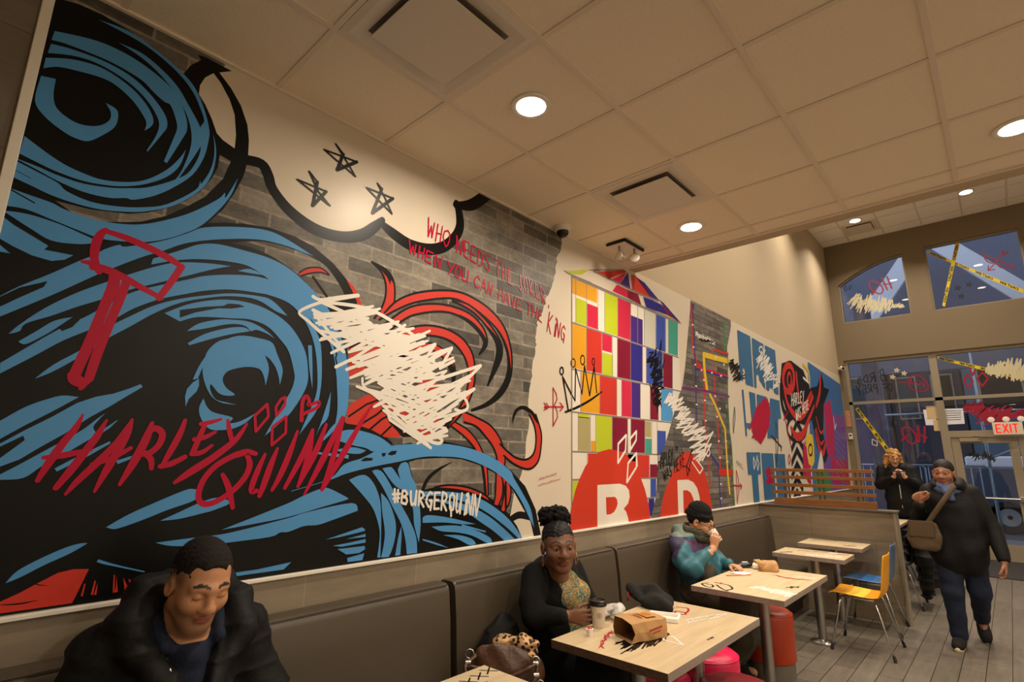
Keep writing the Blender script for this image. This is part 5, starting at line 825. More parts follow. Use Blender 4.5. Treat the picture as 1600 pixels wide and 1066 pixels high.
tintmat('skin', .5, .35, (180, .08)); tintmat('dyed_cloth', .75, .25, (120, .12)); mat('eye_white', (150, 140, 130), .25); mat('iris_dark', (26, 16, 12), .1)
def headframe(yaw, pitch=0, roll=0):
    """columns: left side, forward, up; yaw measured from +x towards +y, pitch down positive, roll to own left positive"""
    y, p, r = [math.radians(v) for v in (yaw, pitch, roll)]
    f = np.array([math.cos(y)*math.cos(p), math.sin(y)*math.cos(p), -math.sin(p)]); l = np.array([-math.sin(y), math.cos(y), 0]); u = np.cross(f, l)
    l2 = l*math.cos(r)-u*math.sin(r); u2 = u*math.cos(r)+l*math.sin(r)
    return np.stack([l2, f, u2], 1).astype(np.float32)
def head(F, C, R, s=1.0, lids='open', chin=1.0, wide=1.0, nose=1.0, neck=1.0, jaw=1.0):
    W = lambda x, f, u: np.array(C, np.float32)+R @ (np.array([x*wide, f, u], np.float32)*s)
    E = lambda c, r, k=.015, sub=False: F.ell(W(*c), np.array(r)*s*np.array([wide, 1, 1]), R, k*s, sub)
    K = lambda a, b, ra, rb=None, k=.012: F.cap(W(*a), W(*b), ra*s, (rb if rb else ra)*s, k*s)
    E((0, -.018, .030), (.074, .095, .086)); E((0, .028, -.03), (.060, .062, .084), .03); E((0, .060, -.098), (.024*chin, .022, .018), .03)
    for x in (-1, 1):
        K((x*.047*jaw, .0, -.060), (x*.016, .062, -.098), .020, .018*jaw, .03); E((x*.036, .058, -.030), (.025, .024, .022), .03); K((x*.010, .083, .019), (x*.042, .066, .020), .011*jaw**2, .010*jaw**2, .02)
        E((x*.031, .095, .000), (.018, .018, .011), .012, True)
        E((x*.031, .0735, .0 if lids == 'open' else -.001), (.0140, .0140, .0135), .004)
        if lids == 'open': E((x*.031, .090, -.0005), (.0120, .008, .0036), .002, True)
        E((x*.0125*nose, .096, -.036), (.009, .010, .008), .008)
        E((x*.076, -.008, -.010), (.010, .021, .033), .006); E((x*.084, .002, -.012), (.006, .011, .018), .004, True)
    K((0, .080, .012), (0, .104*1, -.026), .0085, .011*nose, .015); E((0, .105, -.032), (.012*nose, .011, .010), .01)
    E((0, .086, -.0605), (.024, .012, .0065), .008); E((0, .084, -.0725), (.021, .012, .0075), .008); E((0, .103, -.0665), (.022, .008, .0016), .003, True)
    K((0, -.025, -.06), (0, -.045, -.16), .054*neck, .060*neck, .03)
    return W
def eyes(parent, C, R, s, wide=1.0, gaze=(0, 0)):
    for x in (-1, 1):
        c = np.array(C)+R @ (np.array([x*.031*wide, .0755, -.0005])*s); g = R @ np.array([gaze[0], 1, gaze[1]]); g /= np.linalg.norm(g)
        e = MB(); bmesh.ops.create_uvsphere(e.bm, u_segments=16, v_segments=12, radius=.0122*s, matrix=Matrix.Translation(Vector(c))); n0 = len(e.bm.faces)
        o = e.build('eye', [MATS['eye_white'], MATS['iris_dark']], parent, smooth=True)
        for p in o.data.polygons:
            if (Vector(p.center)-Vector(c)).normalized().dot(Vector(g)) > .80: p.material_index = 1
        o.location = -parent.location
def skin_tint(C, R, s, skin, lip, brow, stubble=None, hand=None, wide=1.0, lash=0, fade=None):
    def f(V):
        q = ((V-np.array(C)) @ R)/s; q[:, 0] /= wide; col = np.tile(np.array(lin(skin)[:3]), (len(V), 1)); x = np.abs(q[:, 0]); fr = q[:, 1]; u = q[:, 2]
        if stubble is not None:
            t = np.clip((-.035-u)/.02, 0, 1)*np.clip((fr-.0)/.03, 0, 1)*(u > -.14); col = col*(1-t[:, None]*.55)+np.array(lin(stubble)[:3])*t[:, None]*.55
        m = ((x/.025)**2+((u+.0668)/.0125)**2 < 1) & (fr > .06); col[m] = lin(lip)[:3]
        if fade is not None:
            t = np.clip((np.abs(q[:, 0])-.052)/.015, 0, 1)*np.clip((u+.012)/.03, 0, 1)*np.clip((.058-fr)/.02, 0, 1)*.65; col = col*(1-t[:, None])+np.array(lin(fade)[:3])*t[:, None]
        b = .027+.006*(1-((x-.028)/.02)**2); m = (x > .011) & (x < .050) & (np.abs(u-b) < .0042-.06*np.maximum(x-.03, 0)) & (fr > .03); col[m] = lin(brow)[:3]
        m = (np.abs(x-.031) < .0135) & (np.abs(u+.0052-.0018*((x-.031)/.013)**2*-1) < .0016) & (fr > .075) & (lash > 0); col[m] = col[m]*.35
        return col
    return f
def hand(F, W, d, n, t, s=1.0, curl=(25, 35, 25), spread=.0, thumb=(.6, .6, .35), k=.006):
    d, n, t = [np.array(v, float)/np.linalg.norm(v) for v in (d, n, t)]; W = np.array(W, float)
    F.ell(W+d*.048*s, np.array([.030, .050, .014])*s, np.stack([t, d, n], 1).astype(np.float32), .012)
    for i, (L, r) in enumerate(((.070, .0085), (.079, .0088), (.073, .0083), (.056, .0074))):
        o = (.030-.020*i); base = W+d*(.012*s)+t*o*.55*s; kn = W+d*(.090-.004*abs(i-1.2))*s+t*o*s
        F.cap(base, kn, .0125*s, .0105*s, .008); p = kn; a = 0; dd = d+t*spread*(1.5-i); dd /= np.linalg.norm(dd)
        for j, (fr, c) in enumerate(zip((.45, .31, .24), curl)):
            a += math.radians(c+3*i); v = dd*math.cos(a)+n*math.sin(a); q = p+v*L*fr*s
            F.cap(p, q, r*s*(1-.08*j), r*s*(1-.08*(j+1)), .003); p = q
    b = W+d*.022*s+t*.024*s; v = t*thumb[0]+d*thumb[1]+n*thumb[2]; v /= np.linalg.norm(v); p1 = b+v*.040*s; v2 = v*.6+d*.6+n*.25; v2 /= np.linalg.norm(v2); p2 = p1+v2*.032*s; v3 = v2*.6+d*.5+n*.4; v3 /= np.linalg.norm(v3)
    F.cap(W+d*.01*s, p1, .015*s, .0115*s, .01); F.cap(p1, p2, .0108*s, .0098*s, .004); F.cap(p2, p2+v3*.025*s, .0098*s, .0085*s, .004)
def flat_tint(*stops):
    """colour by rule: list of (mask(V) or None, rgb)"""
    def f(V):
        c = np.zeros((len(V), 3))
        for m, rgb in stops:
            if m is None: c[:] = lin(rgb)[:3]
            else: c[m(V)] = lin(rgb)[:3]
        return c
    return f
def hair_shell(C, R, s, prims, name, m, parent, res=.004, noise=(.002, 160), cutface=True, cutu=.055, pad=.02, bounds=.2):
    F = Field(np.array(C)-bounds, np.array(C)+bounds, res); W = lambda p: np.array(C, np.float32)+R @ (np.array(p, np.float32)*s)
    for p in prims:
        if p[0] == 'e': F.ell(W(p[1]), np.array(p[2])*s, R, p[3] if len(p) > 3 else .015)
        elif p[0] == 'c': F.cap(W(p[1]), W(p[2]), p[3]*s, p[4]*s, .015)
        elif p[0] == '-': F.ell(W(p[1]), np.array(p[2])*s, R, .008, True)
    F.noise(noise[0], noise[1], 3)
    return F.mesh(name, m, parent)
# ------------------------------------------------------------------ people
def cloth(name, rgb, rough=.8, bump=(140, .15), spec=.25): return mat(name, rgb, rough, spec=spec, bump=bump)
cloth('black_nylon', (15, 14, 14), .66, (60, .2)); cloth('black_wool', (13, 12, 12), .9); cloth('navy_cloth', (20, 26, 44), .8); cloth('denim', (30, 37, 56), .8); cloth('dark_trouser', (13, 13, 14), .8); cloth('blue_scarf', (74, 88, 124), .85, (70, .3)); cloth('black_knit', (17, 16, 16), .95, (220, .35)); cloth('olive_trouser', (74, 68, 56), .85)
cloth('black_hair', (15, 12, 11), .5, (160, .2)); cloth('short_dark_hair', (24, 19, 16), .8, (320, .35)); mat('sleek_hair', (17, 13, 12), .62, spec=.3); cloth('afro_hair', (16, 13, 12), .9, (160, .9)); cloth('blonde_hair', (176, 128, 70), .5, (120, .5)); mat('shoe_sole', (186, 170, 138), .7); cloth('shoe_black', (30, 28, 26), .8); mat('gold_metal', (206, 160, 96), .25, 1.0); mat('silver_metal', (210, 205, 198), .25, 1.0); cloth('taupe_canvas', (86, 70, 52), .85, (140, .25)); mat('white_cord', (226, 222, 212), .7); mat('phone_black', (14, 14, 16), .2)
PM = MATS
def person_root(name, o, label, group=None): tag(o, label, 'person', group); return o
def part(F, name, m, parent, **k): return F.mesh(name, m, parent, **k)
def bez(P, n=24): return cr(P, max(2, n//max(1, len(P)-1)))
def child_tube(name, pts, r, m, parent, n=8, closed=False):
    o = MB().tube(pts, r, n, closed=closed).build(name, m, parent, smooth=True); o.location = -parent.location; return o

# ---- man in a black hooded jacket, bottom left
C = A3(.425, .655, 1.217); R = headframe(4, 22, 4); s = 1.03
F = Field((.02, .28, .0), (.94, 1.02, 1.40), .0042)
head(F, C, R, s, 'closed', 1.25, 1.06, 1.15)
F.chain([(.37, .65, .60, .12), (.355, .65, .80, .12), (.34, .65, 1.0, .11)], .05); F.cap((.325, .50, 1.03), (.325, .80, 1.03), .055, k=.05)
for sy in (-1, 1):
    y = .65; F.chain([(.31, y+sy*.21, 1.01, .052), (.36, y+sy*.25, .75, .045), (.56, y+sy*.13, .62, .036)], .02); hand(F, (.56, y+sy*.13, .62), (1, -sy*.3, -.25), (0, 0, -1), (0, -sy, 0), 1.0)
    F.chain([(.36, y+sy*.10, .58, .085), (.74, y+sy*.16, .57, .066), (.76, y+sy*.17, .30, .055), (.75, y+sy*.17, .08, .042)], .04); F.cap((.75, y+sy*.17, .05), (.87, y+sy*.19, .045), .036, .03, .02)
def mt_(V):
    c = skin_tint(C, R, s, (176, 126, 92), (140, 80, 66), (34, 26, 22), (96, 76, 62), wide=1.06, lash=1, fade=(52, 42, 36))(V); return c
man = F.mesh('person', PM['skin'], None, tint=mt_); person_root('person', man, 'man in a black hooded jacket sitting at the lower left, head bowed, eyes lowered')
hair_shell(C, R, s, [('e', (0, -.018, .034), (.0785, .098, .090)), ('-', (0, .118, .036), (.085, .070, .064)), ('-', (.060, .082, .066), (.030, .042, .036)), ('-', (-.060, .082, .066), (.030, .042, .036)), ('-', (0, .07, -.06), (.11, .11, .060)), ('-', (.09, .035, -.02), (.06, .042, .07)), ('-', (-.09, .035, -.02), (.06, .042, .07)), ('-', (0, -.03, -.115), (.12, .12, .085))], 'hair', PM['short_dark_hair'], man, .0036, (.0007, 420))
F = Field((.02, .22, .45), (.80, 1.08, 1.25), .006)
F.chain([(.375, .65, .64, .180), (.36, .65, .80, .172), (.335, .65, .96, .160)], .05); F.cap((.325, .50, 1.02), (.325, .80, 1.02), .090, k=.06)
for sy in (-1, 1):
    y = .65; F.chain([(.30, y+sy*.19, 1.02, .095), (.34, y+sy*.26, .80, .088), (.40, y+sy*.25, .70, .085), (.57, y+sy*.13, .635, .056)], .035)
# hood bunched round the neck, with an open front
ring = [(.44, .505, 1.045, .040), (.36, .50, 1.12, .052), (.27, .55, 1.17, .056), (.235, .65, 1.18, .058), (.27, .75, 1.17, .056), (.36, .80, 1.12, .052), (.44, .795, 1.045, .040)]
F.chain(ring, .03); F.chain([(.44, .51, 1.05, .035), (.475, .60, .93, .030), (.475, .64, .80, .022)], .02); F.chain([(.44, .79, 1.05, .035), (.475, .70, .93, .030), (.475, .66, .80, .022)], .02)
F.cap((.47, .65, 1.10), (.52, .65, .86), .075, .020, .015, True); F.cap((.40, .65, 1.24), (.46, .65, 1.05), .088, .070, .01, True)
F.noise(.0045, 42, 4, .008); jk = F.mesh('jacket', PM['black_nylon'], man)
F = Field((.15, .42, .75), (.62, .90, 1.22), .006); F.chain([(.35, .65, 1.03, .07), (.39, .65, .96, .075), (.42, .65, .85, .08)], .03); F.chain([(.40, .60, 1.035, .032), (.437, .65, 1.012, .034), (.40, .70, 1.035, .032)], .02)
F.chain([(.43, .575, 1.05, .024), (.36, .55, 1.11, .028), (.29, .60, 1.14, .03), (.29, .70, 1.14, .03), (.36, .75, 1.11, .028), (.43, .725, 1.05, .024)], .02); F.noise(.003, 50, 7); F.mesh('blue_hoodie', PM['navy_cloth'], man)
F = Field((.20, .34, .05), (.92, .96, .74), .008)
for sy in (-1, 1): F.chain([(.36, .65+sy*.10, .59, .105), (.74, .65+sy*.16, .572, .087), (.762, .65+sy*.17, .30, .075), (.752, .65+sy*.17, .11, .062)], .04)
F.noise(.003, 40, 3); F.mesh('trousers', PM['dark_trouser'], man)
for sy in (-1, 1): MB().tube([(.71, .65+sy*.17, .045), (.78, .65+sy*.17, .045), (.85, .65+sy*.185, .04), (.91, .65+sy*.195, .035)], [.050, .054, .047, .026], 14).build('shoe', PM['shoe_black'], man, smooth=True).location = -man.location
child_tube('zip', bez([(.474, .585, 1.0), (.505, .625, .90), (.508, .648, .82)]), .0035, PM['silver_metal'], man, 6)
child_tube('zip_pull', [(.513, .650, .865), (.513, .651, .845)], .006, PM['silver_metal'], man, 8)
child_tube('snap_button', [(.497, .735, .918), (.503, .735, .918)], .007, PM['silver_metal'], man, 12)
child_tube('sleeve_badge', [(.395, .945, .83), (.40, .965, .80), (.392, .975, .785)], .005, PM['silver_metal'], man, 8)

# ---- woman in a black cardigan with a patterned blouse
C = A3(.440, 2.468, 1.135); R = headframe(-38, 2, -3); s = 1.10
F = Field((.03, 2.10, .02), (.92, 2.98, 1.28), .0044)
head(F, C, R, s, 'open', .8, 1.08, 1.25, .84, .88)
F.chain([(.36, 2.57, .60, .13), (.345, 2.57, .75, .115), (.33, 2.57, .93, .11)], .05); F.cap((.32, 2.44, .975), (.32, 2.71, .975), .048, k=.05)
F.chain([(.33, 2.55, 1.0, .062), (.405, 2.495, 1.06, .050)], .03)
# arm resting on the table edge, hand round the cup
F.chain([(.31, 2.40, .965, .046), (.385, 2.315, .80, .042), (.545, 2.375, .812, .032)], .02)
hand(F, (.558, 2.385, .812), (.80, .60, -.02), (-.58, .80, .05), (.05, 0, 1), .98, (14, 26, 22), .10, (.55, .75, .25))
F.chain([(.33, 2.75, .955, .045), (.42, 2.80, .74, .040), (.56, 2.66, .68, .032)], .02); hand(F, (.56, 2.66, .68), (.5, -.8, -.3), (0, 0, -1), (.6, .6, 0), .95)
for y in (2.49, 2.66): F.chain([(.34, y, .575, .085), (.74, y-.02, .575, .068), (.75, y-.02, .30, .056), (.73, y-.02, .075, .042)], .03); F.cap((.70, y-.02, .055), (.84, y-.02, .05), .036, .03, .02)
w2 = F.mesh('person', PM['skin'], None, tint=skin_tint(C, R, s, (112, 74, 54), (104, 58, 48), (30, 20, 16), wide=1.08)); person_root('person', w2, 'seated woman in a black cardigan and patterned blouse, hand round a coffee cup')
eyes(w2, C, R, s, 1.08, (.12, -.05))
hair_shell(C, R, s, [('e', (0, -.022, .036), (.081, .098, .088)), ('-', (0, .120, -.01), (.085, .075, .072)), ('-', (0, .07, -.09), (.12, .11, .065)), ('-', (0, -.02, -.13), (.12, .12, .075))], 'hair', PM['sleek_hair'], w2, .004, (.0012, 260))
hair_shell(C, R, s, [('e', (.0, -.058, .135), (.075, .060, .052)), ('e', (-.04, -.075, .135), (.045, .045, .042)), ('e', (.045, -.06, .125), (.045, .045, .04))], 'hair_puff', PM['afro_hair'], w2, .004, (.0055, 190), bounds=.26)
W = lambda x, f, u: tuple(np.array(C)+R @ (np.array([x, f, u])*s))
child_tube('hair_band', [W(.078*math.cos(a), -.050+.02*math.sin(a), .092+.058*math.sin(a)) for a in [k*PI/14 for k in range(15)]], .007, PM['black_knit'], w2)
for sx in (-1, 1): child_tube('hoop_earring', [W(sx*.086, .0+.019*math.sin(a), -.066+.030*math.cos(a)) for a in [k*PI/12 for k in range(24)]], .0019, PM['gold_metal'], w2, 6, True)
# blouse: printed fabric
m = mat('patterned_blouse', (120, 100, 50), .7); nt = m.node_tree; b_ = nt.nodes['Principled BSDF']; tc = nt.nodes.new('ShaderNodeTexCoord'); wv = nt.nodes.new('ShaderNodeTexNoise'); wv.inputs['Scale'].default_value = 30; wv.inputs['Detail'].default_value = 1; wv.inputs['Distortion'].default_value = 3.0
rp = nt.nodes.new('ShaderNodeValToRGB'); rp.color_ramp.interpolation = 'CONSTANT'; E_ = rp.color_ramp.elements; E_[0].position = 0; E_[0].color = lin(26, 96, 100); E_[1].position = .42; E_[1].color = lin(60, 40, 26)
for p_, c_ in ((.48, (176, 140, 62)), (.58, (84, 60, 30)), (.63, (30, 120, 122))): q_ = E_.new(p_); q_.color = lin(c_)
nt.links.new(tc.outputs['Object'], wv.inputs['Vector']); nt.links.new(wv.outputs['Fac'], rp.inputs[0]); nt.links.new(rp.outputs[0], b_.inputs['Base Color'])
F = Field((.08, 2.2, .50), (.70, 2.95, 1.08), .006); F.chain([(.38, 2.57, .62, .155), (.365, 2.57, .75, .140), (.34, 2.57, .93, .120)], .05); F.cap((.325, 2.45, .97), (.325, 2.70, .97), .055, k=.05)
for y in (2.50, 2.645): F.ell((.435, y, .865), (.07, .07, .07), None, .05)
F.ell((.41, 2.535, 1.055), (.066, .072, .05), None, .01, True); F.noise(.0022, 45, 2); F.mesh('blouse', MATS['patterned_blouse'], w2)
F = Field((.02, 2.08, .48), (.72, 3.02, 1.10), .006); F.chain([(.365, 2.57, .64, .172), (.35, 2.57, .75, .158), (.32, 2.57, .93, .136)], .05); F.cap((.315, 2.44, .972), (.315, 2.71, .972), .066, k=.06)
for y in (2.49, 2.655): F.ell((.415, y, .86), (.078, .078, .078), None, .05)
F.chain([(.31, 2.405, .970, .064), (.355, 2.335, .86, .062), (.388, 2.315, .798, .059), (.535, 2.368, .812, .043)], .03); F.chain([(.32, 2.75, .965, .064), (.42, 2.80, .74, .058), (.55, 2.68, .68, .046)], .03)
F.noise(.003, 32, 6)
for a, b2 in (((.56, 2.505, 1.06, .062), (.56, 2.525, .95, .060)), ((.56, 2.525, .95, .060), (.56, 2.555, .78, .080)), ((.56, 2.555, .78, .080), (.56, 2.57, .5, .10))):
    F.cap(a[:3], b2[:3], a[3], b2[3], .01, True); F.cap((.46, a[1], a[2]), (.46, b2[1], b2[2]), a[3], b2[3], .01, True)
F.ell((.40, 2.505, 1.08), (.085, .088, .085), None, .015, True); F.mesh('cardigan', PM['black_wool'], w2)
F = Field((.05, 2.30, .04), (.85, 2.85, .72), .007); 
for y in (2.49, 2.66): F.chain([(.34, y, .585, .115), (.738, y-.015, .577, .088), (.752, y-.02, .32, .076), (.732, y-.02, .095, .062)], .04)
F.noise(.002, 40, 3); F.mesh('trousers', PM['dark_trouser'], w2)
for y in (2.47, 2.64):
    o = MB(); o.tube([(.665, y, .045), (.73, y, .045), (.80, y, .04), (.86, y, .035)], [.050, .054, .047, .026], 14).build('shoe', PM['shoe_black'], w2, smooth=True).location = -w2.location

# ---- person in a black beanie and teal jacket, drinking
C = A3(.405, 4.415, 1.115); R = headframe(2, 20, 0); s = 1.0
F = Field((.03, 4.02, .02), (.92, 4.86, 1.28), .0044)
head(F, C, R, s, 'closed', 1.0, 1.0, 1.0)
F.chain([(.35, 4.45, .60, .12), (.33, 4.45, .75, .115), (.31, 4.44, .92, .11)], .05); F.cap((.30, 4.31, .965), (.30, 4.58, .965), .05, k=.05)
F.chain([(.29, 4.24, .96, .052), (.44, 4.12, .80, .046), (.535, 4.30, .925, .032)], .02); hand(F, (.54, 4.312, .935), (.20, .10, .97), (-.10, .99, -.1), (-.95, -.1, .15), .95, (38, 48, 30), .04, (.35, .8, .55))
F.chain([(.30, 4.62, .95, .050), (.42, 4.66, .77, .044), (.575, 4.51, .79, .033)], .02); hand(F, (.575, 4.51, .79), (.9, -.3, 0), (0, 0, -1), (-.2, -.9, 0), .95)
for y in (4.33, 4.50): F.chain([(.33, y+.03, .57, .085), (.70, y, .575, .068), (.72, y, .30, .055), (.56, y, .075, .042)], .03); F.cap((.56, y, .055), (.70, y, .05), .036, .03, .02)
p3 = F.mesh('person', PM['skin'], None, tint=skin_tint(C, R, s, (188, 138, 104), (160, 96, 84), (40, 28, 22), lash=1)); person_root('person', p3, 'person in a black beanie, glasses and teal jacket drinking from a white cup')
hair_shell(C, R, s, [('e', (0, -.03, .015), (.080, .092, .070)), ('-', (0, .11, -.02), (.12, .10, .09)), ('-', (0, -.02, -.13), (.12, .12, .085))], 'hair', PM['black_hair'], p3, .004, (.0015, 220))
F = Field(C-.22, C+.22, .0042); WW = lambda p: C+R @ np.array(p, np.float32)
F.ell(WW((0, -.030, .068)), (.083, .100, .088), R, .01); F.ell(WW((0, -.026, .046)), (.089, .106, .038), R, .006, pw=3.0); F.ell(WW((0, .02, -.08)), (.24, .24, .092), R, .006, True, 4.0); F.noise(.0012, 190, 5); F.mesh('beanie', PM['black_knit'], p3)
gl = MB()
for sx in (-1, 1): gl.tube([tuple(WW((sx*.033+.023*math.cos(a), .1005-.006*abs(math.cos(a)), -.004+.018*math.sin(a)))) for a in [k*PI/10 for k in range(20)]], .0022, 6, closed=True); gl.tube([tuple(WW((sx*.056, .094, .0))), tuple(WW((sx*.078, .05, .002))), tuple(WW((sx*.082, -.01, .0)))], .002, 6)
gl.tube([tuple(WW((-.011, .104, .0))), tuple(WW((.011, .104, .0)))], .002, 6); o = gl.build('glasses', PM['phone_black'], p3, smooth=True); o.location = -p3.location
F = Field((.02, 3.98, .48), (.80, 4.92, 1.14), .006); F.chain([(.365, 4.45, .63, .175), (.345, 4.45, .75, .165), (.30, 4.45, .92, .145)], .05); F.cap((.29, 4.30, .955), (.29, 4.60, .955), .082, k=.06)
F.chain([(.285, 4.25, .95, .082), (.36, 4.145, .85, .080), (.435, 4.125, .797, .076), (.52, 4.275, .905, .052)], .025); F.chain([(.29, 4.62, .95, .082), (.40, 4.67, .78, .074), (.565, 4.52, .79, .050)], .03)
F.chain([(.36, 4.34, .985, .036), (.27, 4.33, 1.01, .042), (.215, 4.40, 1.03, .044), (.215, 4.50, 1.03, .044), (.29, 4.56, 1.005, .042), (.38, 4.53, .98, .034)], .03); F.noise(.0075, 44, 11)
F.ell((.40, 4.43, 1.04), (.085, .085, .10), None, .02, True)
tl = flat_tint((None, (44, 96, 108)), (lambda V: (V[:, 2] > .86) & (V[:, 0] < .36), (46, 46, 72)), (lambda V: (V[:, 2] > 1.005) & (V[:, 0] < .40), (104, 120, 112)), (lambda V: (V[:, 0] > .30) & (V[:, 0] < .47) & (V[:, 2] > .89) & (V[:, 2] < .985) & (V[:, 1] > 4.2), (92, 66, 100)), (lambda V: (V[:, 2] < .62), (40, 48, 76)), (lambda V: (V[:, 0] < .14) & (V[:, 2] < .9) & (V[:, 2] > .8), (98, 66, 88)))
F.mesh('jacket', tintmat('jacket_shell', .55, .35, (60, .15)), p3, tint=tl)
F = Field((.15, 4.2, .88), (.56, 4.66, 1.12), .0055)
for dz, rr in ((0, .03), (.035, .028)): F.chain([(.455, 4.44, .975+dz, rr), (.42, 4.345, .995+dz, rr), (.32, 4.325, 1.02+dz, rr), (.27, 4.43, 1.035+dz, rr), (.32, 4.53, 1.02+dz, rr), (.42, 4.52, .995+dz, rr), (.455, 4.44, .975+dz, rr)], .012)
F.noise(.002, 80, 2); F.mesh('scarf', PM['dyed_cloth'], p3, tint=flat_tint((None, (52, 50, 40)), (lambda V: np.sin(V[:, 2]*420+V[:, 0]*60) > .45, (96, 96, 78))))
F = Field((.05, 4.18, .04), (.86, 4.72, .72), .007)
for y in (4.33, 4.50): F.chain([(.33, y+.03, .58, .108), (.70, y, .577, .088), (.718, y, .32, .074), (.568, y, .095, .060)], .04)
F.noise(.002, 40, 3); F.mesh('trousers', PM['olive_trouser'], p3)
F = Field((.36, 4.18, .62), (.60, 4.50, .86), .005); F.ell((.475, 4.33, .735), (.060, .10, .075), None, .02, pw=2.4); F.noise(.005, 34, 12); o = F.mesh('lap_bag', PM['olive_trouser'], None); tag(o, 'olive brown bag held on the lap of the person in the beanie', 'bag')
for y in (4.33, 4.50):
    MB().tube([(.525, y, .045), (.59, y, .045), (.66, y, .04), (.72, y, .035)], [.050, .054, .047, .026], 14).build('shoe', PM['shoe_black'], p3, smooth=True).location = -p3.location

# ---- walking woman
C = A3(1.868, 6.50, 1.512); R = headframe(-97, 5, 2); s = 1.0
F = Field((1.42, 6.05, .0), (2.36, 7.05, 1.68), .0052)
head(F, C, R, s, 'open', .85, 1.05, 1.1, .86, .88)
F.chain([(1.87, 6.56, .88, .15), (1.88, 6.55, 1.10, .14), (1.885, 6.545, 1.30, .125)], .05); F.cap((1.76, 6.55, 1.35), (2.02, 6.55, 1.35), .05, k=.05); F.chain([(1.88, 6.55, 1.38, .06), (1.872, 6.53, 1.44, .055)], .03)
F.chain([(1.735, 6.55, 1.33, .05), (1.63, 6.48, 1.10, .043), (1.675, 6.345, 1.245, .030)], .02); hand(F, (1.677, 6.338, 1.252), (.25, -.05, .95), (.55, -.35, -.1), (.6, -.7, .1), .95, (62, 66, 40), 0, (.3, .7, .6))
F.chain([(2.04, 6.55, 1.33, .05), (2.145, 6.53, 1.03, .043), (2.185, 6.44, .78, .030)], .02); hand(F, (2.185, 6.435, .77), (.02, -.06, -1), (-.9, -.2, 0), (-.1, -1, 0), .95, (22, 30, 22), 0)
F.chain([(1.81, 6.56, .86, .10), (1.80, 6.50, .46, .066), (1.79, 6.55, .09, .042)], .03); F.cap((1.79, 6.56, .05), (1.785, 6.41, .04), .036, .028, .02)
F.chain([(1.95, 6.57, .86, .10), (1.98, 6.62, .47, .066), (1.945, 6.90, .20, .042)], .03); F.cap((1.945, 6.92, .17), (1.955, 6.86, .06), .036, .028, .02)
wk = F.mesh('person', PM['skin'], None, tint=skin_tint(C, R, s, (148, 100, 74), (130, 74, 64), (30, 20, 16), wide=1.05)); person_root('person', wk, 'woman walking towards the camera in a black jacket, jeans and blue scarf')
eyes(wk, C, R, s, 1.05)
hair_shell(C, R, s, [('e', (0, -.022, .036), (.0815, .099, .090)), ('-', (0, .127, .012), (.080, .070, .078)), ('-', (0, .07, -.09), (.12, .11, .066)), ('-', (.09, .065, -.045), (.04, .045, .06)), ('-', (-.09, .065, -.045), (.04, .045, .06)), ('-', (0, -.02, -.13), (.12, .12, .085)), ('e', (0, -.118, .01), (.035, .03, .035))], 'hair', PM['sleek_hair'], wk, .0036, (.0003, 240))
for sx in (1,): child_tube('earring', [tuple(C+R @ np.array([sx*.086, .0, -.045])), tuple(C+R @ np.array([sx*.09, .0, -.047]))], .006, PM['silver_metal'], wk)
F = Field((1.44, 6.12, .55), (2.32, 6.86, 1.52), .0062)
F.ell((1.885, 6.55, .99), (.222, .170, .43), None, .04, pw=2.6); F.chain([(1.88, 6.55, 1.22, .15), (1.885, 6.55, 1.31, .115)], .05); F.cap((1.76, 6.55, 1.34), (2.02, 6.55, 1.34), .066, k=.05)
F.chain([(1.74, 6.55, 1.335, .070), (1.63, 6.49, 1.10, .064), (1.67, 6.36, 1.215, .048)], .015); F.chain([(2.04, 6.55, 1.335, .072), (2.145, 6.535, 1.05, .062), (2.184, 6.455, .80, .048)], .012)
F.chain([(1.80, 6.44, 1.40, .035), (1.80, 6.56, 1.43, .036), (1.88, 6.63, 1.445, .04), (1.965, 6.56, 1.43, .036), (1.96, 6.44, 1.40, .035)], .03); F.ell((1.878, 6.47, 1.46), (.07, .09, .09), None, .02, True); F.ell((1.89, 6.55, .50), (.4, .4, .135), None, .01, True); F.noise(.0042, 26, 8)
F.mesh('jacket', PM['black_nylon'], wk)
F = Field((1.65, 6.3, 1.26), (2.1, 6.72, 1.50), .005); 
for dz in (0, .03): F.chain([(1.88, 6.415, 1.335+dz, .034), (1.80, 6.46, 1.37+dz, .036), (1.79, 6.56, 1.39+dz, .034), (1.88, 6.62, 1.40+dz, .034), (1.965, 6.56, 1.39+dz, .034), (1.96, 6.46, 1.37+dz, .036), (1.88, 6.415, 1.335+dz, .034)], .012)
F.chain([(1.88, 6.40, 1.34, .04), (1.90, 6.39, 1.28, .03)], .02); F.noise(.004, 70, 2); F.mesh('scarf', PM['blue_scarf'], wk)
F = Field((1.62, 6.30, .06), (2.16, 7.05, .95), .0062); F.chain([(1.81, 6.56, .86, .122), (1.80, 6.50, .47, .080), (1.79, 6.55, .10, .062)], .03); F.chain([(1.95, 6.57, .86, .122), (1.98, 6.62, .48, .080), (1.946, 6.905, .205, .060)], .03); F.noise(.0028, 46, 3); F.mesh('jeans', PM['denim'], wk)
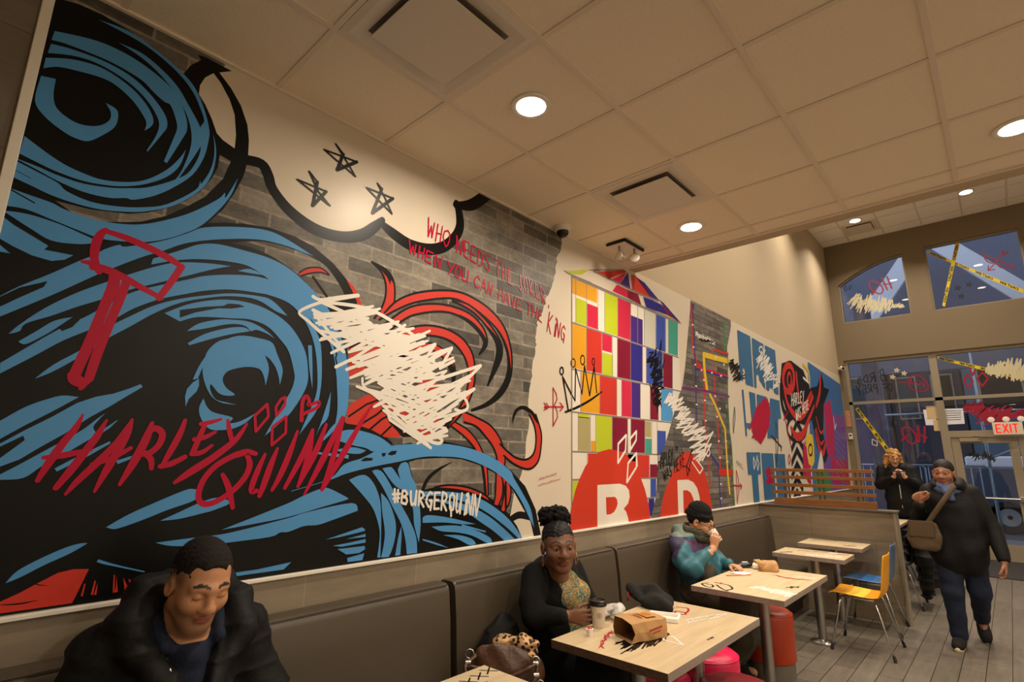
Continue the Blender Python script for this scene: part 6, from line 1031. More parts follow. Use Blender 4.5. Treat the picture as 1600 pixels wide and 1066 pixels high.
for (a, b) in (((1.79, 6.60, .052), (1.782, 6.40, .040)), ((1.94, 6.945, .155), (1.957, 6.865, .040))):
    a, b = np.array(a), np.array(b); d = (b-a)/np.linalg.norm(b-a); up = np.array([0, 0, 1.])-d*d[2]; up /= np.linalg.norm(up)
    o = MB().tube([a-d*.03, a+d*.02, a+d*.10, b, b+d*.04], [.034, .047, .052, .046, .026], 16).build('shoe', PM['shoe_black'], wk, smooth=True); o.location = -wk.location
    q = MB().tube([a-d*.035-up*.030, a+d*.03-up*.034, a+d*.11-up*.032, b-up*.028, b+d*.045-up*.02], [.024, .036, .042, .038, .018], 14).build('sole', PM['shoe_sole'], o, smooth=True)
bg = empty('crossbody_bag', (1.66, 6.36, .96), 'taupe canvas crossbody bag hanging at the hip of the walking woman', 'bag')
F = Field((1.50, 6.22, .78), (1.84, 6.48, 1.14), .005); F.ell((1.668, 6.345, .945), (.122, .048, .128), headframe(-78).astype(np.float32)[:, [0, 1, 2]], .01, pw=4.0); F.noise(.002, 50, 4); F.mesh('bag_body', PM['taupe_canvas'], bg)
o = MB().box((-.095, -.008, -.075), (.095, .006, .07), .012).build('flap', PM['taupe_canvas'], bg, smooth=True, angle=40); o.location = (.0, -.068, .055); o.rotation_euler = (.06, 0, .2)
st = bez([(1.70, 6.34, 1.05), (1.76, 6.335, 1.14), (1.85, 6.33, 1.27), (1.93, 6.39, 1.39), (1.975, 6.50, 1.435), (1.985, 6.60, 1.42), (1.95, 6.70, 1.30)], 30)
P = [[(p[0]-.016, p[1], p[2]+.012), (p[0]+.016, p[1], p[2]-.012)] for p in st]; o = MB().grid(P).build('strap', PM['taupe_canvas'], bg, smooth=True); solidify(o, .004, 0); o.location = -bg.location

# ---- woman with the phone
C = A3(.985, 10.45, 1.690); R = headframe(-72, 24, 0); s = 1.03
F = Field((.60, 10.1, .0), (1.42, 10.85, 1.84), .0062)
head(F, C, R, s, 'closed', 1.0, 1.0, 1.0)
F.chain([(1.0, 10.52, .95, .14), (1.0, 10.52, 1.2, .13), (1.0, 10.515, 1.45, .12)], .05); F.cap((.88, 10.52, 1.51), (1.12, 10.52, 1.51), .05, k=.05); F.chain([(1.0, 10.52, 1.53, .06), (.995, 10.49, 1.6, .055)], .03)
for sx, hx in ((-1, 1.015), (1, 1.085)):
    x = 1.0+sx*.19; F.chain([(x, 10.52, 1.50, .05), (x+sx*.05, 10.47, 1.24, .043), (hx+sx*.035, 10.255, 1.385, .031)], .02); hand(F, (hx+sx*.035, 10.25, 1.39), (-sx*.25, -.35, .8), (-sx*.7, .3, .2), (-sx*.2, .7, .5), .95, (45, 50, 35), 0, (.4, .6, .5))
for sx in (-1, 1): F.chain([(1.0+sx*.09, 10.53, .92, .10), (1.0+sx*.10, 10.52, .50, .068), (1.0+sx*.10, 10.55, .09, .045)], .03); F.cap((1.0+sx*.1, 10.56, .05), (1.0+sx*.11, 10.42, .04), .036, .03, .02)
pw = F.mesh('person', PM['skin'], None, tint=skin_tint(C, R, s, (206, 156, 124), (176, 100, 88), (120, 84, 50))); person_root('person', pw, 'woman with long wavy blonde hair looking down at her phone by the window')
pr_ = [('e', (0, -.022, .034), (.086, .100, .092)), ('-', (0, .128, -.035), (.068, .085, .100))]
for sx in (-1, 1):
    for k_, (dx, df) in enumerate(((.080, .0), (.085, -.03), (.065, -.07), (.088, -.015))): pr_ += [('c', (sx*dx, df, .03), (sx*(dx+.018), df+.02, -.09), .022, .030), ('c', (sx*(dx+.018), df+.02, -.09), (sx*(dx+.012), df+.07, -.21-.025*k_), .030, .018)]
hair_shell(C, R, s, pr_, 'hair', PM['blonde_hair'], pw, .0045, (.006, 95), bounds=.3)
gl = MB(); WW2 = lambda p: tuple(C+R @ (np.array(p)*s))
for sx in (-1, 1): gl.tube([WW2((sx*.032+.022*math.cos(a), .1, -.003+.017*math.sin(a))) for a in [k*PI/8 for k in range(16)]], .002, 5, closed=True)
o = gl.build('glasses', PM['phone_black'], pw, smooth=True); o.location = -pw.location
F = Field((.58, 10.12, .70), (1.42, 10.86, 1.66), .0068); F.ell((1.0, 10.52, 1.16), (.205, .155, .45), None, .05, pw=2.8); F.cap((.88, 10.52, 1.50), (1.13, 10.52, 1.505), .075, k=.06)
for sx, hx in ((-1, 1.015), (1, 1.085)):
    x = 1.0+sx*.19; F.chain([(x, 10.52, 1.50, .078), (x+sx*.055, 10.47, 1.25, .072), (hx+sx*.045, 10.285, 1.36, .050)], .03)
F.chain([(.92, 10.43, 1.53, .035), (.91, 10.54, 1.585, .045), (1.0, 10.61, 1.60, .05), (1.09, 10.54, 1.585, .045), (1.08, 10.43, 1.53, .035)], .03); F.noise(.0035, 30, 5); F.mesh('coat', PM['black_nylon'], pw)
child_tube('coat_zip', [(1.02, 10.44, 1.53), (1.02, 10.40, 1.42), (1.02, 10.368, 1.25), (1.02, 10.366, 1.05), (1.02, 10.375, .92)], .0055, PM['white_cord'], pw, 6)
F = Field((.70, 10.3, .06), (1.32, 10.76, 1.0), .0075)
for sx in (-1, 1): F.chain([(1.0+sx*.09, 10.53, .92, .115), (1.0+sx*.10, 10.52, .50, .082), (1.0+sx*.10, 10.55, .12, .062)], .04)
F.mesh('trousers', PM['dark_trouser'], pw)
for sx in (-1, 1): MB().tube([(1.0+sx*.1, 10.60, .045), (1.0+sx*.1, 10.53, .05), (1.0+sx*.105, 10.45, .042), (1.0+sx*.108, 10.38, .035)], [.034, .044, .042, .022], 14).build('shoe', PM['shoe_black'], pw, smooth=True).location = -pw.location
ph = empty('mobile_phone', (1.05, 10.215, 1.455), 'black mobile phone held in both hands by the woman by the window', 'phone'); o = MB().box((-.068, -.005, -.036), (.068, .005, .036), .006).build('phone_case', PM['phone_black'], ph, smooth=True, angle=40); o.rotation_euler = (.7, 0, 0)
o = MB().box((-.062, .0052, -.031), (.062, .0058, .031)).build('phone_screen', mat('phone_glass', (30, 34, 42), .1), ph); o.rotation_euler = (.7, 0, 0)

# ---- coats hung on the chairs beyond the half wall
def hung_coat(ch, z0, fold, seed, label, name, wide=.24):
    x, y = ch.location.x, ch.location.y; F = Field((x-.05, y-.40, .04), (x+.52, y+.40, .98), .0075)
    F.cap((x+.225, y-wide+.04, .825), (x+.225, y+wide-.04, .825), .045, k=.04); 
    F.ell((x+.275, y, .83-(.83-z0)/2), (.055, wide, (.83-z0)/2), None, .04, pw=3.4); F.ell((x+.15, y, .66), (.035, wide-.02, .17), None, .03, pw=3.0)
    for sy in (-1, 1): F.chain([(x+.27, y+sy*(wide-.02), .80, .055), (x+.33, y+sy*(wide+.03), .55, .062), (x+.32, y+sy*(wide-.01), z0+.10, .05)], .03)
    F.chain([(x+.235, y-.13, .86, .045), (x+.235, y+.13, .86, .045)], .03); F.noise(.006, 24, seed, fold); o = F.mesh(name, PM['black_nylon'] if fold else PM['black_wool'], None); tag(o, label, 'coat'); return o
hung_coat(CH_A, .13, .011, 5, 'quilted black puffer coat hung over the first chair beyond the half wall', 'puffer_coat')
ct = hung_coat(CH_B, .27, 0, 9, 'plain black coat hung over the second chair beyond the half wall', 'hung_coat', .25)
F = Field((.03, 2.02, .44), (.36, 2.40, .86), .006); F.ell((.225, 2.22, .58), (.085, .15, .15), None, .03, pw=2.6); F.ell((.20, 2.28, .68), (.06, .10, .11), None, .05); F.chain([(.27, 2.14, .66, .05), (.30, 2.12, .52, .055)], .03); F.noise(.005, 30, 3, .008)
o = F.mesh('folded_coat', PM['black_nylon'], None); tag(o, 'black coat bundled on the bench between the handbag and the woman in the cardigan', 'coat')
# ------------------------------------------------------------------ ceiling fittings
mat('diffuser_white', (216, 204, 186), .5); mat('slot_shade', (112, 100, 86), .9); mat('plastic_white', (222, 214, 200), .4); mat('smoked_dome', (18, 17, 17), .08); mat('clear_lens', (226, 214, 196), .12, spec=.8); mat('lens_reflector', (205, 200, 190), .2, .8)
def diffuser(x, y, z, s, label, g=None):
    e = empty('air_diffuser', (x, y, z), label, 'air vent', g); h = s/2
    # pressed frame: outer flange, sloping throat, flat sheet coloured with the recess's shade
    m = MB(); 
    def ring(a, za, b, zb):
        A = [(-a, -a, za), (a, -a, za), (a, a, za), (-a, a, za)]; B = [(-b, -b, zb), (b, -b, zb), (b, b, zb), (-b, b, zb)]
        for i in range(4): j = (i+1) % 4; m.quad(A[i], A[j], B[j], B[i])
    ring(h, -.007, h-.03, -.012); ring(h-.03, -.012, h-.085, -.002); ring(h, -.007, h, 0)
    m.build('vent_frame', MATS['diffuser_white'], e, recalc=False)
    MB().box((-h+.085, -h+.085, -.0015), (h-.085, h-.085, -.0008)).build('vent_throat', MATS['slot_shade'], e)
    MB().box((-h+.094, -h+.094, -.030), (h-.094, h-.094, -.025), .004).build('vent_plate', MATS['diffuser_white'], e, smooth=True, angle=40)
    MB().tube([(0, 0, -.025), (0, 0, -.0016)], .02, 10).build('vent_stem', MATS['slot_shade'], e)
    return e
diffuser(.845, 1.162, ZC, .585, 'large square air diffuser in the ceiling nearest the camera', 'square air diffusers')
diffuser(.845, 2.998, ZC, .585, 'square air diffuser in the low ceiling farther from the camera', 'square air diffusers')
diffuser(.80, 11.83, ZU, .585, 'small looking air diffuser in the high ceiling by the end wall', 'square air diffusers')
e = empty('dome_camera', (.092, 3.0, ZC-.001), 'white dome security camera with smoked bubble on the low ceiling', 'security camera')
MB().lathe([(.062, 0), (.062, -.02), (.056, -.038), (.048, -.042)], n=32).build('camera_base', MATS['plastic_white'], e, smooth=True, angle=40)
MB().lathe([(.047, -.041)]+[(.047*math.cos(a), -.043-.047*math.sin(a)) for a in [k*PI/16 for k in range(1, 8)]]+[(.001, -.0895)], n=28).build('dome', MATS['smoked_dome'], e, smooth=True)
e = empty('emergency_light', (.245, 3.65, ZC-.001), 'twin head emergency light below a loose square plate with black edge', 'emergency light')
MB().box((-.078, -.14, -.010), (.078, .14, -.004)).box((-.10, -.16, -.005), (-.075, .16, 0)).build('mount_plate', MATS['plastic_white'], e)
MB().box((-.085, -.155, -.022), (.09, -.14, 0)).box((.078, -.155, -.022), (.093, .15, 0)).build('plate_edge', MATS['black_rubber'], e)
for (x, y, t) in ((-.02, -.06, -.35), (.045, .07, .25)):
    h = MB().tube([(x, y, -.008), (x, y, -.055)], .009, 8).build('swivel', MATS['frame_metal'], e, smooth=True)
    M = Matrix.Translation((x, y, -.095)) @ Matrix.Rotation(t, 4, 'Z') @ Matrix.Rotation(PI/2.3, 4, 'X')
    MB().lathe([(.018, -.05), (.034, -.03), (.044, .0), (.046, .01)], n=24, M=M).build('lamp_head', MATS['lens_reflector'], e, smooth=True, angle=50)
    MB().lathe([(.0455, .0102), (.03, .016), (.001, .018)], n=24, M=M).build('lamp_lens', MATS['clear_lens'], e, smooth=True)

# ------------------------------------------------------------------ end wall fittings
mat('exit_red', (120, 8, 6), emit=(255, 30, 16), estr=1.0); mat('exit_face', (220, 208, 186), .5); mat('paper_white', (226, 228, 236), .7); mat('paper_tan', (206, 178, 132), .8); mat('paper_orange', (206, 140, 100), .7); mat('ink_black', (22, 20, 22), .6)
mat('tape_yellow', (222, 196, 30), .4); mat('paint_red', (150, 16, 50), .45); mat('paint_cream', (206, 196, 160), .5); mat('paint_black', (16, 15, 18), .5); mat('paint_white', (220, 218, 214), .5)
e = empty('exit_sign', (2.39, YE-.09, 2.08), 'lit red EXIT sign with three lamp heads above the glass doors', 'exit sign')
MB().box((-.19, -.028, .005), (.19, .028, .215), .006).build('sign_box', MATS['exit_face'], e, smooth=True, angle=40)
MB().box((-.02, .028, .08), (.02, .09, .14)).build('sign_bracket', MATS['frame_metal'], e)
x = -.145
for ch in 'EXIT':
    F = Flat(lambda u, v, h: Vector((u, -.0285-h, v))); w = .056 if ch != 'I' else .0
    S = {'E': [[(0, 0), (0, 1)], [(0, 0), (1, 0)], [(0, .5), (.85, .5)], [(0, 1), (1, 1)]], 'X': [[(0, 0), (1, 1)], [(0, 1), (1, 0)]], 'I': [[(0, 0), (0, 1)]], 'T': [[(.5, 0), (.5, 1)], [(0, 1), (1, 1)]]}[ch]
    for l in S: F.line([(x+a*w, .042+b*.135) for a, b in l], .021, 0, 'exit_red')
    F.build('sign_letter', e, ''); x += w+.034 if ch != 'I' else .034
for xx in (-.19, .0, .185):
    M = Matrix.Translation((xx, -.01, .262)) @ Matrix.Rotation(PI/2.2, 4, 'X') @ Matrix.Rotation(.2*(xx*3), 4, 'Y')
    MB().tube([(xx, 0, .213), (xx, 0, .235)], .012, 8).lathe([(.02, -.04), (.042, -.015), (.047, .012), (.03, .016), (.001, .017)], n=20, M=M).build('lamp_head', MATS['plastic_white'], e, smooth=True, angle=50)
e = empty('bullet_camera', (.06, YE-.0, 3.52), 'small white bullet security camera high in the corner beside the storefront', 'security camera')
MB().tube([(0, 0, 0), (0, -.06, 0), (0, -.07, -.02)], .015, 10).lathe([(.035, 0), (.035, -.02), (.02, -.022)], n=20, M=Matrix.Rotation(PI/2, 4, 'X')).build('camera_arm', MATS['plastic_white'], e, smooth=True, angle=40)
MB().tube([(-.04, -.02, -.05), (.05, -.16, -.06)], .038, 18).build('camera_body', MATS['plastic_white'], e, smooth=True, angle=40)
MB().tube([(.0505, -.1605, -.06), (.054, -.166, -.0605)], .028, 16).build('camera_lens', MATS['smoked_dome'], e, smooth=True, angle=40)
o = MB().box((.022, YE-.008, 2.30), (.095, YE-.004, 2.62)).build('wall_notice', MATS['paper_orange']); tag(o, 'narrow orange notice sheet on the wall beside the storefront frame', 'notice')
F = Flat(lambda u, v, h: Vector((u, YE-.0082-h, v)))
for k in range(9): F.line([(.032, 2.59-k*.032), (.085-.01*(k % 3), 2.59-k*.032)], .006, 0, 'ink_black')
F.build('print', o, '')
e = empty('thermostat', (.062, YE, 2.11), 'small white thermostat box under the orange notice by the storefront', 'thermostat')
MB().box((-.035, -.03, -.06), (.035, -.0, .06), .006).build('thermostat_case', MATS['plastic_white'], e); MB().box((-.02, -.0315, .0), (.02, -.0302, .03)).build('display', MATS['ink_black'], e)

# writing and marks on the glass
YW = YG-.0065
def onglass(h0=0): return lambda u, v, h: Vector((u, YW-h0-h, v))
def mark(name, label, cat, fn, h0=0, group=None):
    F = Flat(onglass(h0)); fn(F); o = F.build(name, None, ''); tag(o, label, cat, group); return o
def mtext(F, s, q, w, m):   # lettering painted on the outside face, so it reads mirrored indoors: q = right end first
    F.text(s, q[0], q[1], q[2], q[3], w, 0, m, .5)
def birds(F):
    mtext(F, 'BiRDS', [(0.757, 3.188), (0.259, 3.159), (0.746, 3.423), (0.279, 3.265)], .016, 'paint_black'); mtext(F, 'OF PREY', [(0.856, 2.975), (0.243, 2.945), (0.85, 3.117), (0.247, 3.13)], .016, 'paint_black')
mark('window_lettering', 'black mirrored hand lettering reading BiRDS OF PREY on the upper glass', 'lettering', birds)
def stars(F, cs, r, m, w):
    for (x, y) in cs:
        P = [(x+r*math.sin(k*4*PI/5+.3), y+r*math.cos(k*4*PI/5+.3)) for k in range(6)]; F.line(P, w, 0, m)
for k, c in enumerate([(0.958, 3.366), (0.877, 3.241), (1.067, 3.294)]):
    mark('painted_star', ('cream painted star uppermost of the three beside the mirrored black lettering', 'brightest and lowest cream painted star beside the mirrored black lettering', 'cream painted star nearest the red circle on the upper glass')[k], 'star', lambda F: stars(F, [c], .045, 'paint_cream', .014), 0, 'cream stars on the storefront glass')
def target(F):
    F.ribbon([(*p, .02) for p in [(1.119, 3.13), (1.151, 3.211), (1.245, 3.248), (1.326, 3.194), (1.386, 3.088), (1.398, 2.986), (1.336, 2.928), (1.236, 2.945), (1.154, 2.997), (1.117, 3.084)]], 0, 'paint_red', True)
    F.line([(0.915, 3.143), (1.124, 3.117)], .018, .0002, 'paint_red'); F.line([(1.161, 3.173), (1.15, 3.081), (1.228, 3.111), (1.263, 3.043), (1.315, 3.103), (1.361, 3.008)], .02, .0002, 'paint_red')
mark('painted_target', 'red circled scrawl with a dash painted on the upper storefront glass', 'painted mark', target)
def hq(F, q, w): mtext(F, 'HQ', q, w, 'paint_red')
mark('window_lettering', 'red mirrored letters HQ on the lower storefront glass', 'lettering', lambda F: (F.line([(1.252, 2.267), (1.214, 1.976)], .035, 0, 'paint_red'), F.line([(1.156, 2.288), (1.138, 1.995)], .035, 0, 'paint_red'), F.line([(1.113, 2.146), (1.261, 2.063)], .03, .0002, 'paint_red'), F.ribbon([(*p, .03) for p in [(0.927, 2.25), (1.003, 2.266), (1.068, 2.192), (1.105, 2.084), (1.077, 1.978), (1.009, 1.961), (0.945, 2.033), (0.906, 2.142), (0.91, 2.233)]], 0, 'paint_red', True), F.line([(0.868, 2.017), (0.985, 2.122)], .03, .0002, 'paint_red')))
mark('window_lettering', 'dark red mirrored letters HQ on the arched upper window', 'lettering', lambda F: (F.line([(1.031, 5.275), (1.078, 5.017)], .028, 0, 'paint_red'), F.line([(0.939, 5.28), (1.004, 5.0)], .028, 0, 'paint_red'), F.line([(0.941, 5.129), (1.089, 5.113)], .022, .0002, 'paint_red'), F.ribbon([(*p, .026) for p in [(0.715, 5.196), (0.768, 5.252), (0.843, 5.201), (0.922, 5.084), (0.924, 4.984), (0.866, 4.946), (0.781, 5.014), (0.724, 5.102)]], 0, 'paint_red', True), F.line([(0.736, 4.973), (0.851, 5.099)], .024, .0002, 'paint_red')))
for k, d in enumerate(([(1.982, 3.184), (2.05, 3.054), (1.971, 2.913), (1.925, 3.066)], [(2.082, 3.332), (2.111, 3.258), (2.065, 3.158), (2.038, 3.257)], [(2.195, 3.197), (2.256, 3.079), (2.16, 2.949), (2.115, 3.092)])):
    mark('painted_diamond', ('red diamond outline lowest left of the three on the upper glass', 'smallest red diamond outline at the top of the three on the upper glass', 'red diamond outline rightmost of the three on the upper glass')[k], 'painted mark', lambda F: F.line(d+[d[0]], .026, 0, 'paint_red'), .0006*k, 'red diamonds on the storefront glass')
mark('painted_scribble', 'dense crimson scribble on the glass above the doors behind the EXIT sign', 'scribble', lambda F: F.scribble([(1.859, 2.573), (1.949, 2.457), (1.982, 2.319), (2.174, 2.228), (2.413, 2.335), (2.667, 2.422), (2.831, 2.35)], [(1.9, 2.683), (2.083, 2.672), (2.278, 2.608), (2.446, 2.565), (2.636, 2.538), (2.802, 2.545), (2.857, 2.525)], 40, .022, 7, .02, 0, 'paint_red', 3))
mark('painted_scribble', 'cream scribble across the lower part of the arched upper window', 'scribble', lambda F: F.scribble([(0.277, 4.829), (0.439, 4.647), (0.592, 4.552), (0.83, 4.526), (1.044, 4.584), (1.24, 4.627)], [(0.398, 5.027), (0.536, 5.015), (0.693, 4.949), (0.85, 4.917), (1.025, 4.848), (1.23, 4.645)], 34, .016, 5, .03, 0, 'paint_cream', 3))
for k, d in enumerate(([(0.261, 5.202), (0.302, 5.245), (0.314, 5.165), (0.281, 5.12)], [(0.356, 5.216), (0.393, 5.234), (0.392, 5.165), (0.354, 5.139)])):
    mark('painted_diamond', ('black diamond outline at the far left of the arched upper window', 'black diamond outline second from the left in the arched upper window')[k], 'painted mark', lambda F: F.line(d+[d[0]], .012, 0, 'paint_black'), 0, 'black diamonds on the arched window')
for k, c in enumerate([(2.073, 4.813), (2.24, 4.842), (2.104, 4.642)]):
    mark('painted_star', ('black painted star at the left of the three in the rectangular upper window', 'black painted star highest of the three in the rectangular upper window', 'black painted star lowest of the three in the rectangular upper window')[k], 'star', lambda F: stars(F, [c], .05, 'paint_black', .012), 0, 'black stars on the upper window')
mark('painted_bow', 'dark red bow and arrow painted on the rectangular upper window', 'painted mark', lambda F: (F.line([(2.512, 5.366), (2.893, 5.019)], .02, 0, 'paint_red'), F.ribbon([(*p, .02) for p in [(2.512, 5.366), (2.531, 5.247), (2.59, 5.175), (2.667, 5.155), (2.7, 5.066), (2.785, 5.037), (2.893, 5.019)]], .0002, 'paint_red'), F.line([(2.537, 5.042), (2.793, 5.324)], .018, .0003, 'paint_red'), F.line([(2.552, 5.135), (2.534, 5.042), (2.623, 5.045)], .018, .0003, 'paint_red'), F.line([(2.775, 5.361), (2.752, 5.278), (2.84, 5.304)], .016, .0003, 'paint_red'), F.line([(2.792, 5.357), (2.776, 5.288), (2.843, 5.327)], .014, .0004, 'paint_red')))
mark('painted_scribble', 'black scrawl on the glass of the entrance door', 'scribble', lambda F: F.scribble([(1.777, 1.74), (1.911, 1.639), (2.073, 1.683), (2.127, 1.598)], [(1.82, 1.799), (1.956, 1.798), (2.089, 1.798), (2.161, 1.684)], 26, .010, 5, .018, 0, 'paint_black', 3))
mark('painted_diamond', 'white diamond outline on the lower storefront glass beside the caution tape', 'painted mark', lambda F: F.line([(0.401, 2.052), (0.482, 2.004), (0.465, 1.921), (0.389, 1.95), (0.401, 2.052)], .014, 0, 'paint_white'))
def tape(label, A, B, A2, B2, n, name='caution_tape', h0=.001):
    F = Flat(onglass(h0)); F.poly([A, B, B2, A2], 0, 'tape_yellow'); o = F.build(name, None, ''); tag(o, label, 'caution tape', 'strips of caution tape')
    F = Flat(onglass(h0)); 
    for k in range(n):   # CAUTION printed along the strip, seen from behind
        u0, u1 = (k+.12)/n, (k+.82)/n; L = lambda P, Q, u: (P[0]+(Q[0]-P[0])*u, P[1]+(Q[1]-P[1])*u)
        lo = lambda u: L(L(A2, B2, u), L(A, B, u), .22); hi = lambda u: L(L(A2, B2, u), L(A, B, u), .80)
        F.text('CAUTION', lo(u1), lo(u0), hi(u1), hi(u0), .011, .0003, 'ink_black', .1)
    F.build('tape_print', o, ''); return o
tape('yellow caution tape running from corner to corner of the rectangular upper window', *[(1.735, 5.646), (2.933, 4.598), (1.729, 5.595), (2.922, 4.526)], 4)
tape('steep yellow caution tape crossing the longer strip in the rectangular upper window', *[(2.157, 5.685), (1.808, 4.516), (2.222, 5.676), (1.842, 4.488)], 3, h0=.002)
tape('yellow caution tape slanting down the lower storefront glass', *[(0.231, 2.693), (0.727, 1.729), (0.184, 2.648), (0.668, 1.675)], 4)
tape('yellow caution tape slanting across the upper glass above the doors', *[(1.611, 3.564), (2.979, 2.953), (1.604, 3.51), (2.969, 2.889)], 5)
mark('painted_scribble', 'cream scribbled patch hanging above the caution tape at the upper right glass', 'scribble', lambda F: F.scribble([(2.256, 3.174), (2.397, 3.091), (2.583, 3.006), (2.917, 2.926)], [(2.252, 3.331), (2.433, 3.345), (2.627, 3.391), (2.985, 3.381)], 46, .02, 9, .02, 0, 'paint_cream', 3), .003)
def sheet(name, label, q, m, lines):
    F = Flat(onglass(.0005 if m == 'paper_white' else .003)); F.poly(q, 0, m); o = F.build(name, None, ''); tag(o, label, 'paper'); 
    if lines:
        F = Flat(onglass(.0005)); r = random.Random(3)
        for k in range(lines):
            v = .15+.7*k/lines; L = lambda P, Q, u: (P[0]+(Q[0]-P[0])*u, P[1]+(Q[1]-P[1])*u); a = L(q[0], q[3], v); b = L(q[1], q[2], v); u = .1
            while u < .85: w = r.uniform(.04, .12); F.line([L(a, b, u), L(a, b, min(.9, u+w))], .012, .0004, 'ink_black'); u += w+.03
        F.build('print', o, '')
    return o
sheet('window_notice', 'white printed notice seen through the glass left of the EXIT sign', [(1.553, 2.581), (1.845, 2.574), (1.835, 2.299), (1.557, 2.292)], 'paper_white', 5)
sheet('window_notice', 'white sheet behind the tan paper on the lower storefront glass', [(1.269, 2.579), (1.477, 2.586), (1.424, 2.288), (1.276, 2.293)], 'paper_white', 0)
sheet('window_paper', 'upper tan paper taped on the storefront mullion', [(1.321, 2.648), (1.505, 2.641), (1.501, 2.399), (1.312, 2.407)], 'paper_tan', 0)
sheet('window_paper', 'lower smaller tan paper taped below the other on the mullion', [(1.392, 2.386), (1.507, 2.386), (1.501, 2.184), (1.385, 2.183)], 'paper_tan', 0)

# ------------------------------------------------------------------ street outside
mat('asphalt', (66, 66, 74), .9, bump=(30, .2)); mat('sidewalk', (120, 120, 126), .9); mat('facade_dark', (56, 58, 72), .7); mat('facade_teal', (56, 92, 112), .6); mat('facade_purple', (94, 90, 106), .7); mat('facade_pale', (104, 110, 128), .7); mat('beam_white', (236, 238, 244), .6); mat('galvanised', (176, 184, 190), .4, .7); mat('car_paint', (92, 98, 116), .3, .2); mat('car_glass', (24, 28, 36), .08); mat('tyre', (20, 20, 22), .8); mat('van_white', (238, 240, 246), .4); mat('barrier_yellow', (190, 190, 70), .6); mat('brick_street', (104, 74, 70), .8); mat('shop_lit', (120, 160, 200), emit=(120, 160, 210), estr=.5)
struct('floor_street', MB().box((-14, YE+.25, -.14), (20, 40, -.02)), MATS['asphalt']); struct('floor_sidewalk', MB().box((-14, YE+.25, -.02), (20, 16.2, -.004)), MATS['sidewalk'])
def building(x0, y0, x1, y1, h, m, label, wm, cols, rows, z0=3.4):
    e = empty('building', ((x0+x1)/2, y0, 0), label, 'building', 'buildings across the street'); cx = (x0+x1)/2
    MB().box((x0-cx, 0, -.1), (x1-cx, y1-y0, h)).build('facade', m, e); w = (x1-x0)/cols
    for i in range(cols):
        for j in range(rows):
            xa = x0-cx+w*(i+.2); za = z0+j*3.0; f = MB().box((xa, -.06, za), (xa+w*.6, .0, za+1.8)).build('window', MATS['frame_metal'], e)
            MB().box((xa+.06, -.07, za+.06), (xa+w*.6-.06, -.0605, za+1.74)).build('pane', wm, f)
    return e
building(-12, 27, -1.2, 34, 16, MATS['facade_purple'], 'purple grey building across the street at the left of the storefront view', MATS['car_glass'], 4, 4)
building(-1.1, 28, 1.3, 34, 13, MATS['facade_dark'], 'narrow dark building in the middle of the storefront view', MATS['car_glass'], 2, 3)
building(1.4, 27, 12, 34, 15, MATS['facade_teal'], 'teal building across the street behind the parked van', MATS['car_glass'], 5, 4)
b = MB().box((.12, 14.2, 0), (.40, 14.6, 5.2)).build('pillar', MATS['facade_purple']); tag(b, 'purple grey pillar just outside the left storefront pane', 'pillar')
# sidewalk shed overhead: pale boarding and white diagonal braces
e = empty('sidewalk_shed', (2.2, 15.4, 0), 'pale blue sidewalk shed with white diagonal braces seen through the upper windows', 'scaffold')
MB().box((-3.4, 1.6, 3.9), (3.4, 1.75, 9.0)).build('shed_boarding', MATS['facade_pale'], e)
for (x0, z0, x1, z1, w) in ((-.55, 7.0, 1.0, 5.1, .20), (-2.6, 4.4, -.75, 6.9, .20)):
    a = Vector((x0, .3, z0)); c = Vector((x1, .3, z1)); d = (c-a).normalized(); n = Vector((-d.z, 0, d.x))*w
    MB().prism([a-n, c-n, c+n, a+n], (0, .12, 0)).build('brace', MATS['beam_white'], e)
for x in (-2.3, -.2, 1.9): MB().tube([(x, .5, -.02), (x, .5, 4.6)], .03, 8).build('shed_leg', MATS['galvanised'], e, smooth=True)
for (a, c) in (((-.2, .5, 2.6), (1.9, .5, 1.6)), ((-.2, .5, 1.7), (1.9, .5, 2.7)), ((-.2, .5, 2.75), (1.9, .5, 2.75)), ((-2.3, .5, 2.75), (-.2, .5, 2.75))): MB().tube([a, c], .022, 8).build('cross_tube', MATS['galvanised'], e, smooth=True)
def barricade(x, y, rz, label):
    e = empty('crowd_barrier', (x, y, -.004), label, 'barrier', 'steel crowd barriers', rz); m = MB().tube([(-.95, 0, .18), (-.95, 0, 1.5), (-.88, 0, 1.56), (.88, 0, 1.56), (.95, 0, 1.5), (.95, 0, .18)], .02, 8, closed=True).build('barrier_frame', MATS['galvanised'], e, smooth=True)
    for k in range(12): MB().tube([(-.8+k*.145, 0, .18), (-.8+k*.145, 0, 1.56)], .011, 6).build('bar', MATS['barrier_yellow'] if k < 0 else MATS['galvanised'], e, smooth=True)
    for sx in (-.7, .7): MB().box((sx-.03, -.3, 0), (sx+.03, .3, .02)).box((sx-.02, -.02, .0), (sx+.02, .02, .2)).build('foot', MATS['galvanised'], e)
barricade(-.05, 15.3, .06, 'steel crowd barrier outside behind the woman with the phone, left one'); barricade(1.95-.9, 15.2, -.04, 'steel crowd barrier outside behind the walking woman, right one')
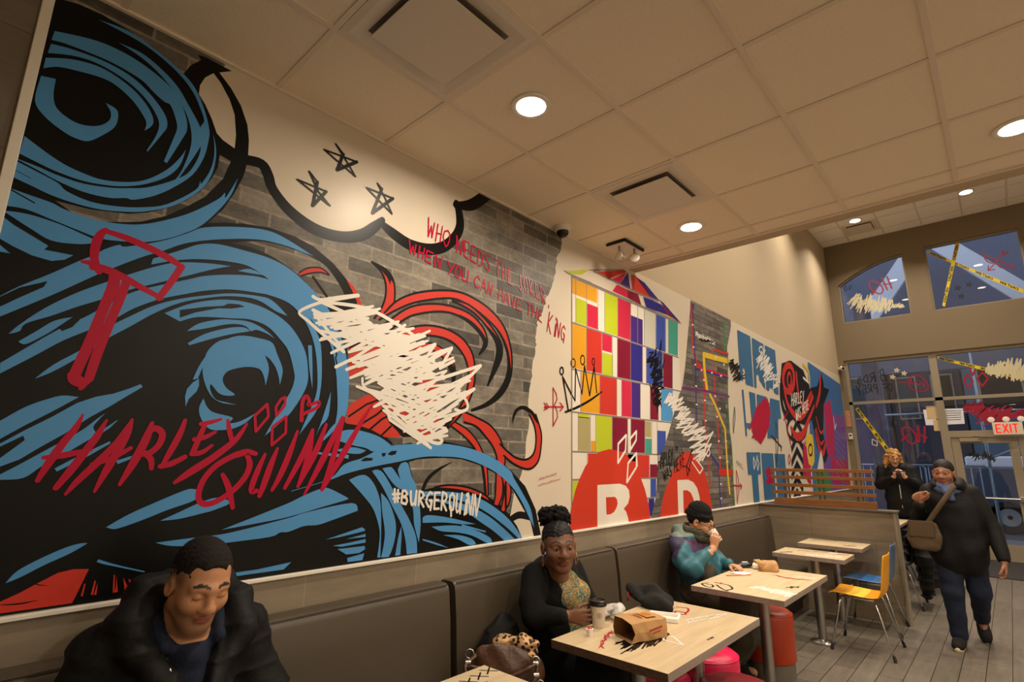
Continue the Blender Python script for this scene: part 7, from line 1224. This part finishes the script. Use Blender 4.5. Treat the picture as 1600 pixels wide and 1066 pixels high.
def van():
    e = empty('parked_van', (3.6, 18.6, -.02), 'grey parked van with a white roof band seen through the door glass', 'van')
    MB().box((-2.3, -.95, .45), (2.3, .95, 1.55), .10).build('body', MATS['car_paint'], e, smooth=True, angle=40)
    MB().box((-2.1, -.9, 1.52), (2.2, .9, 1.80), .09).build('roof', MATS['van_white'], e, smooth=True, angle=40)
    MB().box((-.3, -.96, 1.05), (1.9, -.945, 1.48), .002).build('side_window', MATS['car_glass'], e)
    for x in (-1.45, 1.45):
        w = MB().lathe([(.2, -.11), (.36, -.11), (.38, -.06), (.38, .06), (.36, .11), (.2, .11)], (x, -.86, .38), 28, Matrix.Rotation(PI/2, 4, 'X')).build('wheel', MATS['tyre'], e, smooth=True, angle=40)
        MB().lathe([(.05, -.10), (.2, -.115), (.21, -.08), (.21, .08)], (x, -.87, .38), 20, Matrix.Rotation(-PI/2, 4, 'X')).build('hub_cap', MATS['galvanised'], w, smooth=True, angle=40)
    MB().box((-2.32, -.97, .45), (2.32, -.93, .6)).build('sill', MATS['tyre'], e)
    return e
van()
# ------------------------------------------------------------------ things on the tables and the bench
mat('cup_white', (226, 218, 206), .5); mat('lid_black', (20, 18, 18), .35); mat('sleeve_tan', (196, 150, 96), .8); mat('kraft_paper', (178, 136, 88), .85, bump=(40, .25)); mat('kraft_inside', (150, 108, 66), .9); mat('logo_red', (150, 40, 32), .7); mat('logo_gold', (200, 140, 50), .7); mat('clear_plastic', (240, 240, 240), .1, trans=.9, alpha=.75); mat('film_white', (232, 228, 222), .3, bump=(25, .4), trans=.45); mat('tray_white', (236, 230, 220), .5); mat('creamer_white', (234, 230, 224), .35); mat('lid_red', (200, 30, 36), .4); mat('black_fabric', (19, 18, 18), .95, bump=(90, .4)); mat('brown_leather', (74, 46, 30), .38, spec=.5, bump=(60, .3)); mat('carton_green', (110, 156, 60), .7); mat('carton_orange', (206, 90, 50), .7); mat('napkin', (236, 230, 222), .85)
TZ = .7603
# coffee cup
e = empty('coffee_cup', (.668, 2.50, TZ), 'white coffee cup with a black lid held by the woman in the cardigan', 'cup')
MB().lathe([(.028, 0), (.030, .002), (.0405, .105), (.042, .108), (.03, .109)], n=32).build('cup_body', MATS['cup_white'], e, smooth=True, angle=40)
MB().lathe([(.0293, .004), (.0312, .022), (.031, .023), (.0285, .004)], n=32).build('cup_band', MATS['sleeve_tan'], e, smooth=True, angle=40)
MB().lathe([(.0435, .104), (.045, .108), (.0445, .114), (.042, .118), (.0415, .128), (.038, .130), (.036, .125), (.01, .124)], n=32).build('cup_lid', MATS['lid_black'], e, smooth=True, angle=35)
F = Flat(lambda u, v, h: Vector((.0372*math.cos(u/.0372), .0372*math.sin(u/.0372), v))*1.0); c0 = math.radians(-48)*.0372
def ring2(F, c, r, w, m, h=0): F.ribbon([(c[0]+r*math.cos(k*PI/8), c[1]+r*math.sin(k*PI/8), w) for k in range(16)], h, m, True)
ring2(F, (c0, .062), .011, .002, 'ink_black'); F.line([(c0, .058), (c0, .067)], .003, 0, 'ink_black')
o = F.build('cup_print', e, ''); 
for v in o.data.vertices: k_ = (.0298+.0107*(v.co.z/.105)+.0006)/.0372; v.co.x *= k_; v.co.y *= k_
# paper bag lying on its side, mouth towards the camera
e = empty('paper_bag', (.895, 2.52, TZ), 'brown kraft takeaway bag lying open on the table with red and gold print', 'paper bag', rz=math.radians(-107))
m = MB(); rr = random.Random(4); X0, X1, w, h = -.108, .108, .072, .086; nx = 6; rows = []
loopp = lambda t: [(-w, .002), (0, .0015), (w, .002), (w+.004, h*.5), (w-.002, h), (0, h+.004), (-w+.002, h), (-w-.004, h*.5)][t]
for i in range(nx+1):
    x = X0+(X1-X0)*i/nx; row = []
    for t in range(8):
        y, z = loopp(t); j = .004 if 0 < i else 0; xx = x+(rr.uniform(-.012, .014) if i == nx else 0)
        row.append((xx, y+rr.uniform(-j, j), max(.001, z+rr.uniform(-j, j))))
    rows.append(row+[row[0]])
m.grid(rows); m.bm.faces.new([m.bm.verts.new(Vector(p)) for p in rows[0][:8]][::-1]); bmesh.ops.remove_doubles(m.bm, verts=m.bm.verts, dist=.0005)
o = m.build('bag_paper', [MATS['kraft_paper'], MATS['kraft_inside']], e); md = o.modifiers.new('thickness', 'SOLIDIFY'); md.thickness = .0012; md.material_offset = 1; md.offset = 0
F = Flat(lambda u, v, hh: Vector((u, v, h+.0075+hh)))
F.poly([(-.075, -.042), (-.015, -.046), (-.012, .040), (-.072, .044)], 0, 'logo_gold'); F.poly([(-.066, -.034), (-.05, -.036), (-.048, .034), (-.064, .036)], .0003, 'kraft_paper')
for k, wd in enumerate((.018, .026, .020)): F.line([(-.058+k*.016, -wd), (-.058+k*.016, wd)], .006, .0006, 'logo_red')
F.line([(.01, -.03), (.012, .03)], .010, 0, 'logo_red'); F.line([(.03, -.04), (.03, .035)], .003, 0, 'logo_red'); F.build('bag_print', e, '')
F = Flat(lambda u, v, hh: Vector((u, w+.0085+hh, v))); F.line([(-.07, .055), (.01, .045)], .008, 0, 'logo_red'); F.line([(-.06, .038), (-.01, .032)], .005, 0, 'logo_red'); F.build('bag_print', e, '')
# clear wrapper, tray, creamer, folded black cloth
F = Field((.56, 2.52, TZ-.006), (.86, 2.86, TZ+.14), .004); rr = random.Random(8)
for k in range(9): a = (.66+rr.uniform(-.05, .06), 2.66+rr.uniform(-.06, .07), TZ+.02+rr.uniform(0, .045)); F.ell(a, (rr.uniform(.025, .06), rr.uniform(.03, .055), rr.uniform(.008, .018)), headframe(rr.uniform(0, 180), rr.uniform(-30, 30)), .006)
F.noise(.004, 75, 3); F.D += .002; F.ell((.7, 2.7, TZ-.05), (.3, .3, .0502), None, .002, True); o = F.mesh('crumpled_wrapper', MATS['film_white'], None); tag(o, 'crumpled white plastic wrapper between the coffee cup and the paper bag', 'wrapper')
e = empty('takeaway_tray', (.845, 2.87, TZ), 'flat white takeaway tray behind the paper bag', 'tray', rz=.35)
m = MB().box((-.075, -.055, 0), (.075, .055, .004), .001)
for sx in (-1, 1): m.box((sx*.075-.006, -.055, .001), (sx*.075+.006, .055, .022), .002)
for sy in (-1, 1): m.box((-.075, sy*.055-.006, .001), (.075, sy*.055+.006, .022), .002)
m.build('tray_body', MATS['tray_white'], e); MB().tube([(.05*math.cos(k*PI/12), .026*math.sin(k*PI/12), .0045) for k in range(24)], .002, 6, closed=True).build('tray_ridge', MATS['tray_white'], e, smooth=True)
e = empty('creamer_pot', (.715, 2.352, TZ), 'tiny white creamer pot with a red dab on its lid by the table corner', 'creamer')
MB().lathe([(.013, 0), (.016, .03), (.019, .031), (.019, .033), (.002, .034)], n=20).build('pot', MATS['creamer_white'], e, smooth=True, angle=40); MB().lathe([(.013, .0343), (.011, .037), (.001, .038)], n=14).build('lid_mark', MATS['lid_red'], e, smooth=True)
F = Field((.44, 2.86, TZ-.006), (.86, 3.28, TZ+.14), .0045)
F.chain([(.58, 3.10, TZ+.062, .030), (.66, 3.08, TZ+.050, .050), (.74, 3.05, TZ+.034, .045), (.79, 3.03, TZ+.018, .016)], .03); F.chain([(.60, 3.04, TZ+.045, .030), (.525, 3.06, TZ+.082, .018)], .02); F.ell((.69, 3.06, TZ+.03), (.11, .09, .04), None, .03); F.noise(.0065, 52, 6); F.ell((.7, 3.0, TZ-.2), (.5, .5, .2003), None, .002, True, 8.0)
o = F.mesh('black_cloth_bag', MATS['black_fabric'], None); tag(o, 'soft black cloth bag lying folded at the back of the paper bag table', 'bag')
q = MB().tube([(.532, 3.035, TZ+.072), (.536, 3.022, TZ+.045), (.532, 3.02, TZ+.012)], .005, 8).build('red_tassel', MATS['lid_red'], o, smooth=True)
# handbag on the bench
e = empty('handbag', (.40, 2.08, .4565), 'brown leather handbag with braided handles on the bench beside the woman in the cardigan', 'handbag')
F = Field((.17, 1.80, .45), (.66, 2.36, .80), .0055); F.ell((.40, 2.08, .595), (.095, .175, .150), None, .02, pw=2.8); F.ell((.40, 2.08, .745), (.045, .13, .05), None, .02, True); F.noise(.006, 38, 5); F.ell((.4, 2.08, .36), (.5, .5, .0968), None, .004, True, 8.0)
F.mesh('bag_body', MATS['brown_leather'], e)
F = Field((.28, 1.94, .62), (.52, 2.28, .86), .005); rr = random.Random(2)
for k in range(9): F.ell((.40+rr.uniform(-.035, .035), 2.12+rr.uniform(-.06, .09), .715+rr.uniform(-.02, .035)), (.030, .042, .018), headframe(rr.uniform(0, 180), rr.uniform(-40, 40)), .03)
F.noise(.006, 75, 4)
m = mat('leopard_scarf', (196, 150, 100), .8); nt = m.node_tree; v = nt.nodes.new('ShaderNodeTexVoronoi'); v.inputs['Scale'].default_value = 48; tc = nt.nodes.new('ShaderNodeTexCoord'); n_ = nt.nodes.new('ShaderNodeValToRGB'); n_.color_ramp.interpolation = 'CONSTANT'; n_.color_ramp.elements[0].color = lin(30, 20, 14); n_.color_ramp.elements[1].position = .42; n_.color_ramp.elements[1].color = lin(204, 160, 112)
nt.links.new(tc.outputs['Object'], v.inputs['Vector']); nt.links.new(v.outputs['Distance'], n_.inputs[0]); nt.links.new(n_.outputs[0], nt.nodes['Principled BSDF'].inputs['Base Color'])
F.mesh('leopard_lining', MATS['leopard_scarf'], e)
def arc3(a, b, c, n=20): return cr([a, tuple((np.array(a)+np.array(c))/2*.3+np.array(b)*.7), b, tuple((np.array(c)+np.array(a))/2*.3+np.array(b)*.7), c], 6)
for (dx, zt, nm) in ((.080, .665, 0), (.098, .60, 1)):
    pts = cr([(dx-.02, -.14, .235), (dx+.03, -.19, .20), (dx+.055, -.14, zt-.46), (dx+.06, 0, zt-.50), (dx+.055, .12, zt-.46), (dx+.01, .15, .215)], 8)
    o = MB().tube(pts, [.0085+.0018*math.sin(i*1.9) for i in range(len(pts))], 8).build('handle', MATS['brown_leather'], e, smooth=True)
    for p in (pts[-6], pts[5]): MB().tube([Vector(p)-Vector((0, .012, 0)), Vector(p)+Vector((0, .012, 0))], .0115, 10).build('metal_ferrule', MATS['silver_metal'], o, smooth=True, angle=40)
e.rotation_euler = (0, 0, -.75)
for (x, y, z) in ((.10, .14, .215), (.115, .16, .12), (.05, -.17, .235)): MB().tube([(x, y+.02*math.cos(k*PI/8), z+.02*math.sin(k*PI/8)) for k in range(16)], .0035, 6, closed=True).build('metal_ring', MATS['silver_metal'], e, smooth=True)
# the drinker's things
cupc = A3(.535, 4.375, 1.015); ax = np.array([.30, -.05, .95]); ax /= np.linalg.norm(ax)
e = empty('paper_cup', tuple(cupc), 'small white paper cup held to the lips of the person in the beanie', 'cup'); q = Vector((0, 0, 1)).rotation_difference(Vector((-.62, .0, .78)))
e.rotation_mode = 'QUATERNION'; e.rotation_quaternion = q
MB().lathe([(.026, -.045), (.028, -.044), (.037, .044), (.0385, .046), (.036, .047), (.034, .03), (.002, .028)], n=28).build('cup_body', MATS['cup_white'], e, smooth=True, angle=40)
MB().lathe([(.0384, .043), (.0398, .0455), (.0384, .048), (.0365, .0475)], n=28).build('cup_rim', MATS['cup_white'], e, smooth=True)
e = empty('glasses_case', (.64, 4.655, TZ), 'glossy black oval case with a white badge lying near the drinking person', 'case', rz=.9)
o = MB(); bmesh.ops.create_uvsphere(o.bm, u_segments=24, v_segments=14, radius=1.0, matrix=Matrix.Translation((0, 0, .021)) @ Matrix.Diagonal((.075, .036, .021, 1))); o.build('case_shell', MATS['phone_black'], e, smooth=True)
MB().box((-.018, -.012, .0405), (.028, .010, .0435), .001).build('badge', MATS['paper_white'], e)
e = empty('burger_wrapper', (.815, 4.69, TZ), 'opened brown burger wrapper bag standing on the table of the drinking person', 'wrapper', rz=.25)
F = Field((.70, 4.54, TZ-.005), (.95, 4.84, TZ+.12), .004); F.ell((.815, 4.69, TZ+.034), (.058, .075, .040), None, .01, pw=6.0); F.ell((.75, 4.67, TZ+.05), (.04, .055, .035), None, .004, True); F.noise(.006, 48, 9); F.mesh('wrapper_paper', MATS['kraft_paper'], e).rotation_euler = (0, 0, 0)
MB().box((-.115, -.03, .004), (-.03, .04, .040), .012).build('burger_wrap', MATS['napkin'], e, smooth=True, angle=40)
MB().tube([(-.075, .0, .030), (-.075, .0, .046)], [.026, .020], 14).build('wrap_seal', MATS['carton_orange'], e, smooth=True)
e = empty('food_carton', (.735, 4.745, TZ), 'tilted narrow carton with green and orange sides beside the burger wrapper', 'carton', rz=-.5); M_ = Matrix.Rotation(.32, 4, 'Y')
MB().box((-.055, -.03, .020), (.03, .03, .042), .002, M_).build('carton_body', MATS['kraft_paper'], e); MB().box((-.035, -.0312, .020), (.0, .0312, .0425), .001, M_).build('green_band', MATS['carton_green'], e); MB().box((.0, -.0314, .0195), (.032, .0314, .043), .001, M_).build('orange_band', MATS['carton_orange'], e)
o = MB().grid([[(.64+.11*i/4+.02*j/4, 4.34+.12*j/4, TZ+.0015+.003*math.sin(i*1.7+j*1.1)**2) for j in range(5)] for i in range(5)]).build('paper_napkin', MATS['napkin'], None, smooth=True); solidify(o, .0006, 1); tag(o, 'flat white paper napkin in front of the burger wrapper', 'napkin')
o = MB().tube([(.66, 4.22, TZ+.004), (.79, 4.36, TZ+.007)], .003, 8).build('drinking_straw', MATS['carton_orange'], None, smooth=True); tag(o, 'thin reddish drinking straw lying by the white napkin', 'straw')
# ------------------------------------------------------------------ lamps
mat('lamp_glow', (255, 236, 200), emit=(255, 232, 196), estr=14.0); mat('lamp_ring', (226, 218, 204), .4)
GLOW = MATS['lamp_glow']
def downlight(x, y, z, power, r, label, col, spread=170):
    e = empty('recessed_downlight', (x, y, z-.002), label, 'ceiling light', 'recessed downlights')
    MB().lathe([(r*.86, -.004), (r, -.010), (r*1.16, -.008), (r*1.2, 0), (r*.86, 0)]).build('trim_ring', MATS['lamp_ring'], e, smooth=True, angle=40)
    MB().lathe([(.001, -.0075), (r*.5, -.0075), (r*.87, -.006)], n=32).build('diffuser', GLOW, e, smooth=True)
    l = down_light(0, 0, -.014, power, r*1.7, col, spread); l.parent = e; l['kind'] = 'light'
NL = ['recessed downlight above the mural stars, nearest over the banquette', 'recessed downlight in the low ceiling beside the twin emergency light', 'bright recessed downlight at the right edge of the photo']
OFFV = 'unseen recessed downlight outside the frame in the %s ceiling'
for i, (x, y) in enumerate(LOW_LIGHTS): downlight(x, y, ZC, P_LOW, .085, NL[i] if i < 3 else OFFV % 'low', WARM)
NH = ['left recessed downlight in the high ceiling near the small air diffuser', 'right recessed downlight in the high ceiling above the rectangular window']
for i, (x, y) in enumerate(HIGH_LIGHTS): downlight(x, y, ZU, P_HIGH, .10, NH[i] if i < 2 else OFFV % 'high', WARM2, 125)
